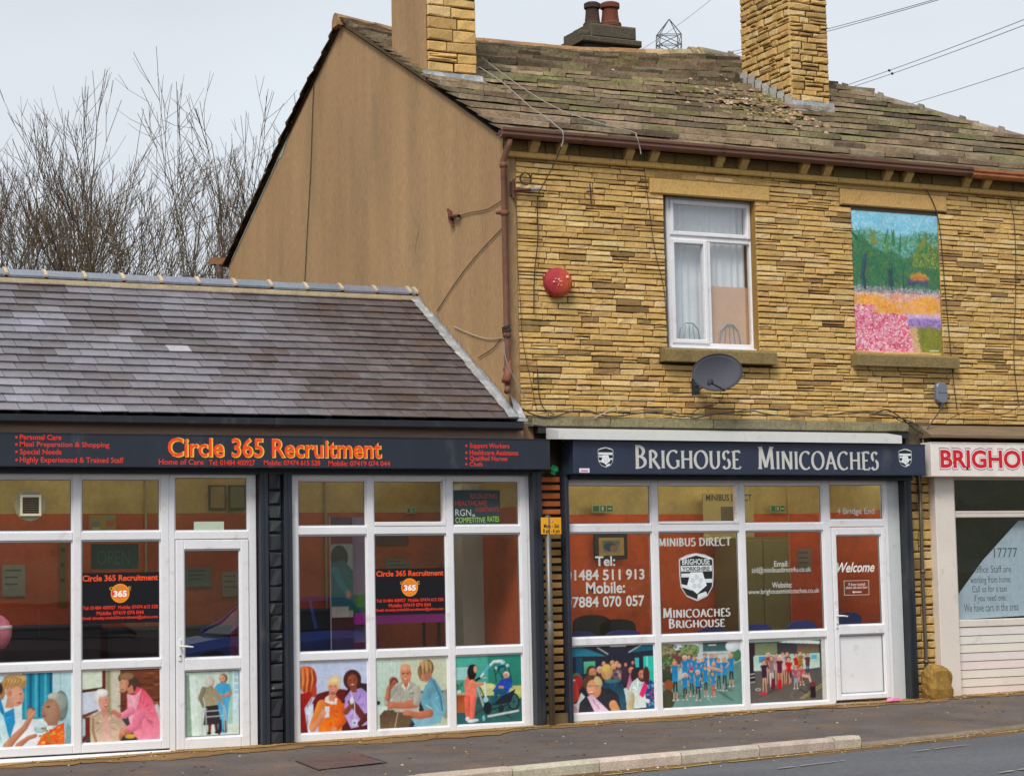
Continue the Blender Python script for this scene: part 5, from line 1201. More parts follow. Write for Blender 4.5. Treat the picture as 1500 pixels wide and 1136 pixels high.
z.Q([(1300, 500), (1425, 480), (1432, 250), (1385, 212), (1300, 225), (1256, 280), (1250, 400)], (170, 140, 214), (196, 170, 230)); z.F(1315, 155, 52, (150, 76, 50), (74, 34, 28), .05, 'afro'); z.Q([(1295, 240), (1350, 240), (1345, 190), (1300, 190)], (136, 70, 48)); z.Lm([(1390, 420), (1340, 350), (1300, 310)], [26, 26, 22], (110, 48, 40)); z.Lm([(1262, 380), (1300, 340)], [22, 18], (140, 70, 52)); z.Lm([(1370, 470), (1425, 420)], [20, 26], (96, 40, 36)); z.E(1308, 300, 16, 26, (228, 226, 232)); z.B(1308, 440, 1350, 482, (206, 216, 236)); z.B(1318, 455, 1336, 470, (70, 110, 190)); z.Lm([(1300, 230), (1330, 330), (1330, 440)], 3, (228, 226, 240))
z.done(w2, 'photo print of three women laughing over a cup of tea')
# man with walking stick
z = Z(shrink(cells2[(1, 0)]), (42, 712, 108, 775), PY)
z.B(42, 108, 712, 775, (206, 214, 186), (190, 200, 170)); z.B(42, 115, 270, 600, (206, 226, 214), (178, 206, 190))
for i in range(6): z.B(70+i*33, 120, 80+i*33, 560, (186, 214, 200))
z.B(42, 555, 140, 775, (206, 222, 214)); z.E(66, 520, 20, 20, (40, 50, 60)); z.Q([(440, 620), (712, 620), (712, 430), (450, 425)], (48, 44, 54)); z.E(690, 560, 40, 140, (150, 158, 156)); z.Q([(230, 775), (420, 775), (430, 640), (260, 640)], (30, 44, 60)); z.E(190, 745, 30, 40, (90, 140, 170))
z.Q([(80, 775), (240, 775), (330, 620), (250, 590), (120, 590), (76, 640)], (92, 72, 52), (112, 92, 66)); z.Q([(215, 775), (330, 775), (420, 640), (260, 600)], (104, 84, 60))
z.Q([(215, 610), (430, 630), (455, 480), (440, 380), (370, 330), (280, 335), (205, 380), (185, 460)], (166, 166, 152), (196, 196, 184))
for i in range(8): z.Lm([(220+i*27, 370), (222+i*27, 600)], 2, (140, 142, 134), 1)
for i in range(6): z.Lm([(205, 400+i*36), (440, 410+i*36)], 1.6, (150, 152, 144), 1)
z.Q([(285, 380), (345, 380), (370, 300), (290, 320)], (190, 104, 76)); z.E(322, 255, 50, 92, (220, 140, 104)); z.E(322, 200, 46, 34, (232, 164, 128)); z.E(368, 260, 9, 22, (206, 120, 90)); z.E(300, 258, 9, 5, (50, 36, 36)); z.E(340, 258, 9, 5, (50, 36, 36)); z.E(320, 312, 22, 9, (160, 50, 44)); z.E(320, 309, 15, 4, (244, 238, 230)); z.Lm([(280, 250), (365, 248)], 2.5, (60, 50, 50)); z.E(320, 280, 8, 12, (206, 122, 90)); z.Q([(280, 370), (320, 430), (300, 340)], (222, 222, 212)); z.Q([(360, 360), (325, 430), (350, 330)], (222, 222, 212))
z.Lm([(205, 400), (150, 480), (140, 530)], [40, 32, 26], (176, 176, 160)); z.Lm([(150, 480), (165, 390), (205, 340)], [26, 24, 28], (200, 120, 90)); z.E(208, 320, 40, 40, (176, 92, 68)); z.Lm([(175, 345), (205, 300), (240, 310), (250, 335)], 7, (90, 50, 40)); z.Lm([(185, 340), (160, 560), (135, 775)], 6, (120, 84, 60)); z.Lm([(410, 540), (300, 555), (190, 545)], [44, 34, 28], (206, 124, 92)); z.E(185, 548, 36, 38, (204, 122, 90)); z.Lm([(250, 600), (230, 690), (215, 770)], 6, (180, 160, 130)); z.Lm([(425, 400), (440, 470), (420, 530)], [34, 36, 34], (186, 186, 172))
z.E(530, 210, 56, 78, (130, 92, 56)); z.E(505, 190, 52, 56, (196, 160, 104)); z.E(470, 260, 34, 76, (150, 108, 66), -12)
for i in range(6): z.Lm([(455+i*20, 150), (460+i*20, 210), (470+i*16, 290)], [2, 5, 3], (214, 180, 124) if i % 2 else (120, 84, 50))
z.E(485, 300, 22, 36, (196, 130, 100)); z.Q([(500, 350), (570, 320), (560, 240), (500, 260)], (176, 116, 90))
z.Q([(385, 760), (640, 740), (690, 600), (660, 440), (600, 330), (560, 300), (510, 370), (460, 540), (500, 620)], (88, 150, 176), (124, 186, 206)); z.Q([(370, 680), (420, 775), (600, 750), (560, 690)], (130, 180, 202)); z.Lm([(540, 400), (500, 500), (530, 600)], [46, 50, 46], (108, 170, 192)); z.Lm([(540, 640), (440, 660), (360, 630)], [40, 34, 24], (196, 116, 84)); z.E(330, 625, 42, 28, (206, 132, 100)); z.Lm([(580, 340), (640, 480), (660, 620)], [8, 10, 8], (70, 128, 154)); z.Lm([(505, 560), (560, 600)], 5, (190, 222, 230))
z.done(w2, 'photo print of a bald man with a walking stick talking to a carer')
# patient hoist
z = Z(shrink(cells2[(2, 0)]), (770, 1390, 72, 735), PY)
z.B(770, 72, 1390, 560, (78, 178, 160), (64, 150, 134)); z.B(1075, 72, 1390, 520, (40, 140, 122), (34, 120, 104)); z.Q([(770, 735), (1390, 735), (1390, 440), (1100, 420), (770, 560)], (38, 84, 84), (44, 100, 100)); z.B(775, 185, 890, 300, (150, 208, 200)); z.Lm([(775, 190), (890, 188)], 4, (206, 226, 220)); z.Lm([(775, 298), (1060, 292)], 4, (170, 214, 206)); z.B(775, 425, 870, 610, (150, 70, 34), (190, 100, 50)); z.B(775, 425, 870, 445, (206, 160, 110))
for i in range(14): z.E(800+z.r.uniform(-28, 34), 365+z.r.uniform(-40, 34), 15, 6, (40, 110, 60), z.r.uniform(-70, 70))
z.B(785, 400, 822, 428, (190, 224, 220)); z.E(1070, 380, 76, 34, (226, 220, 150)); z.Q([(1000, 400), (1390, 400), (1390, 470), (1010, 460)], (196, 206, 130)); z.B(1300, 380, 1390, 440, (206, 190, 120)); z.E(1360, 450, 40, 50, (196, 206, 120))
z.Q([(860, 640), (925, 640), (965, 460), (960, 320), (930, 240), (890, 250), (858, 320), (860, 460)], (236, 110, 90), (248, 146, 122)); z.E(925, 235, 42, 78, (26, 20, 24)); z.E(940, 195, 34, 38, (30, 24, 28)); z.E(958, 205, 16, 34, (220, 160, 132)); z.Lm([(925, 330), (960, 350), (1040, 345)], [28, 20, 12], (232, 150, 110)); z.Lm([(960, 310), (1010, 285), (1040, 245)], [14, 12, 9], (30, 30, 36)); z.Lm([(880, 480), (885, 660)], [34, 22], (238, 104, 84)); z.Lm([(935, 480), (920, 660)], [32, 22], (246, 120, 100)); z.E(915, 695, 40, 17, (214, 228, 240)); z.E(950, 690, 30, 14, (206, 222, 236)); z.E(878, 672, 20, 20, (220, 230, 240))
z.Lm([(1010, 280), (1070, 200), (1130, 140), (1205, 138)], [10, 11, 13, 14], (222, 236, 240)); z.Lm([(1045, 240), (1085, 180)], 13, (96, 176, 214)); z.E(1212, 150, 24, 20, (180, 222, 226)); z.Lm([(1150, 195), (1250, 185)], 10, (24, 60, 140)); z.E(1150, 200, 12, 14, (200, 220, 206)); z.E(1256, 182, 16, 16, (200, 220, 206))
for a, b in (((1135, 210), (1150, 330)), ((1165, 205), (1210, 300)), ((1240, 200), (1210, 290)), ((1268, 200), (1290, 320)), ((1190, 200), (1150, 260))): z.Lm([a, b], 5, (24, 30, 60))
z.Lm([(1045, 340), (1048, 480)], 10, (226, 236, 240)); z.Lm([(975, 380), (1040, 600)], 9, (180, 196, 200)); z.Lm([(1000, 380), (1070, 560)], 6, (40, 46, 50)); z.E(1050, 500, 24, 28, (160, 214, 226)); z.Lm([(1070, 660), (1350, 620)], 9, (214, 226, 224)); z.Lm([(950, 620), (1070, 560)], 7, (60, 70, 76)); z.E(1028, 675, 14, 28, (110, 190, 206)); z.E(1065, 580, 40, 60, (24, 34, 44))
z.E(1308, 530, 56, 84, (20, 30, 38), sh=1); z.E(1308, 530, 42, 68, (54, 110, 106), sh=.9)
for k in range(8): a = k*pi/4; z.Lm([(1308, 530), (1308+50*cos(a), 530+76*sin(a))], 2.5, (30, 40, 48))
z.Q([(1090, 560), (1280, 540), (1330, 410), (1200, 470)], (28, 34, 44)); z.Lm([(1090, 600), (1250, 560)], 6, (30, 36, 44)); z.E(1190, 590, 28, 34, (30, 40, 46))
z.Q([(1190, 470), (1260, 450), (1305, 330), (1270, 300), (1200, 310), (1110, 420)], (20, 60, 160), (36, 90, 200)); z.Lm([(1220, 430), (1150, 430), (1130, 520)], [30, 26, 18], (20, 90, 120)); z.Lm([(1210, 390), (1180, 385)], 12, (216, 150, 124)); z.F(1242, 275, 28, (220, 150, 124), (232, 226, 220), -.3, 'short')
z.done(w2, 'photo print of a carer in coral scrubs moving a patient with a hoist')
# minibus party
z = Z(shrink(cells3[(0, 0)]), (45, 970, 95, 885), PY)
z.B(45, 95, 970, 885, (40, 42, 58), (26, 30, 44)); z.Q([(45, 130), (460, 230), (300, 200), (45, 220)], (30, 110, 130)); z.Q([(45, 95), (45, 210), (430, 220), (200, 120)], (24, 90, 112), (40, 130, 150)); z.Q([(970, 95), (970, 170), (690, 190), (820, 110)], (24, 96, 116)); z.Lm([(340, 118), (455, 200)], 6, (190, 204, 214)); z.Lm([(690, 186), (830, 105)], 6, (190, 204, 214)); z.B(480, 95, 660, 115, (236, 240, 244)); z.B(185, 278, 310, 420, (90, 190, 150), (60, 140, 120)); z.B(850, 240, 960, 430, (40, 200, 180)); z.B(755, 255, 800, 370, (60, 190, 196)); z.B(100, 230, 170, 420, (24, 70, 100)); z.B(880, 240, 900, 430, (120, 226, 214))
for x, y, r, h, sk in ((405, 305, 24, (120, 60, 50), SK), (500, 300, 24, (200, 130, 90), SK), (550, 310, 26, (130, 80, 60), SK), (650, 330, 22, (40, 30, 30), SK2), (730, 310, 20, (60, 40, 36), SK2), (520, 350, 30, (220, 190, 130), SK), (575, 340, 24, (206, 120, 90), SK)): z.E(x, y+45, r*1.7, r*2, (60, 50, 70)); z.F(x, y, r, sk, h, 0, 'bob')
z.E(270, 400, 62, 74, (70, 50, 34)); z.F(285, 400, 42, SK2, (190, 130, 70), .2, 'long'); z.F(362, 385, 36, SK, (226, 196, 170), 0, 'short'); z.Q([(300, 500), (420, 500), (420, 430), (320, 430)], (70, 40, 60)); z.E(440, 410, 66, 96, (196, 156, 76)); z.E(450, 420, 44, 70, (206, 160, 110)); z.E(430, 370, 50, 50, (222, 186, 100)); z.E(560, 450, 60, 70, (120, 90, 104)); z.Lm([(560, 420), (610, 500)], 20, (200, 150, 120)); z.E(540, 440, 26, 20, (60, 70, 110)); z.E(640, 480, 46, 90, (66, 40, 60))
z.F(715, 400, 44, SK2, (50, 30, 34), -.3, 'long'); z.Q([(650, 620), (760, 620), (770, 480), (690, 450)], (180, 100, 140), (206, 130, 160)); z.E(740, 470, 36, 90, (56, 34, 40)); z.E(940, 520, 60, 90, (40, 190, 170)); z.Q([(640, 860), (900, 850), (930, 560), (800, 480), (720, 540), (680, 620)], (190, 214, 214), (226, 238, 236)); z.Q([(870, 885), (970, 885), (970, 560), (920, 520), (860, 620)], (30, 60, 130), (40, 90, 150)); z.F(835, 450, 56, (190, 130, 100), (90, 40, 34), -.15, 'long'); z.E(880, 470, 36, 110, (84, 36, 32)); z.Q([(790, 700), (840, 735), (900, 590), (850, 550)], (232, 40, 120)); z.Lm([(690, 860), (700, 700)], 50, (206, 190, 150)); z.E(640, 700, 50, 90, (206, 226, 222)); z.Lm([(900, 780), (820, 750), (760, 700)], 22, (236, 244, 236))
for i in range(24): z.E(z.r.uniform(890, 965), z.r.uniform(560, 860), 12, 9, z.r.choice([(60, 130, 190), (206, 60, 80), (40, 60, 120), (120, 190, 200)]))
z.Q([(365, 860), (630, 860), (620, 660), (560, 520), (480, 500), (400, 515), (360, 600)], (28, 56, 84), (44, 96, 116)); z.E(500, 520, 90, 26, (60, 116, 130)); z.Lm([(600, 560), (630, 700), (640, 850)], [10, 12, 10], (30, 80, 100))
z.E(100, 500, 66, 96, (60, 130, 100)); z.E(105, 520, 62, 90, (176, 40, 44)); z.E(85, 560, 34, 60, (206, 60, 56)); z.E(70, 490, 20, 10, (230, 240, 230)); z.Q([(45, 780), (130, 700), (120, 560), (45, 560)], (196, 60, 50)); z.Q([(45, 885), (190, 885), (200, 700), (150, 640), (100, 760), (45, 780)], (196, 206, 206), (226, 226, 226)); z.E(60, 850, 50, 60, (226, 160, 180))
z.Q([(110, 895), (590, 885), (560, 680), (460, 600), (380, 590), (200, 680), (130, 760)], (40, 40, 48), (50, 50, 60)); z.E(255, 530, 92, 90, (90, 62, 44)); z.E(290, 600, 78, 110, (232, 160, 116), -20); z.E(340, 520, 40, 70, (216, 190, 130), -30); z.E(240, 570, 26, 18, (200, 160, 150)); z.E(310, 575, 26, 18, (200, 160, 150)); z.Lm([(200, 560), (350, 570)], 3, (80, 60, 60)); z.E(262, 640, 34, 10, (246, 240, 236)); z.E(262, 645, 38, 14, (190, 70, 66)); z.E(262, 640, 32, 7, (248, 244, 240)); z.Q([(215, 690), (270, 670), (460, 880), (300, 890)], (222, 190, 220), (240, 214, 236)); z.Lm([(500, 800), (530, 870)], 54, (232, 160, 110)); z.Lm([(280, 730), (300, 780)], 5, (190, 60, 120)); z.Lm([(320, 790), (345, 840)], 5, (190, 60, 120))
z.done(w3, 'photo print of a party of women smiling on board a minibus')
# group in blue shirts and group of women by a coach
def figs(z, L_, shirt, rng, leg=(30, 32, 44), skin=SK, shoes=(230, 230, 230)):
    for f in L_:
        x, y, r, foot = f[:4]; sc = f[4] if len(f) > 4 else shirt; lg = f[5] if len(f) > 5 else leg; hr = f[6] if len(f) > 6 else rng.choice([(206, 170, 110), (120, 80, 50), (226, 214, 200), (90, 60, 40), (160, 110, 70)])
        H = foot-y; hip = y+H*.5
        for q in (-1, 1): z.Lm([(x+q*r*.4, hip), (x+q*r*.6, foot-H*.22), (x+q*r*.65, foot)], [r*.42, r*.3, r*.24], lg); z.Lm([(x+q*r*.6, foot-H*.2), (x+q*r*.65, foot-3)], r*.24, tuple(skin) if rng.random() < .5 else lg); z.E(x+q*r*.8, foot, r*.42, r*.22, shoes)
        z.Q([(x-r*1.0, hip), (x+r*1.0, hip), (x+r*1.25, y+r*1.5), (x+r*.6, y+r*.95), (x-r*.6, y+r*.95), (x-r*1.25, y+r*1.5)], tuple(a*.85 for a in sc), sc)
        for q in (-1, 1): z.Lm([(x+q*r*1.15, y+r*1.4), (x+q*r*1.35, y+r*2.3)], [r*.4, r*.36], sc); z.Lm([(x+q*r*1.35, y+r*2.3), (x+q*r*rng.uniform(.5, 1.5), y+r*3.5)], [r*.26, r*.2], skin)
        z.F(x, y, r, skin, hr, rng.uniform(-.4, .4), 'short' if rng.random() < .6 else 'bob')
rr = random.Random(44)
z = Z(shrink(cells3[(1, 0)]), (8, 722, 60, 645), PY)
z.B(8, 60, 722, 645, (206, 216, 222), (140, 170, 160)); z.Q([(8, 645), (722, 645), (722, 240), (560, 300), (8, 430)], (96, 136, 124), (110, 150, 144)); z.E(60, 160, 80, 100, (120, 130, 80)); z.B(8, 70, 125, 250, (140, 136, 100), (160, 150, 120)); z.E(200, 190, 110, 70, (110, 60, 60)); z.E(270, 130, 90, 50, (120, 160, 90)); z.E(60, 230, 60, 70, (60, 110, 60)); z.B(345, 62, 640, 280, (176, 190, 190), (206, 214, 214)); z.B(378, 66, 612, 150, (50, 80, 84), (70, 104, 104)); z.Lm([(430, 92), (495, 92)], 4, (230, 236, 236)); z.B(372, 170, 600, 180, (150, 160, 160)); z.E(670, 190, 50, 60, (70, 120, 80)); z.E(640, 110, 60, 50, (222, 230, 236)); z.E(60, 330, 70, 90, (60, 66, 50)); z.E(70, 440, 40, 56, (150, 84, 44)); z.E(60, 560, 60, 90, (74, 72, 50))
for i in range(160): z.E(z.r.uniform(20, 330), z.r.uniform(80, 300), 11, 8, z.r.choice([(80, 110, 60), (130, 70, 64), (150, 160, 110), (100, 60, 54), (110, 140, 84)]))
BL = (30, 144, 206)
figs(z, [(255, 190, 18, 440), (296, 205, 18, 440), (395, 185, 17, 420), (455, 190, 17, 430), (490, 190, 16, 420), (372, 222, 16, 430), (215, 200, 22, 520), (340, 225, 18, 480), (512, 235, 17, 500), (625, 195, 22, 470), (128, 240, 23, 570), (470, 262, 17, 480), (565, 230, 20, 505)], BL, rr)
figs(z, [(272, 310, 19, 540), (396, 295, 17, 550), (213, 355, 21, 570), (326, 335, 21, 580), (458, 352, 17, 555, BL, (226, 50, 40))], BL, rr)
z.E(272, 296, 20, 14, (200, 40, 90)); z.Lm([(430, 290), (540, 325)], [14, 12], SK)
z.done(w3, 'photo print of a large family group in matching blue shirts')
z = Z(shrink(cells3[(2, 0)]), (782, 1440, 30, 590), PY)
z.B(782, 30, 1440, 590, (86, 82, 86), (104, 96, 92)); z.B(782, 30, 1390, 300, (186, 210, 196), (196, 216, 204)); z.Q([(782, 150), (835, 170), (835, 50), (782, 50)], (44, 22, 34)); z.B(782, 60, 835, 420, (50, 26, 38)); z.B(835, 50, 1385, 165, (40, 36, 46), (70, 66, 70)); z.B(840, 60, 1025, 160, (96, 108, 84), (130, 140, 104)); z.B(1195, 60, 1380, 160, (76, 40, 56), (120, 110, 80)); z.B(825, 172, 1385, 300, (170, 206, 190), (196, 222, 208)); z.B(870, 178, 930, 230, (60, 140, 196)); z.B(1312, 180, 1360, 216, (90, 180, 214)); z.Q([(1390, 590), (1440, 590), (1440, 30), (1390, 30)], (206, 206, 200)); z.Q([(1385, 300), (1400, 300), (1400, 40), (1385, 50)], (40, 50, 46)); z.Q([(782, 590), (1400, 590), (1400, 290), (1290, 300), (782, 400)], (86, 78, 78), (104, 98, 90)); z.Q([(1040, 60), (1390, 85), (1390, 60), (1150, 38)], (214, 226, 222))
for y in (330, 360, 400): z.Lm([(785, y), (830, y-6)], 4, (206, 200, 200))
z.E(856, 462, 24, 12, (206, 200, 190), sh=1); z.E(856, 462, 16, 7, (86, 78, 78), sh=1); z.Lm([(1230, 560), (1400, 460)], 3, (196, 176, 80)); z.Lm([(1210, 558), (1395, 440)], 3, (196, 176, 80))
RD = (206, 30, 34)
figs(z, [(948, 165, 17, 420, (160, 60, 60)), (1018, 170, 17, 430, (206, 150, 170)), (1072, 165, 17, 430, (226, 190, 200)), (1110, 165, 18, 430, (150, 130, 150)), (1185, 180, 18, 420, RD), (1222, 165, 17, 420, (170, 130, 60)), (1280, 180, 17, 380, (100, 60, 66), (60, 60, 90)), (975, 195, 19, 450, (150, 130, 130), (226, 220, 220)), (1042, 200, 19, 455, (96, 30, 60), SK2), (1120, 215, 21, 420, (214, 20, 26), (70, 30, 44)), (912, 230, 20, 500, (56, 36, 60), SK)], RD, rr, leg=SK, shoes=(190, 20, 40))
z.Lm([(1040, 400), (1036, 450)], [20, 22], (206, 20, 40)); z.Lm([(985, 390), (980, 450)], [20, 22], (120, 20, 60)); z.E(900, 500, 34, 14, (206, 40, 70))
figs(z, [(1175, 290, 18, 470, (190, 90, 130), (130, 190, 214)), (1228, 285, 18, 440, (206, 90, 110), (40, 36, 44))], RD, rr)
z.Lm([(1240, 360), (1290, 370), (1300, 410)], [14, 12, 10], (222, 180, 160)); z.E(1175, 274, 24, 10, (200, 150, 110)); z.B(1296, 445, 1342, 560, (40, 20, 36)); z.E(1320, 440, 24, 22, (120, 50, 50))
z.done(w3, 'photo print of women dressed in red posing beside a coach')

# black advert prints in the recruitment windows
def circle_ad(root, pl, pr, pt_, pb_, Y=PY):
    x0, x1 = FX(pl, 870, Y), FX(pr, 870, Y); pm_ = (pl+pr)/2; f = lambda v: FZ(pm_, v, Y)
    m = MB(); m.box(x0, x1, Y+.0003, Y+.004, f(pb_), f(pt_), C(22, 20, 26)); ad = build(m, 'advert_panel', M['print'], root)
    W, H = pr-pl, pb_-pt_; L_ = lambda u: pl+u*W; V = lambda v: pt_+v*H
    m = MB(); line(m, 'Circle 365 Recruitment', L_(.02), L_(.98), V(.16), V(.05), Y, ORG, .0008, .028)
    line(m, 'Tel: 01484 400927  Mobile: 07474 615 528', L_(.02), L_(.98), V(.72), V(.655), Y, REDT, .0008, .03)
    line(m, 'Mobile: 07419 074 044', L_(.2), L_(.8), V(.83), V(.76), Y, REDT, .0008, .03); line(m, 'Email: timothy.circle365recruitment@yahoo.com', L_(.02), L_(.98), V(.915), V(.86), Y, REDT, .0008, .03)
    build(m, 'lettering', M['vinyl'], root)
    a = MB(); cx, cz = FX(L_(.5), 870, Y), f(V(.41)); r = .12*(x1-x0)
    a.lathe((cx, Y, cz), (0, -1, 0), [(r, 0), (r, .0008)], C(240, 150, 30), 24); a.lathe((cx, Y-.0008, cz), (0, -1, 0), [(r*.85, 0), (r*.85, .0004)], C(246, 120, 34), 24); a.quad([(cx-r*.9, Y-.0016, cz-r*.2), (cx-r*.3, Y-.0016, cz-r*.3), (cx-r*.3, Y-.0016, cz+r*.45), (cx-r*.85, Y-.0016, cz+r*.3)], C(226, 60, 30))
    line(a, 'CIRCLE', L_(.36), L_(.64), V(.35), V(.28), Y, C(206, 150, 40), .002, .02); line(a, '365', L_(.415), L_(.585), V(.475), V(.365), Y, C(250, 250, 250), .0022, .04); line(a, 'RECRUITMENT', L_(.42), L_(.58), V(.55), V(.52), Y, C(226, 190, 40), .002, .01)
    build(a, 'logo', M['vinyl'], root)
circle_ad(w1, 118.5, 233.5, 838, 912); circle_ad(w2, 549, 651.5, 832, 899.5)

# lettering on the minicoach windows (0: telephone, 1: crest, 2: addresses)
VY = .004
m = MB(); c_ = LGT
line(m, 'Tel:', 872, 901, 828, 814.5, VY, c_, .001, .02); line(m, '01484', 828, 877, 849, 834.5, VY, c_, .001, .02); line(m, '511', 883, 909, 848.5, 834, VY, c_, .001, .02); line(m, '913', 917, 944, 847.5, 833.5, VY, c_, .001, .02)
line(m, 'Mobile:', 858.5, 915.5, 868, 852, VY, c_, .001, .02)
line(m, '07884', 828, 877, 888.5, 874, VY, c_, .001, .02); line(m, '070', 883, 910, 887.5, 873, VY, c_, .001, .02); line(m, '057', 917, 944, 886.5, 872, VY, c_, .001, .02)
build(m, 'lettering', M['vinyl'], w3)
m = MB(); sline(m, 'MINIBUS DIRECT', 964.5, 1070, 799, 787.5, VY, c_, small=1, thick=.2, thin=.08); sline(m, 'MINICOACHES', 970.5, 1069, 903, 889, VY, c_, thick=.2, thin=.08); sline(m, 'BRIGHOUSE', 979.5, 1061, 918, 905, VY, c_, thick=.2, thin=.08)
build(m, 'lettering', M['vinyl'], w3)
m = MB(); line(m, 'Email:', 1134, 1155, 829, 821, VY, c_, .001, .008); line(m, 'zid@minibusdirect4u.co.uk', 1101, 1188, 837.5, 830, VY, c_, .001, .004); line(m, 'Website:', 1131, 1160, 860, 852, VY, c_, .001, .008); line(m, 'www.brighouseminicoaches.co.uk', 1096, 1200, 868.5, 861.5, VY, c_, .001, .004)
build(m, 'lettering', M['vinyl'], w3)
def crest(m, pl, pr, pt_, pb_, Y, text=True):
    pm_ = (pl+pr)/2; x0, x1 = FX(pl, pt_, Y), FX(pr, pt_, Y); z1, z0 = FZ(pm_, pt_, Y), FZ(pm_, pb_, Y); W, H = x1-x0, z1-z0; F = front(Y); n = [.0008]
    def pg(pts, c): m.add([F(x0+u*W, z0+v*H, n[0]) for u, v in pts], [tuple(range(len(pts)))], c); n[0] += .0002
    def shield(s, o=0): return [(.5, .0+o), (.8, .1+o*.8), (.97-s, .3), (1-s, .55), (1-s, .88-s), (.75, .97-s*.8), (.5, 1-s*.8), (.25, .97-s*.8), (s, .88-s), (s, .55), (.03+s, .3), (.2, .1+o*.8)]
    pg(shield(0), C(190, 194, 196)); pg(shield(.035, .04), C(26, 28, 32))
    w = C(220, 224, 226)
    pg([(.05, .72), (.95, .72), (.95, .74), (.05, .74)], w); pg([(.05, .62), (.95, .62), (.95, .735), (.05, .735)], w); pg([(.06, .5), (.4, .5), (.4, .58), (.06, .58)], w); pg([(.62, .38), (.95, .38), (.95, .46), (.62, .46)], w); pg([(.06, .3), (.36, .22), (.3, .32), (.06, .36)], w); pg([(.5, .04), (.8, .12), (.76, .2), (.52, .14)], w); pg([(.06, .86), (.5, .95), (.94, .86), (.94, .9), (.5, .99), (.06, .9)], w)
    star = [(.5+(.3 if k % 2 else .24)*cos(pi/2+k*pi/5), .4+(.3 if k % 2 else .24)*sin(pi/2+k*pi/5)*W/H*1.0) for k in range(10)]
    pg(star, C(232, 238, 240))
    for k in range(5): a = pi/2+k*2*pi/5; pg([(.5+.12*cos(a)+.07*cos(t*pi/3), .4+(.12*sin(a)+.07*sin(t*pi/3))*W/H) for t in range(6)], C(206, 214, 220))
    if text:
        line(m, 'BRIGHOUSE', pl+W*0+(pr-pl)*.1, pl+(pr-pl)*.9, pt_+(pb_-pt_)*.235, pt_+(pb_-pt_)*.125, Y, w, .003, .02); line(m, 'YORKSHIRE', pl+(pr-pl)*.1, pl+(pr-pl)*.9, pt_+(pb_-pt_)*.365, pt_+(pb_-pt_)*.285, Y, C(20, 22, 26), .003, .02)
m = MB(); crest(m, 994, 1044.5, 809.5, 880, VY); build(m, 'crest', M['vinyl'], w3)
m = MB(); DY = -.006; line(m, '4 Bridge End', 1226, 1281, 752, 743.5, VY, c_, .001, .015); build(m, 'lettering', M['vinyl'], dframe3)
m = MB(); line(m, 'Welcome', 1226, 1281, 837, 823.5, DY, C(226, 226, 220), .001, .02, .35)
x0, x1, z1, z0 = FX(1236.5, 860, DY), FX(1273, 860, DY), FZ(1255, 849.5, DY), FZ(1255, 871, DY); t_ = .005
for a, b, p, q_ in ((x0, x1, z0, z0+t_), (x0, x1, z1-t_, z1), (x0, x0+t_, z0+t_, z1-t_), (x1-t_, x1, z0+t_, z1-t_)): m.box(a, b, DY-.001, DY, p, q_, C(210, 206, 196))
line(m, 'If door locked', 1243, 1267, 857, 853, DY, C(210, 206, 196), .001, .01); line(m, 'please ask next door', 1239, 1271, 861.5, 857.5, DY, C(210, 206, 196), .001, .01)
xa, xb_ = FX(1248, 866, DY), FX(1262, 866, DY); za = FZ(1255, 866.5, DY); m.quad([(xa, DY-.001, za), (xa+.03, DY-.001, za-.018), (xa+.03, DY-.001, za+.018)], c_); m.box(xa+.03, xb_, DY-.0015, DY-.0002, za-.007, za+.007, c_)
build(m, 'lettering', M['vinyl'], door3)

# ================================================================ SIGNBOARDS
def board(name, label, pl, pr, py_t, py_b, Y, depth, c, x0=None, x1=None, tilt=.015):
    pm_ = (max(pl, 0)+min(pr, 1500))/2; xa = FX(pl, (py_t+py_b)/2, Y) if x0 is None else x0; xb = FX(pr, (py_t+py_b)/2, Y) if x1 is None else x1
    z1, z0 = FZ(pm_, py_t, Y), FZ(pm_, py_b, Y); r = empty(name, label, 'sign', ((xa+xb)/2, Y+depth/2, z0), 'signboards over the shopfronts')
    m = MB(); m.bev(xa, xb, Y, Y+depth, z0, z1, c, .006)
    pn = build(m, 'panel', M['paint'], r); e = MB(); k = tuple(a*.8 for a in c)
    e.box(xa, xb, Y-.006, Y-.0005, z1-.012, z1, k); e.box(xa, xb, Y-.006, Y-.0005, z0, z0+.012, k); build(e, 'edge_trim', M['paint'], r); return r, xa, xb, z0, z1
Y1 = -.30
r, *_ = board('sign_board', 'long dark blue board reading Circle 365 Recruitment in orange', -80, 806, 637.6, 684.6, Y1, .16, NAVY, x0=-9.6)
m = MB(); line(m, 'Circle 365 Recruitment', 246.5, 559.5, 669.2, 643.6, Y1, C(250, 190, 60), .0015, .034); line(m, 'Circle 365 Recruitment', 245.5, 558, 668.6, 643.2, Y1, C(246, 74, 16), .0032, .012)
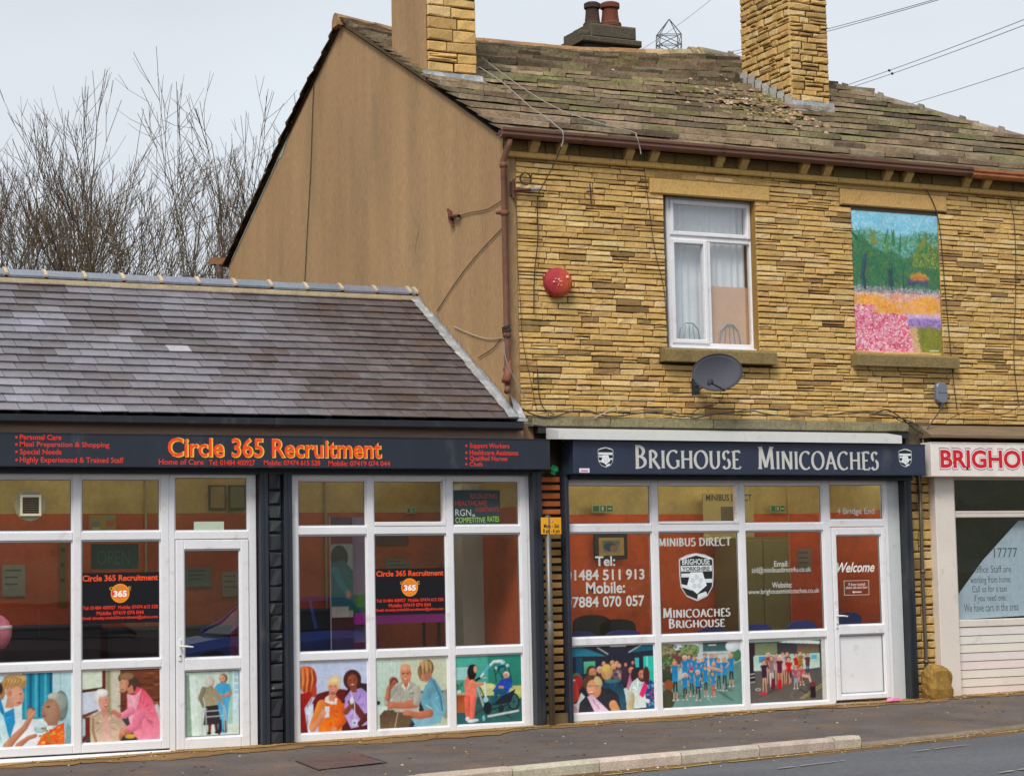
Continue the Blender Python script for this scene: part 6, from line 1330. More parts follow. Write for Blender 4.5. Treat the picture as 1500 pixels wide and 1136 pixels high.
for s_, a, b, base, cap in (('Personal Care', 29, 90, 643.6, 636.4), ('Meal Preparation & Shopping', 29, 160, 654, 647), ('Special Needs', 29, 90, 665, 657.8), ('Highly Experienced & Trained Staff', 29, 181, 677, 669.5),
        ('Support Workers', 688, 746, 655.8, 649.3), ('Healthcare Assistants', 688, 759, 666, 659.4), ('Qualified Nurses', 688, 743, 674.3, 668), ('Chefs', 688, 707, 682.5, 676.5),
        ('Home of Care', 232.5, 298, 680, 672.3), ('Tel: 01484 400927', 306, 373.5, 681, 673.5), ('Mobile: 07474 615 528', 386.5, 469, 681, 674), ('Mobile: 07419 074 044', 481, 571.5, 682, 675)):
    line(m, s_, a, b, base, cap, Y1, REDT, .0012, .016)
    if a in (29, 688): xx = FX(a-5, (base+cap)/2, Y1); zz = FZ(a, (base+cap)/2, Y1); m.lathe((xx, Y1, zz), (0, -1, 0), [(.013, 0), (.013, .0012)], REDT, 8)
build(m, 'lettering', M['vinyl'], r)
Y2 = -.36
r, xa, xb, z0, z1 = board('sign_board', 'dark blue board reading Brighouse Minicoaches in silver serif capitals', 840, 1356, 647.5, 694.5, Y2, .3, C(44, 52, 74, .9))
m = MB(); sline(m, 'BRIGHOUSE', 930, 1084, 685.5, 653.5, Y2, C(198, 198, 192), thick=.17, thin=.06); sline(m, 'MINICOACHES', 1109, 1286, 687, 655, Y2, C(198, 198, 192), thick=.17, thin=.06); build(m, 'lettering', M['vinyl'], r)
for a, b, t, bt in ((875.5, 898, 654.5, 684.5), (1316, 1335, 657, 684)): m = MB(); crest(m, a, b, t, bt, Y2, False); build(m, 'crest', M['vinyl'], r)
m = MB(); m.box(FX(848.5, 689, Y2), FX(863.5, 689, Y2), Y2-.002, Y2-.0003, FZ(856, 692.5, Y2), FZ(856, 685.5, Y2), C(226, 220, 232)); m.box(FX(851, 689, Y2), FX(861, 689, Y2), Y2-.003, Y2-.0022, FZ(856, 690.5, Y2), FZ(856, 688, Y2), C(200, 120, 150)); build(m, 'sticker', M['vinyl'], r)
Y3 = -.30
r, *_ = board('sign_board', 'white board with red capitals beginning Brighou, at the right edge of the photo', 1364, 1800, 648, 697.5, Y3, .2, C(232, 224, 216, .95))
m = MB(); line(m, 'BRIGHOUSE', 1376, 1549, 685.4, 659, Y3, C(150, 130, 140), .0012, .075); line(m, 'BRIGHOUSE', 1377, 1548, 684.7, 660, Y3, C(240, 236, 232), .002, .06); line(m, 'BRIGHOUSE', 1377.5, 1547.5, 684.3, 660.4, Y3, C(206, 16, 40), .003, .03); build(m, 'lettering', M['vinyl'], r)

# ================================================================ PAINTING ON THE BOARD
pr_ = random.Random(99); pz0, pz1 = FZ(1312, 518)+.005, FZ(1312, 312.5); pw, ph = ax1-ax0-.012, pz1-pz0
pa = empty('painting', 'bright impressionist canvas of green trees and pink and orange flower beds', 'painting', ((ax0+ax1)/2, .0, pz0))
m = MB(); m.box(ax0+.006, ax1-.006, -.001, .018, pz0, pz1, C(120, 150, 130)); build(m, 'board', M['canvas'], pa)
TA = T3((ax0+.006, -.0012, pz0), (1, 0, 0), (0, 0, 1), (0, -1, 0)); A_ = Art(TA, pw, ph, .0003, res=300)
def pcol(u, v):
    t = pr_.random(); w = .02*sin(u*9)
    if v > .86+w: return pr_.choice([(88, 196, 224), (120, 208, 230), (170, 214, 236), (206, 222, 236), (100, 190, 226)])
    tl = .80+.05*sin(u*7+1)+.03*sin(u*17)
    if v > tl-.05 and t < .4: return pr_.choice([(110, 190, 190), (130, 206, 220), (150, 200, 150)])
    if v > .47:
        if abs(u-.13-.02*sin(v*20)) < .022 and v < .7: return (60, 84, 100)
        if .66 < u < .88 and .53 < v < .585-abs(u-.77)*.25: return pr_.choice([(214, 150, 60), (196, 130, 56), (224, 170, 80)])
        if .62 < u < .86 and .49 < v <= .535: return pr_.choice([(60, 74, 120), (76, 90, 110)])
        if u > .7 and v > .62 and t < .3: return pr_.choice([(186, 180, 60), (160, 170, 60)])
        if .4 < u < .46 and v < .6: return (50, 76, 80)
        return pr_.choice([(30, 104, 78), (52, 128, 84), (74, 140, 80), (24, 92, 92), (96, 140, 70), (60, 110, 60), (116, 120, 70), (30, 120, 110)])
    if v > .43: return pr_.choice([(120, 160, 130), (214, 220, 220), (150, 110, 140), (60, 120, 90), (90, 100, 140)])
    if v > .395+w: return pr_.choice([(232, 160, 130), (236, 200, 190), (206, 130, 170), (236, 150, 70), (240, 226, 220)])
    if v > .285-.0*u and (u > .22 or v > .34): return pr_.choice([(240, 158, 30), (246, 180, 50), (232, 134, 40), (246, 196, 70), (232, 170, 110)]) if pr_.random() > .12 else (236, 180, 190)
    path = .62+.08*(.25-v)*4
    if u < path-.02: return pr_.choice([(226, 70, 120), (236, 130, 160), (246, 210, 220), (196, 40, 90), (240, 170, 190), (226, 96, 100), (250, 236, 236), (206, 60, 130)])
    if v > .255: return pr_.choice([(214, 180, 220), (226, 206, 232), (196, 160, 210)])
    if v > .195: return pr_.choice([(150, 110, 190), (120, 90, 160), (190, 160, 214)])
    if u < path+.06: return pr_.choice([(214, 180, 130), (226, 190, 150), (196, 150, 110)])
    return pr_.choice([(130, 130, 40), (146, 142, 50), (116, 120, 40), (160, 150, 70), (110, 130, 56)])
def pmean(u, v):
    a = [0, 0, 0]
    for k in range(7):
        p = C(*pcol(cl(u+pr_.gauss(0, .016), 0, 1), cl(v+pr_.gauss(0, .013), 0, 1)), .92); a = [x+y/7 for x, y in zip(a, p)]
    return a
for j in range(A_.H):
    for i in range(0, A_.W, 2): A_.a[j, i] = A_.a[j, min(A_.W-1, i+1)] = pmean((i+1)/A_.W, j/A_.H) if j % 2 == 0 else A_.a[j-1, i]
NP = 10000
for i in range(NP):
    u, v = pr_.random(), pr_.random(); big = i < NP*.3; flow = v < .43 and u < .62
    l = pr_.uniform(.014, .028) if big else pr_.uniform(.005, .011); w = l*pr_.uniform(.4, .8)
    a = pr_.uniform(-90, 90) if (v > .45 or flow) else pr_.uniform(-15, 15)
    mn = pmean(u, v); ch_ = C(*pcol(u, v), .92); k = .35 if big else (.9 if flow else .6)
    A_.ell(u, v, l, w, tuple(p*(1-k)+q*k for p, q in zip(mn, ch_)), a if not flow else 0, .95)
for q_ in range(16):    # feathery crowns against the sky, trunks under them
    u0 = pr_.random(); A_.limb([(u0, .72+.1*pr_.random()), (u0+pr_.uniform(-.05, .05), .84+.05*pr_.random())], [.016, .004], C(*pr_.choice([(70, 140, 90), (110, 160, 90), (40, 110, 90), (140, 150, 80)]), .9))
for u0, w_ in ((.13, .013), (.44, .009), (.58, .005)): A_.limb([(u0, .46), (u0-.01, .56), (u0+.02, .64)], [w_, w_*.7, w_*.3], C(60, 84, 90, .9))
A_.poly([(.66, .535), (.86, .54), (.82, .56), (.75, .58), (.7, .56)], C(214, 150, 60, .9), C(190, 120, 60, .9)); A_.limb([(.86, .028), (.96, .03)], [.004, .004], C(230, 226, 190))
A_.build('painted_picture', M['canvas'], pa)
# ================================================================ THINGS ON AND BY THE BUILDINGS
# timber slats and parking sign
ts = empty('timber_screen', 'narrow screen of horizontal timber slats between the two black framed shopfronts', 'screen', (.48, -.03, .05))
sx0, sx1 = xof(789.5), xof(822); zT, zB = FZ(806, 697), FZ(806, 1043); n_ = 29; rq = random.Random(15)
m = MB(); m.box(sx0-.005, sx1+.005, -.005, .055, zB, zT, C(26, 22, 20)); build(m, 'batten', M['wood'], ts)
for i in range(n_):
    a = zB+(zT-zB)*i/n_; h = (zT-zB)/n_; m = MB(); top_ = i > n_-6
    c_ = jc(C(176, 92, 40) if top_ else rq.choice([C(150, 112, 60), C(168, 128, 72), C(132, 98, 54)]), .12, rq)
    if i < 4: c_ = tuple(q*.6 for q in c_)
    y_ = -.03-rq.uniform(0, .012); m.bev(sx0+rq.uniform(0, .006), sx1-rq.uniform(0, .006), y_, .0, a+h*.2+rq.uniform(-.004, .004), a+h*.86, c_, .006); build(m, 'slat', M['wood'], ts)
m = MB(); m.box(sx0-.01, sx1+.02, -.08, .06, gz(.5)-.02, zB-.01, C(110, 96, 70)); build(m, 'stone_base', M['mortar'], ts)
m = MB(); rq = random.Random(2)
for (x, z, c_) in ((xof(789), FZ(789, 692), C(24, 130, 90)), (xof(812), FZ(812, 691), C(30, 150, 96))):
    for k in range(5): a, b = x+rq.uniform(-.03, .03), z+rq.uniform(-.02, .04); m.add([(a-.03, -.05, b), (a+.02, -.06, b-.03), (a+.04, -.04, b+.02), (a, -.05, b+.045)], [(0, 1, 2, 3)], jc(c_, .3, rq))
build(m, 'green_netting', M['dull'], ts)
PS = -.22
ps = empty('parking_sign', 'small yellow parking times sign on a grey pole before the timber slats', 'sign', (FX(805, 1065, PS), PS, gz(.5)))
m = MB(); xa, xb_ = FX(792.5, 770, PS-.03), FX(822, 770, PS-.03); z0, z1 = FZ(807, 782, PS-.03), FZ(807, 757.5, PS-.03); m.bev(xa, xb_, PS-.034, PS-.028, z0, z1, C(236, 166, 14, .95), .002); build(m, 'plate', M['paint'], ps)
m = MB(); Yp = PS-.0345; K_ = C(24, 24, 26)
line(m, 'Mon - Sat', 796.5, 819, 772.5, 767, Yp, K_, .001, .02); line(m, '8 am - 6 pm', 795.5, 820, 780, 774, Yp, K_, .001, .02)
cx, cz = FX(808, 762.5, Yp), FZ(808, 762.5, Yp); m.lathe((cx, Yp, cz), (0, -1, 0), [(.02, 0), (.02, .001)], C(206, 40, 36), 14); m.lathe((cx, Yp-.001, cz), (0, -1, 0), [(.013, 0), (.013, .0006)], C(240, 236, 226), 12); m.quad([(cx-.012, Yp-.002, cz+.006), (cx-.006, Yp-.002, cz+.012), (cx+.012, Yp-.002, cz-.006), (cx+.006, Yp-.002, cz-.012)], C(206, 40, 36))
build(m, 'lettering', M['vinyl'], ps)
m = MB(); xp = (FX(799.5, 900, PS)+FX(811, 900, PS))/2; m.tube([(xp, PS, gz(.5)-.05), (xp, PS, z1+.01)], .036, C(120, 116, 110, .85), 14); m.lathe((xp, PS, z1+.01), (0, 0, 1), [(.036, 0), (.03, .012), (.01, .018)], C(110, 108, 104), 12)
m.lathe((xp, PS, gz(.5)+.9), (0, 0, 1), [(.036, 0), (.0375, .004), (.0375, .25), (.036, .254)], C(130, 126, 118), 14); build(m, 'pole', M['metal'], ps, smooth=True)
for z in (z0+.03, z1-.03): m = MB(); m.box(xp-.045, xp+.045, PS-.028, PS+.04, z-.008, z+.008, C(130, 130, 130)); build(m, 'clamp', M['metal'], ps)

# alarm bell
bx, bz = FX(820, 413, -.1), FZ(820, 413, -.1)
al = empty('alarm_bell', 'faded red and orange round alarm bell box on the stone wall', 'alarm', (bx, -.02, bz-.17))
m = MB(); rad = .168; m.lathe((bx, -.0, bz), (-.18, -1, .0), [(rad*.96, 0), (rad, .01), (rad, .09), (rad*.96, .10)], C(150, 44, 44), 40); build(m, 'casing', M['rust'], al, smooth=False)
m = MB(); prf = [(rad*.97, .10)]+[(rad*.97*cos(t*pi/16), .10+.075*sin(t*pi/16)) for t in range(1, 8)]+[(.008, .176)]; m.lathe((bx, -.0, bz), (-.18, -1, .0), prf, C(196, 70, 44), 40)
kk = [cl(.5+(v[0]-bx-(v[2]-bz)*.3)*6, 0, 1) for v in m.v]; m.c = [tuple(a*(1-k)+b*k for a, b in zip(C(176, 66, 74, .9), C(208, 98, 64, .9))) for k in kk]; build(m, 'bell_dome', M['mortar'], al, smooth=True)
m = MB(); rq = random.Random(41)
for k in range(26):
    a, b = rq.gauss(.02, .05), rq.gauss(.01, .035); q = .1+.075*sqrt(max(0, 1-(a*a+b*b)/rad**2))+.004; s_ = rq.uniform(.006, .02); y = -q*.984; x = bx-.18*q*.98+a
    m.add([(x-s_, y, bz+b-s_*.5), (x+s_*.8, y-.001, bz+b-s_*.4), (x+s_, y, bz+b+s_*.5), (x-s_*.5, y, bz+b+s_*.4)], [(0, 1, 2, 3)], rq.choice([C(236, 200, 190), C(244, 150, 110), C(240, 214, 206), C(222, 60, 40)]))
build(m, 'peeling_label', M['dull'], al)
m = MB(); m.lathe((bx+.06, -.17, bz+.05), (-.1, -1, .1), [(.018, 0), (.016, .012), (.005, .016)], C(240, 190, 170), 12); build(m, 'lamp', M['upvc'], al)

# satellite dish
dc = P(1051, 545, -.42); sdh = empty('satellite_dish', 'dark grey oval satellite dish below the white upstairs window', 'satellite dish', (dc.x-.2, 0, dc.z-.3))
nrm = Vector((-.28, -1, .22)).normalized(); uu = Vector((1, 0, .12)); uu = (uu-nrm*uu.dot(nrm)).normalized(); ww = nrm.cross(uu)*-1
if ww.z < 0: ww = -ww
m = MB(); vs = []; RN, RK = 7, 40; ra, rb = .305, .222
for side in (0, 1):
    for i in range(RN+1):
        t = i/RN
        for k in range(RK): th = 2*pi*k/RK; vs.append(dc+uu*(ra*t*cos(th))+ww*(rb*t*sin(th))-nrm*(.07*(1-t*t)+.006*side))
fs = [(i*RK+k, i*RK+(k+1) % RK, (i+1)*RK+(k+1) % RK, (i+1)*RK+k) for i in range(RN) for k in range(RK)]; o_ = (RN+1)*RK
fs += [tuple(reversed([a+o_ for a in f])) for f in fs]+[(RN*RK+k, RN*RK+(k+1) % RK, o_+RN*RK+(k+1) % RK, o_+RN*RK+k) for k in range(RK)]
m.add(vs, fs, C(76, 78, 88, .85)); build(m, 'dish', M['dull'], sdh, smooth=True)
m = MB(); m.tube([dc+uu*(ra*cos(2*pi*k/RK))+ww*(rb*sin(2*pi*k/RK)) for k in range(RK+1)], .006, C(64, 64, 70), 5); build(m, 'rim', M['dull'], sdh)
lp = P(1040, 560, -.62); m = MB(); m.tube([dc-ww*rb-nrm*.01, dc-ww*(rb+.03)+nrm*.08, lp], .011, C(60, 60, 66), 6); build(m, 'arm', M['metal'], sdh)
m = MB(); m.lathe(lp, (dc-lp).normalized(), [(.018, -.06), (.022, -.05), (.022, .0), (.034, .01), (.034, .04), (.028, .05)], C(52, 52, 58), 12); build(m, 'receiver', M['dull'], sdh)
m = MB(); wp = Vector((FX(1017, 575), -.03, FZ(1017, 565))); m.box(wp.x-.05, wp.x+.05, -.035, -.02, wp.z-.09, wp.z+.09, C(80, 82, 88)); m.tube([wp, wp+Vector((.05, -.15, .03)), dc-nrm*.09], .016, C(90, 92, 98), 8); m.tube([wp+Vector((0, 0, -.06)), dc-nrm*.09-ww*.08], .01, C(84, 86, 92), 6); build(m, 'bracket', M['metal'], sdh)

# junction box
jx0, jx1, jz0, jz1 = FX(1372.5, 575, -.08), FX(1388.5, 575, -.08), FZ(1380, 590, -.08), FZ(1380, 560, -.08)
jb = empty('junction_box', 'small grey plastic junction box right of the painting, above the white sign', 'junction box', ((jx0+jx1)/2, 0, jz0))
m = MB(); hx = (jx1-jx0)/2; cxj = (jx0+jx1)/2; rc_ = []
for k in range(20): a = 2*pi*k/20; rc_.append((cxj+hx*cl(1.25*cos(a), -1, 1), jz0+(jz1-jz0)/2+(jz1-jz0)/2*cl(1.12*sin(a), -1, 1)))
vs = [(x, -.02, z) for x, z in rc_]+[(x, -.07, z) for x, z in rc_]+[(cxj+(x-cxj)*.86, -.085, (jz0+jz1)/2+(z-(jz0+jz1)/2)*.93) for x, z in rc_]
m.add(vs, [(i+q*20, (i+1) % 20+q*20, (i+1) % 20+(q+1)*20, i+(q+1)*20) for q in (0, 1) for i in range(20)]+[tuple(range(40, 60))], C(112, 118, 130)); build(m, 'cover', M['upvc'], jb)
m = MB(); m.box(jx0+.01, jx1-.01, -.087, -.084, (jz0+jz1)/2-.003, (jz0+jz1)/2+.003, C(50, 52, 58)); build(m, 'seam', M['dull'], jb)
m = MB(); m.lathe((cxj, -.045, jz0+.01), (0, 0, -1), [(.03, 0), (.026, .05), (.012, .06)], C(60, 62, 68), 10); build(m, 'gland', M['dull'], jb)

# iron anchor plate on the gable, bracket and hook on the front wall
def X0p(px, py, x=0): return P(px, py, X=x)
wa = empty('wall_anchor', 'rusty iron wall anchor sticking out of the rendered gable', 'wall anchor', X0p(662, 330))
m = MB(); pts = [X0p(x, y, -.03) for x, y in ((656, 307), (659, 312), (660, 318), (660, 324), (664, 332))]; m.tube(pts, [.018, .03, .034, .026, .012], C(92, 40, 32, .8), 6); m.tube([X0p(660, 317, -.03), X0p(672, 316, -.05), X0p(674, 316, .03)], [.026, .02, .02], C(84, 38, 30, .8), 6); build(m, 'plate', M['rust'], wa)
wb = empty('wall_bracket', 'rusty iron cable bracket with a coil of wire at the wall corner', 'bracket', (FX(775, 280), -.05, FZ(775, 290)))
m = MB(); q = lambda x, y, Y=-.08: P(x, y, Y); m.tube([q(751, 279), q(790, 277)], .018, C(96, 50, 48, .8), 5); m.tube([q(752, 262), q(752, 290)], .014, C(96, 50, 40, .8), 5); m.tube([q(777, 277.5), q(790, 277)], .022, C(150, 150, 156, .9), 6); m.box(q(750, 270).x, q(750, 270).x+.04, -.08, -.0, q(750, 285).z, q(750, 265).z, C(80, 50, 40)); build(m, 'arm', M['rust'], wb)
m = MB()
for k, (rx, ry) in enumerate(((.07, .072), (.062, .066), (.075, .07))): c0 = q(770, 262, -.06-.008*k); m.tube([c0+Vector((rx*cos(t*pi/10), 0, ry*sin(t*pi/10))) for t in range(21)], .006, C(64, 58, 50), 5, cap=False)
build(m, 'wire_coil', M['cable'], wb)
wh_ = empty('wall_hook', 'thin dark iron hook on the stone wall left of the upstairs window', 'hook', (FX(865, 290), -.04, FZ(865, 300)))
m = MB(); m.tube([q(864, 269, -.05), q(865, 280, -.07), q(866, 299, -.04)], .008, C(50, 44, 40), 5); m.tube([q(859, 281, -.03), q(869, 280, -.06)], .01, C(56, 50, 44), 5); build(m, 'hook', M['rust'], wh_)

# cables
def cable(pts, r, c, label, sub=6, wig=0, seed=1, sag=0):
    pts = [Vector(p) for p in pts]; rr2 = random.Random(seed); out = []
    for i in range(len(pts)-1):
        p0 = pts[max(0, i-1)]; p1, p2 = pts[i], pts[i+1]; p3 = pts[min(len(pts)-1, i+2)]
        for k in range(sub):
            t = k/sub; v = .5*((2*p1)+(p2-p0)*t+(2*p0-5*p1+4*p2-p3)*t*t+(3*p1-p0-3*p2+p3)*t*t*t); v.z -= 4*sag*t*(1-t)
            out.append(v+Vector((rr2.uniform(-wig, wig), rr2.uniform(-wig*.3, 0), rr2.uniform(-wig, wig))))
    out.append(pts[-1]); m = MB(); m.tube(out, r*.75, c, 5); return build(m, 'cable', M['cable'], label=label, cat='cable', group='cables strung over the walls and roof')
W = lambda l, Y=-.055: [P(x, y, Y) for x, y in l]
BK, GYC = C(46, 42, 38), C(150, 150, 140)
def RP(l): # on the roof plane
    out = []
    k = Vector((0, -ES, 1))
    for x, y in l: d = ray(x, y); t = ((Vector((0, 0, EH+.17))-CAM).dot(k))/d.dot(k); out.append(CAM+d*t)
    return out
cable(RP([(700, 97), (735, 120), (775, 155), (800, 172), (818, 187)])+W([(824, 192), (825, 205), (822, 215)], -.34), .008, GYC, 'pale cable running down the stone roof and over the gutter, nearer the gable', sag=0)
cable(W([(822, 215), (812, 240), (795, 272), (789, 282)], -.12), .009, BK, 'black cable from the gutter down to the rusty wall bracket')
cable(RP([(705, 84), (760, 125), (815, 158), (870, 178), (926, 193)])+W([(932, 199), (937, 215), (939, 226)], -.34), .008, GYC, 'pale cable crossing the stone roof to the gutter, further from the gable')
cable(W([(939, 226), (944, 250), (950, 300), (960, 370), (972, 420), (976, 470)], -.06), .006, BK, 'thin dark cable down the stone wall, just left of the upstairs window')
cable(W([(790, 285), (787, 300), (788, 350), (783, 400), (782, 460)], -.06), .009, BK, 'black cable hanging down from the rusty bracket past the alarm bell')
cable(W([(752, 290), (757, 310), (758, 380), (762, 440), (766, 500), (778, 560), (786, 600)], -.07), .005, BK, 'thin wire down the stucco edge beside the rusty downpipe')
cable(W([(787, 540), (790, 580), (797, 598), (812, 607)], -.06), .008, BK, 'short black cable curving onto the ledge at the left end of the stone wall')
cable(W([(766, 598), (800, 612), (850, 602), (900, 610), (960, 604), (1020, 611), (1090, 602), (1160, 611), (1240, 604), (1300, 608), (1345, 622)], -.15), .012, C(70, 62, 50), 'thick dark cable loosely looped all along the ledge above the signs', 5, .012, 3)
cable(W([(790, 606), (840, 598), (880, 604), (930, 601), (985, 603), (1000, 610), (1060, 604), (1130, 598), (1200, 606), (1290, 605), (1320, 616), (1350, 626)], -.13), .009, C(120, 108, 84), 'tan cable sagging along the ledge above the signs', 5, .008, 6)
cable(W([(870, 612), (890, 602), (905, 594)], -.16), .006, C(190, 180, 160), 'short pale wire end sticking up from the ledge')
cable(W([(1284, 604), (1300, 600), (1320, 612), (1340, 628), (1352, 634), (1362, 622), (1377, 600), (1381, 590)], -.14), .012, C(60, 54, 48), 'black cable dipping from the junction box to the ledge')
cable(W([(1325, 606), (1345, 625), (1352, 640), (1350, 700)], -.12), .008, C(150, 140, 120), 'grey cable drooping off the ledge beside the white sign')
cable(W([(1334, 236), (1345, 262), (1364, 290), (1376, 330), (1384, 420), (1393, 520), (1397, 560), (1402, 600)], -.06), .008, BK, 'dark cable down the stone wall, just right of the painting')
cable(W([(1478, 284), (1486, 330), (1488, 420), (1485, 520), (1492, 590)], -.06), .007, BK, 'dark cable down the stone wall at the right edge of the photo')
cable(W([(1500, 590), (1470, 606), (1430, 600), (1402, 608), (1385, 618)], -.08), .007, C(80, 66, 48), 'thin cable looping right of the junction box')
cable(W([(1060, 575), (1052, 590), (1020, 600), (1012, 612)], -.06), .007, BK, 'black cable hanging from the satellite dish to the ledge')
gx_ = lambda l, x=-.015: [P(a, b, X=x) for a, b in l]
cable(gx_([(461, 98), (458, 160), (455, 250), (450, 340), (446, 421)]), .008, C(50, 40, 32), 'dark cable hanging straight down the rendered gable')
cable(gx_([(735, 335), (700, 372), (670, 410), (640, 456)]), .008, C(60, 48, 38), 'dark cable slanting from the downpipe to the slate roof')
cable(gx_([(740, 290), (715, 306), (690, 311), (673, 316)]), .008, C(84, 60, 48), 'thin cable from the downpipe to the iron wall anchor')
cable(gx_([(738, 494), (715, 496), (690, 489), (665, 478)]), .008, C(176, 160, 140), 'pale cable sagging from the lower downpipe to the roof flashing')
cable(gx_([(733, 496), (722, 510), (700, 524)]), .007, C(60, 48, 38), 'short dark cable below the pale one at the lower downpipe')
cable(W([(738, 500), (742, 530), (757, 560), (770, 584)], -.16), .009, C(150, 140, 130), 'grey cable curving round the foot of the rusty downpipe')
cable([P(672, 632, -.26), P(730, 621, -.3), P(770, 620, -.3), P(800, 624, -.2)], .008, C(120, 124, 130), 'grey cable running along the black gutter end above the sign')

# boulder, litter, drain cover
rq = random.Random(61); bc = P(1377, 1022, -.28); bw = .17; bo = empty('boulder', 'rough brown stone block against the foot of the cream shopfront pillar', 'stone', (bc.x, -.26, gz(5.5)))
import bmesh
bm = bmesh.new(); bmesh.ops.create_cube(bm, size=1); bmesh.ops.subdivide_edges(bm, edges=bm.edges[:], cuts=5, use_grid_fill=True); m = MB(); hgt = P(1377, 971, -.28).z-gz(5.5)
for v in bm.verts:
    p = v.co*2; e = 5.5; L4 = (abs(p.x)**e+abs(p.y)**e+abs(p.z)**e)**(1/e); p = p/L4
    nz_ = .05*sin(p.x*5+p.z*3)+.05*sin(p.z*7+p.y*4+1)+.03*sin(p.x*13+p.y*9)+rq.uniform(-.02, .02)
    top_ = (p.z+1)/2; x = p.x*(1-.1*top_)*(1+nz_)+.04*top_*(-1 if p.x < 0 else 0); z = top_*(1-.16*cl(p.x, 0, 1)**2)*(1+nz_*.4)
    v.co = Vector((bc.x+x*bw, -.24+p.y*.13*(1+nz_), gz(5.5)-.02+z*hgt))
m.v = [tuple(v.co) for v in bm.verts]; m.f = [tuple(v.index for v in f.verts) for f in bm.faces]; m.c = [jc(C(160, 126, 66, .85), .1, rq) for _ in m.v]; bm.free()
build(m, 'rock', M['stone'], bo, smooth=False)
lt = G(1311, 1026, .02); m = MB(); rq = random.Random(5)
for k in range(9): a, b = lt.x+rq.uniform(-.08, .08), lt.y+rq.uniform(-.03, .03); m.add([(a-.04, b, lt.z), (a+.02, b-.03, lt.z+.01), (a+.05, b+.01, lt.z+.025), (a, b+.03, lt.z+.04)], [(0, 1, 2), (0, 2, 3)], jc(C(226, 120, 170), .2, rq))
build(m, 'litter', M['dull'], label='scrap of pink litter by the threshold of the white door', cat='litter')
cs = [G(431, 1114.5), G(466, 1128.5), G(568, 1117), G(527, 1104.5)]
dr_ = empty('drain_cover', 'rusty brown iron drain cover set in the pavement', 'drain cover', (cs[0]+cs[1]+cs[2]+cs[3])/4)
m = MB(); cc = (cs[0]+cs[1]+cs[2]+cs[3])/4; UPZ = Vector((0, 0, .012))
def quadr(k0, k1, z, c): m.add([cc+(p-cc)*k0+Vector((0, 0, z)) for p in cs]+[cc+(p-cc)*k1+Vector((0, 0, z)) for p in cs], [(i, (i+1) % 4, 4+(i+1) % 4, 4+i) for i in range(4)], c)
quadr(1, .93, .012, C(70, 60, 58)); build(m, 'frame', M['rust'], dr_)
m = MB(); m.quad([cc+(p-cc)*.92+Vector((0, 0, .010)) for p in cs], C(92, 72, 70, .85)); a, b, c__, d_ = [cc+(p-cc)*.9 for p in cs]
for i in range(11):
    for j in range(7):
        u, v = (i+.5)/11, (j+.5)/7; p = a.lerp(d_, u).lerp(b.lerp(c__, u), v)+Vector((0, 0, .010)); s_ = .022; m.add([p+Vector((-s_, -s_, 0)), p+Vector((s_, -s_, 0)), p+Vector((s_, s_, 0)), p+Vector((-s_, s_, 0)), p+Vector((0, 0, .006))], [(0, 1, 4), (1, 2, 4), (2, 3, 4), (3, 0, 4)], C(104, 80, 76, .85))
build(m, 'cover', M['rust'], dr_)

# ================================================================ BEHIND THE GLASS
def flat_thing(name, label, cat, px0, px1, py0, py1, Y, th, c, mat='dull', group=None):
    a, b = FX(px0, (py0+py1)/2, Y), FX(px1, (py0+py1)/2, Y); z1, z0 = FZ((px0+px1)/2, py0, Y), FZ((px0+px1)/2, py1, Y)
    r = empty(name, label, cat, ((a+b)/2, Y, z0), group); m = MB(); m.box(a, b, Y, Y+th, z0, z1, c); build(m, 'panel', M[mat], r); return r, (a, b, z0, z1)
# extractor fan in the top left pane
fy_ = -.01; fxc, fzc = FX(44, 740, fy_), FZ(44, 740, fy_)
m = MB(); m.lathe((fxc, fy_+.004, fzc), (0, -1, 0), [(.155, 0), (.155, .006), (.14, .008)], C(150, 150, 120), 28); k = .105
for a, b, p, q_ in ((-k, k, k-.022, k), (-k, k, -k, -k+.022), (-k, -k+.022, -k+.022, k-.022), (k-.022, k, -k+.022, k-.022)): m.box(fxc+a, fxc+b, fy_-.035, fy_-.006, fzc+p, fzc+q_, C(226, 216, 184))
m.box(fxc-k+.02, fxc+k-.02, fy_-.012, fy_-.008, fzc-k+.02, fzc+k-.02, C(20, 18, 18))
for i in range(9): z = fzc-k+.03+i*(2*k-.06)/8; m.box(fxc-k+.022, fxc+k-.022, fy_-.03, fy_-.014, z-.003, z+.003, C(120, 112, 90))
build(m, 'extractor_fan', M['upvc'], w1)
m = MB(); Yt = -.003; m.box(FX(284, 771, Yt), FX(328, 771, Yt), Yt-.002, Yt, FZ(306, 778.5, Yt), FZ(306, 763.5, Yt), C(190, 206, 184)); build(m, 'number_plate', M['upvc'], dframe1)
r, e = flat_thing('open_sign', 'dark teal sign with faint OPEN lettering hanging inside the recruitment window', 'sign', 134, 203, 796, 833, .35, .03, C(40, 62, 56))
m = MB(); line(m, 'OPEN', 142, 190, 826, 806, .349, C(60, 88, 78), .001, -.01); build(m, 'lettering', M['vinyl'], r)
r, e = flat_thing('notice_board', 'yellow notice board on the back wall behind the recruitment window', 'notice board', 131, 170, 754, 783, 1.85, .03, C(160, 140, 60))
m = MB(); a, b, z0, z1 = e; w, h = b-a, z1-z0
for u, v, c_ in ((.1, .45, C(120, 120, 130)), (.62, .45, C(200, 90, 60)), (.62, .75, C(140, 140, 90)), (.12, .12, C(190, 180, 120))): m.box(a+u*w, a+(u+.28)*w, 1.845, 1.849, z0+v*h, z0+min(.95, v+.25)*h, c_)
build(m, 'notice', M['print'], r)
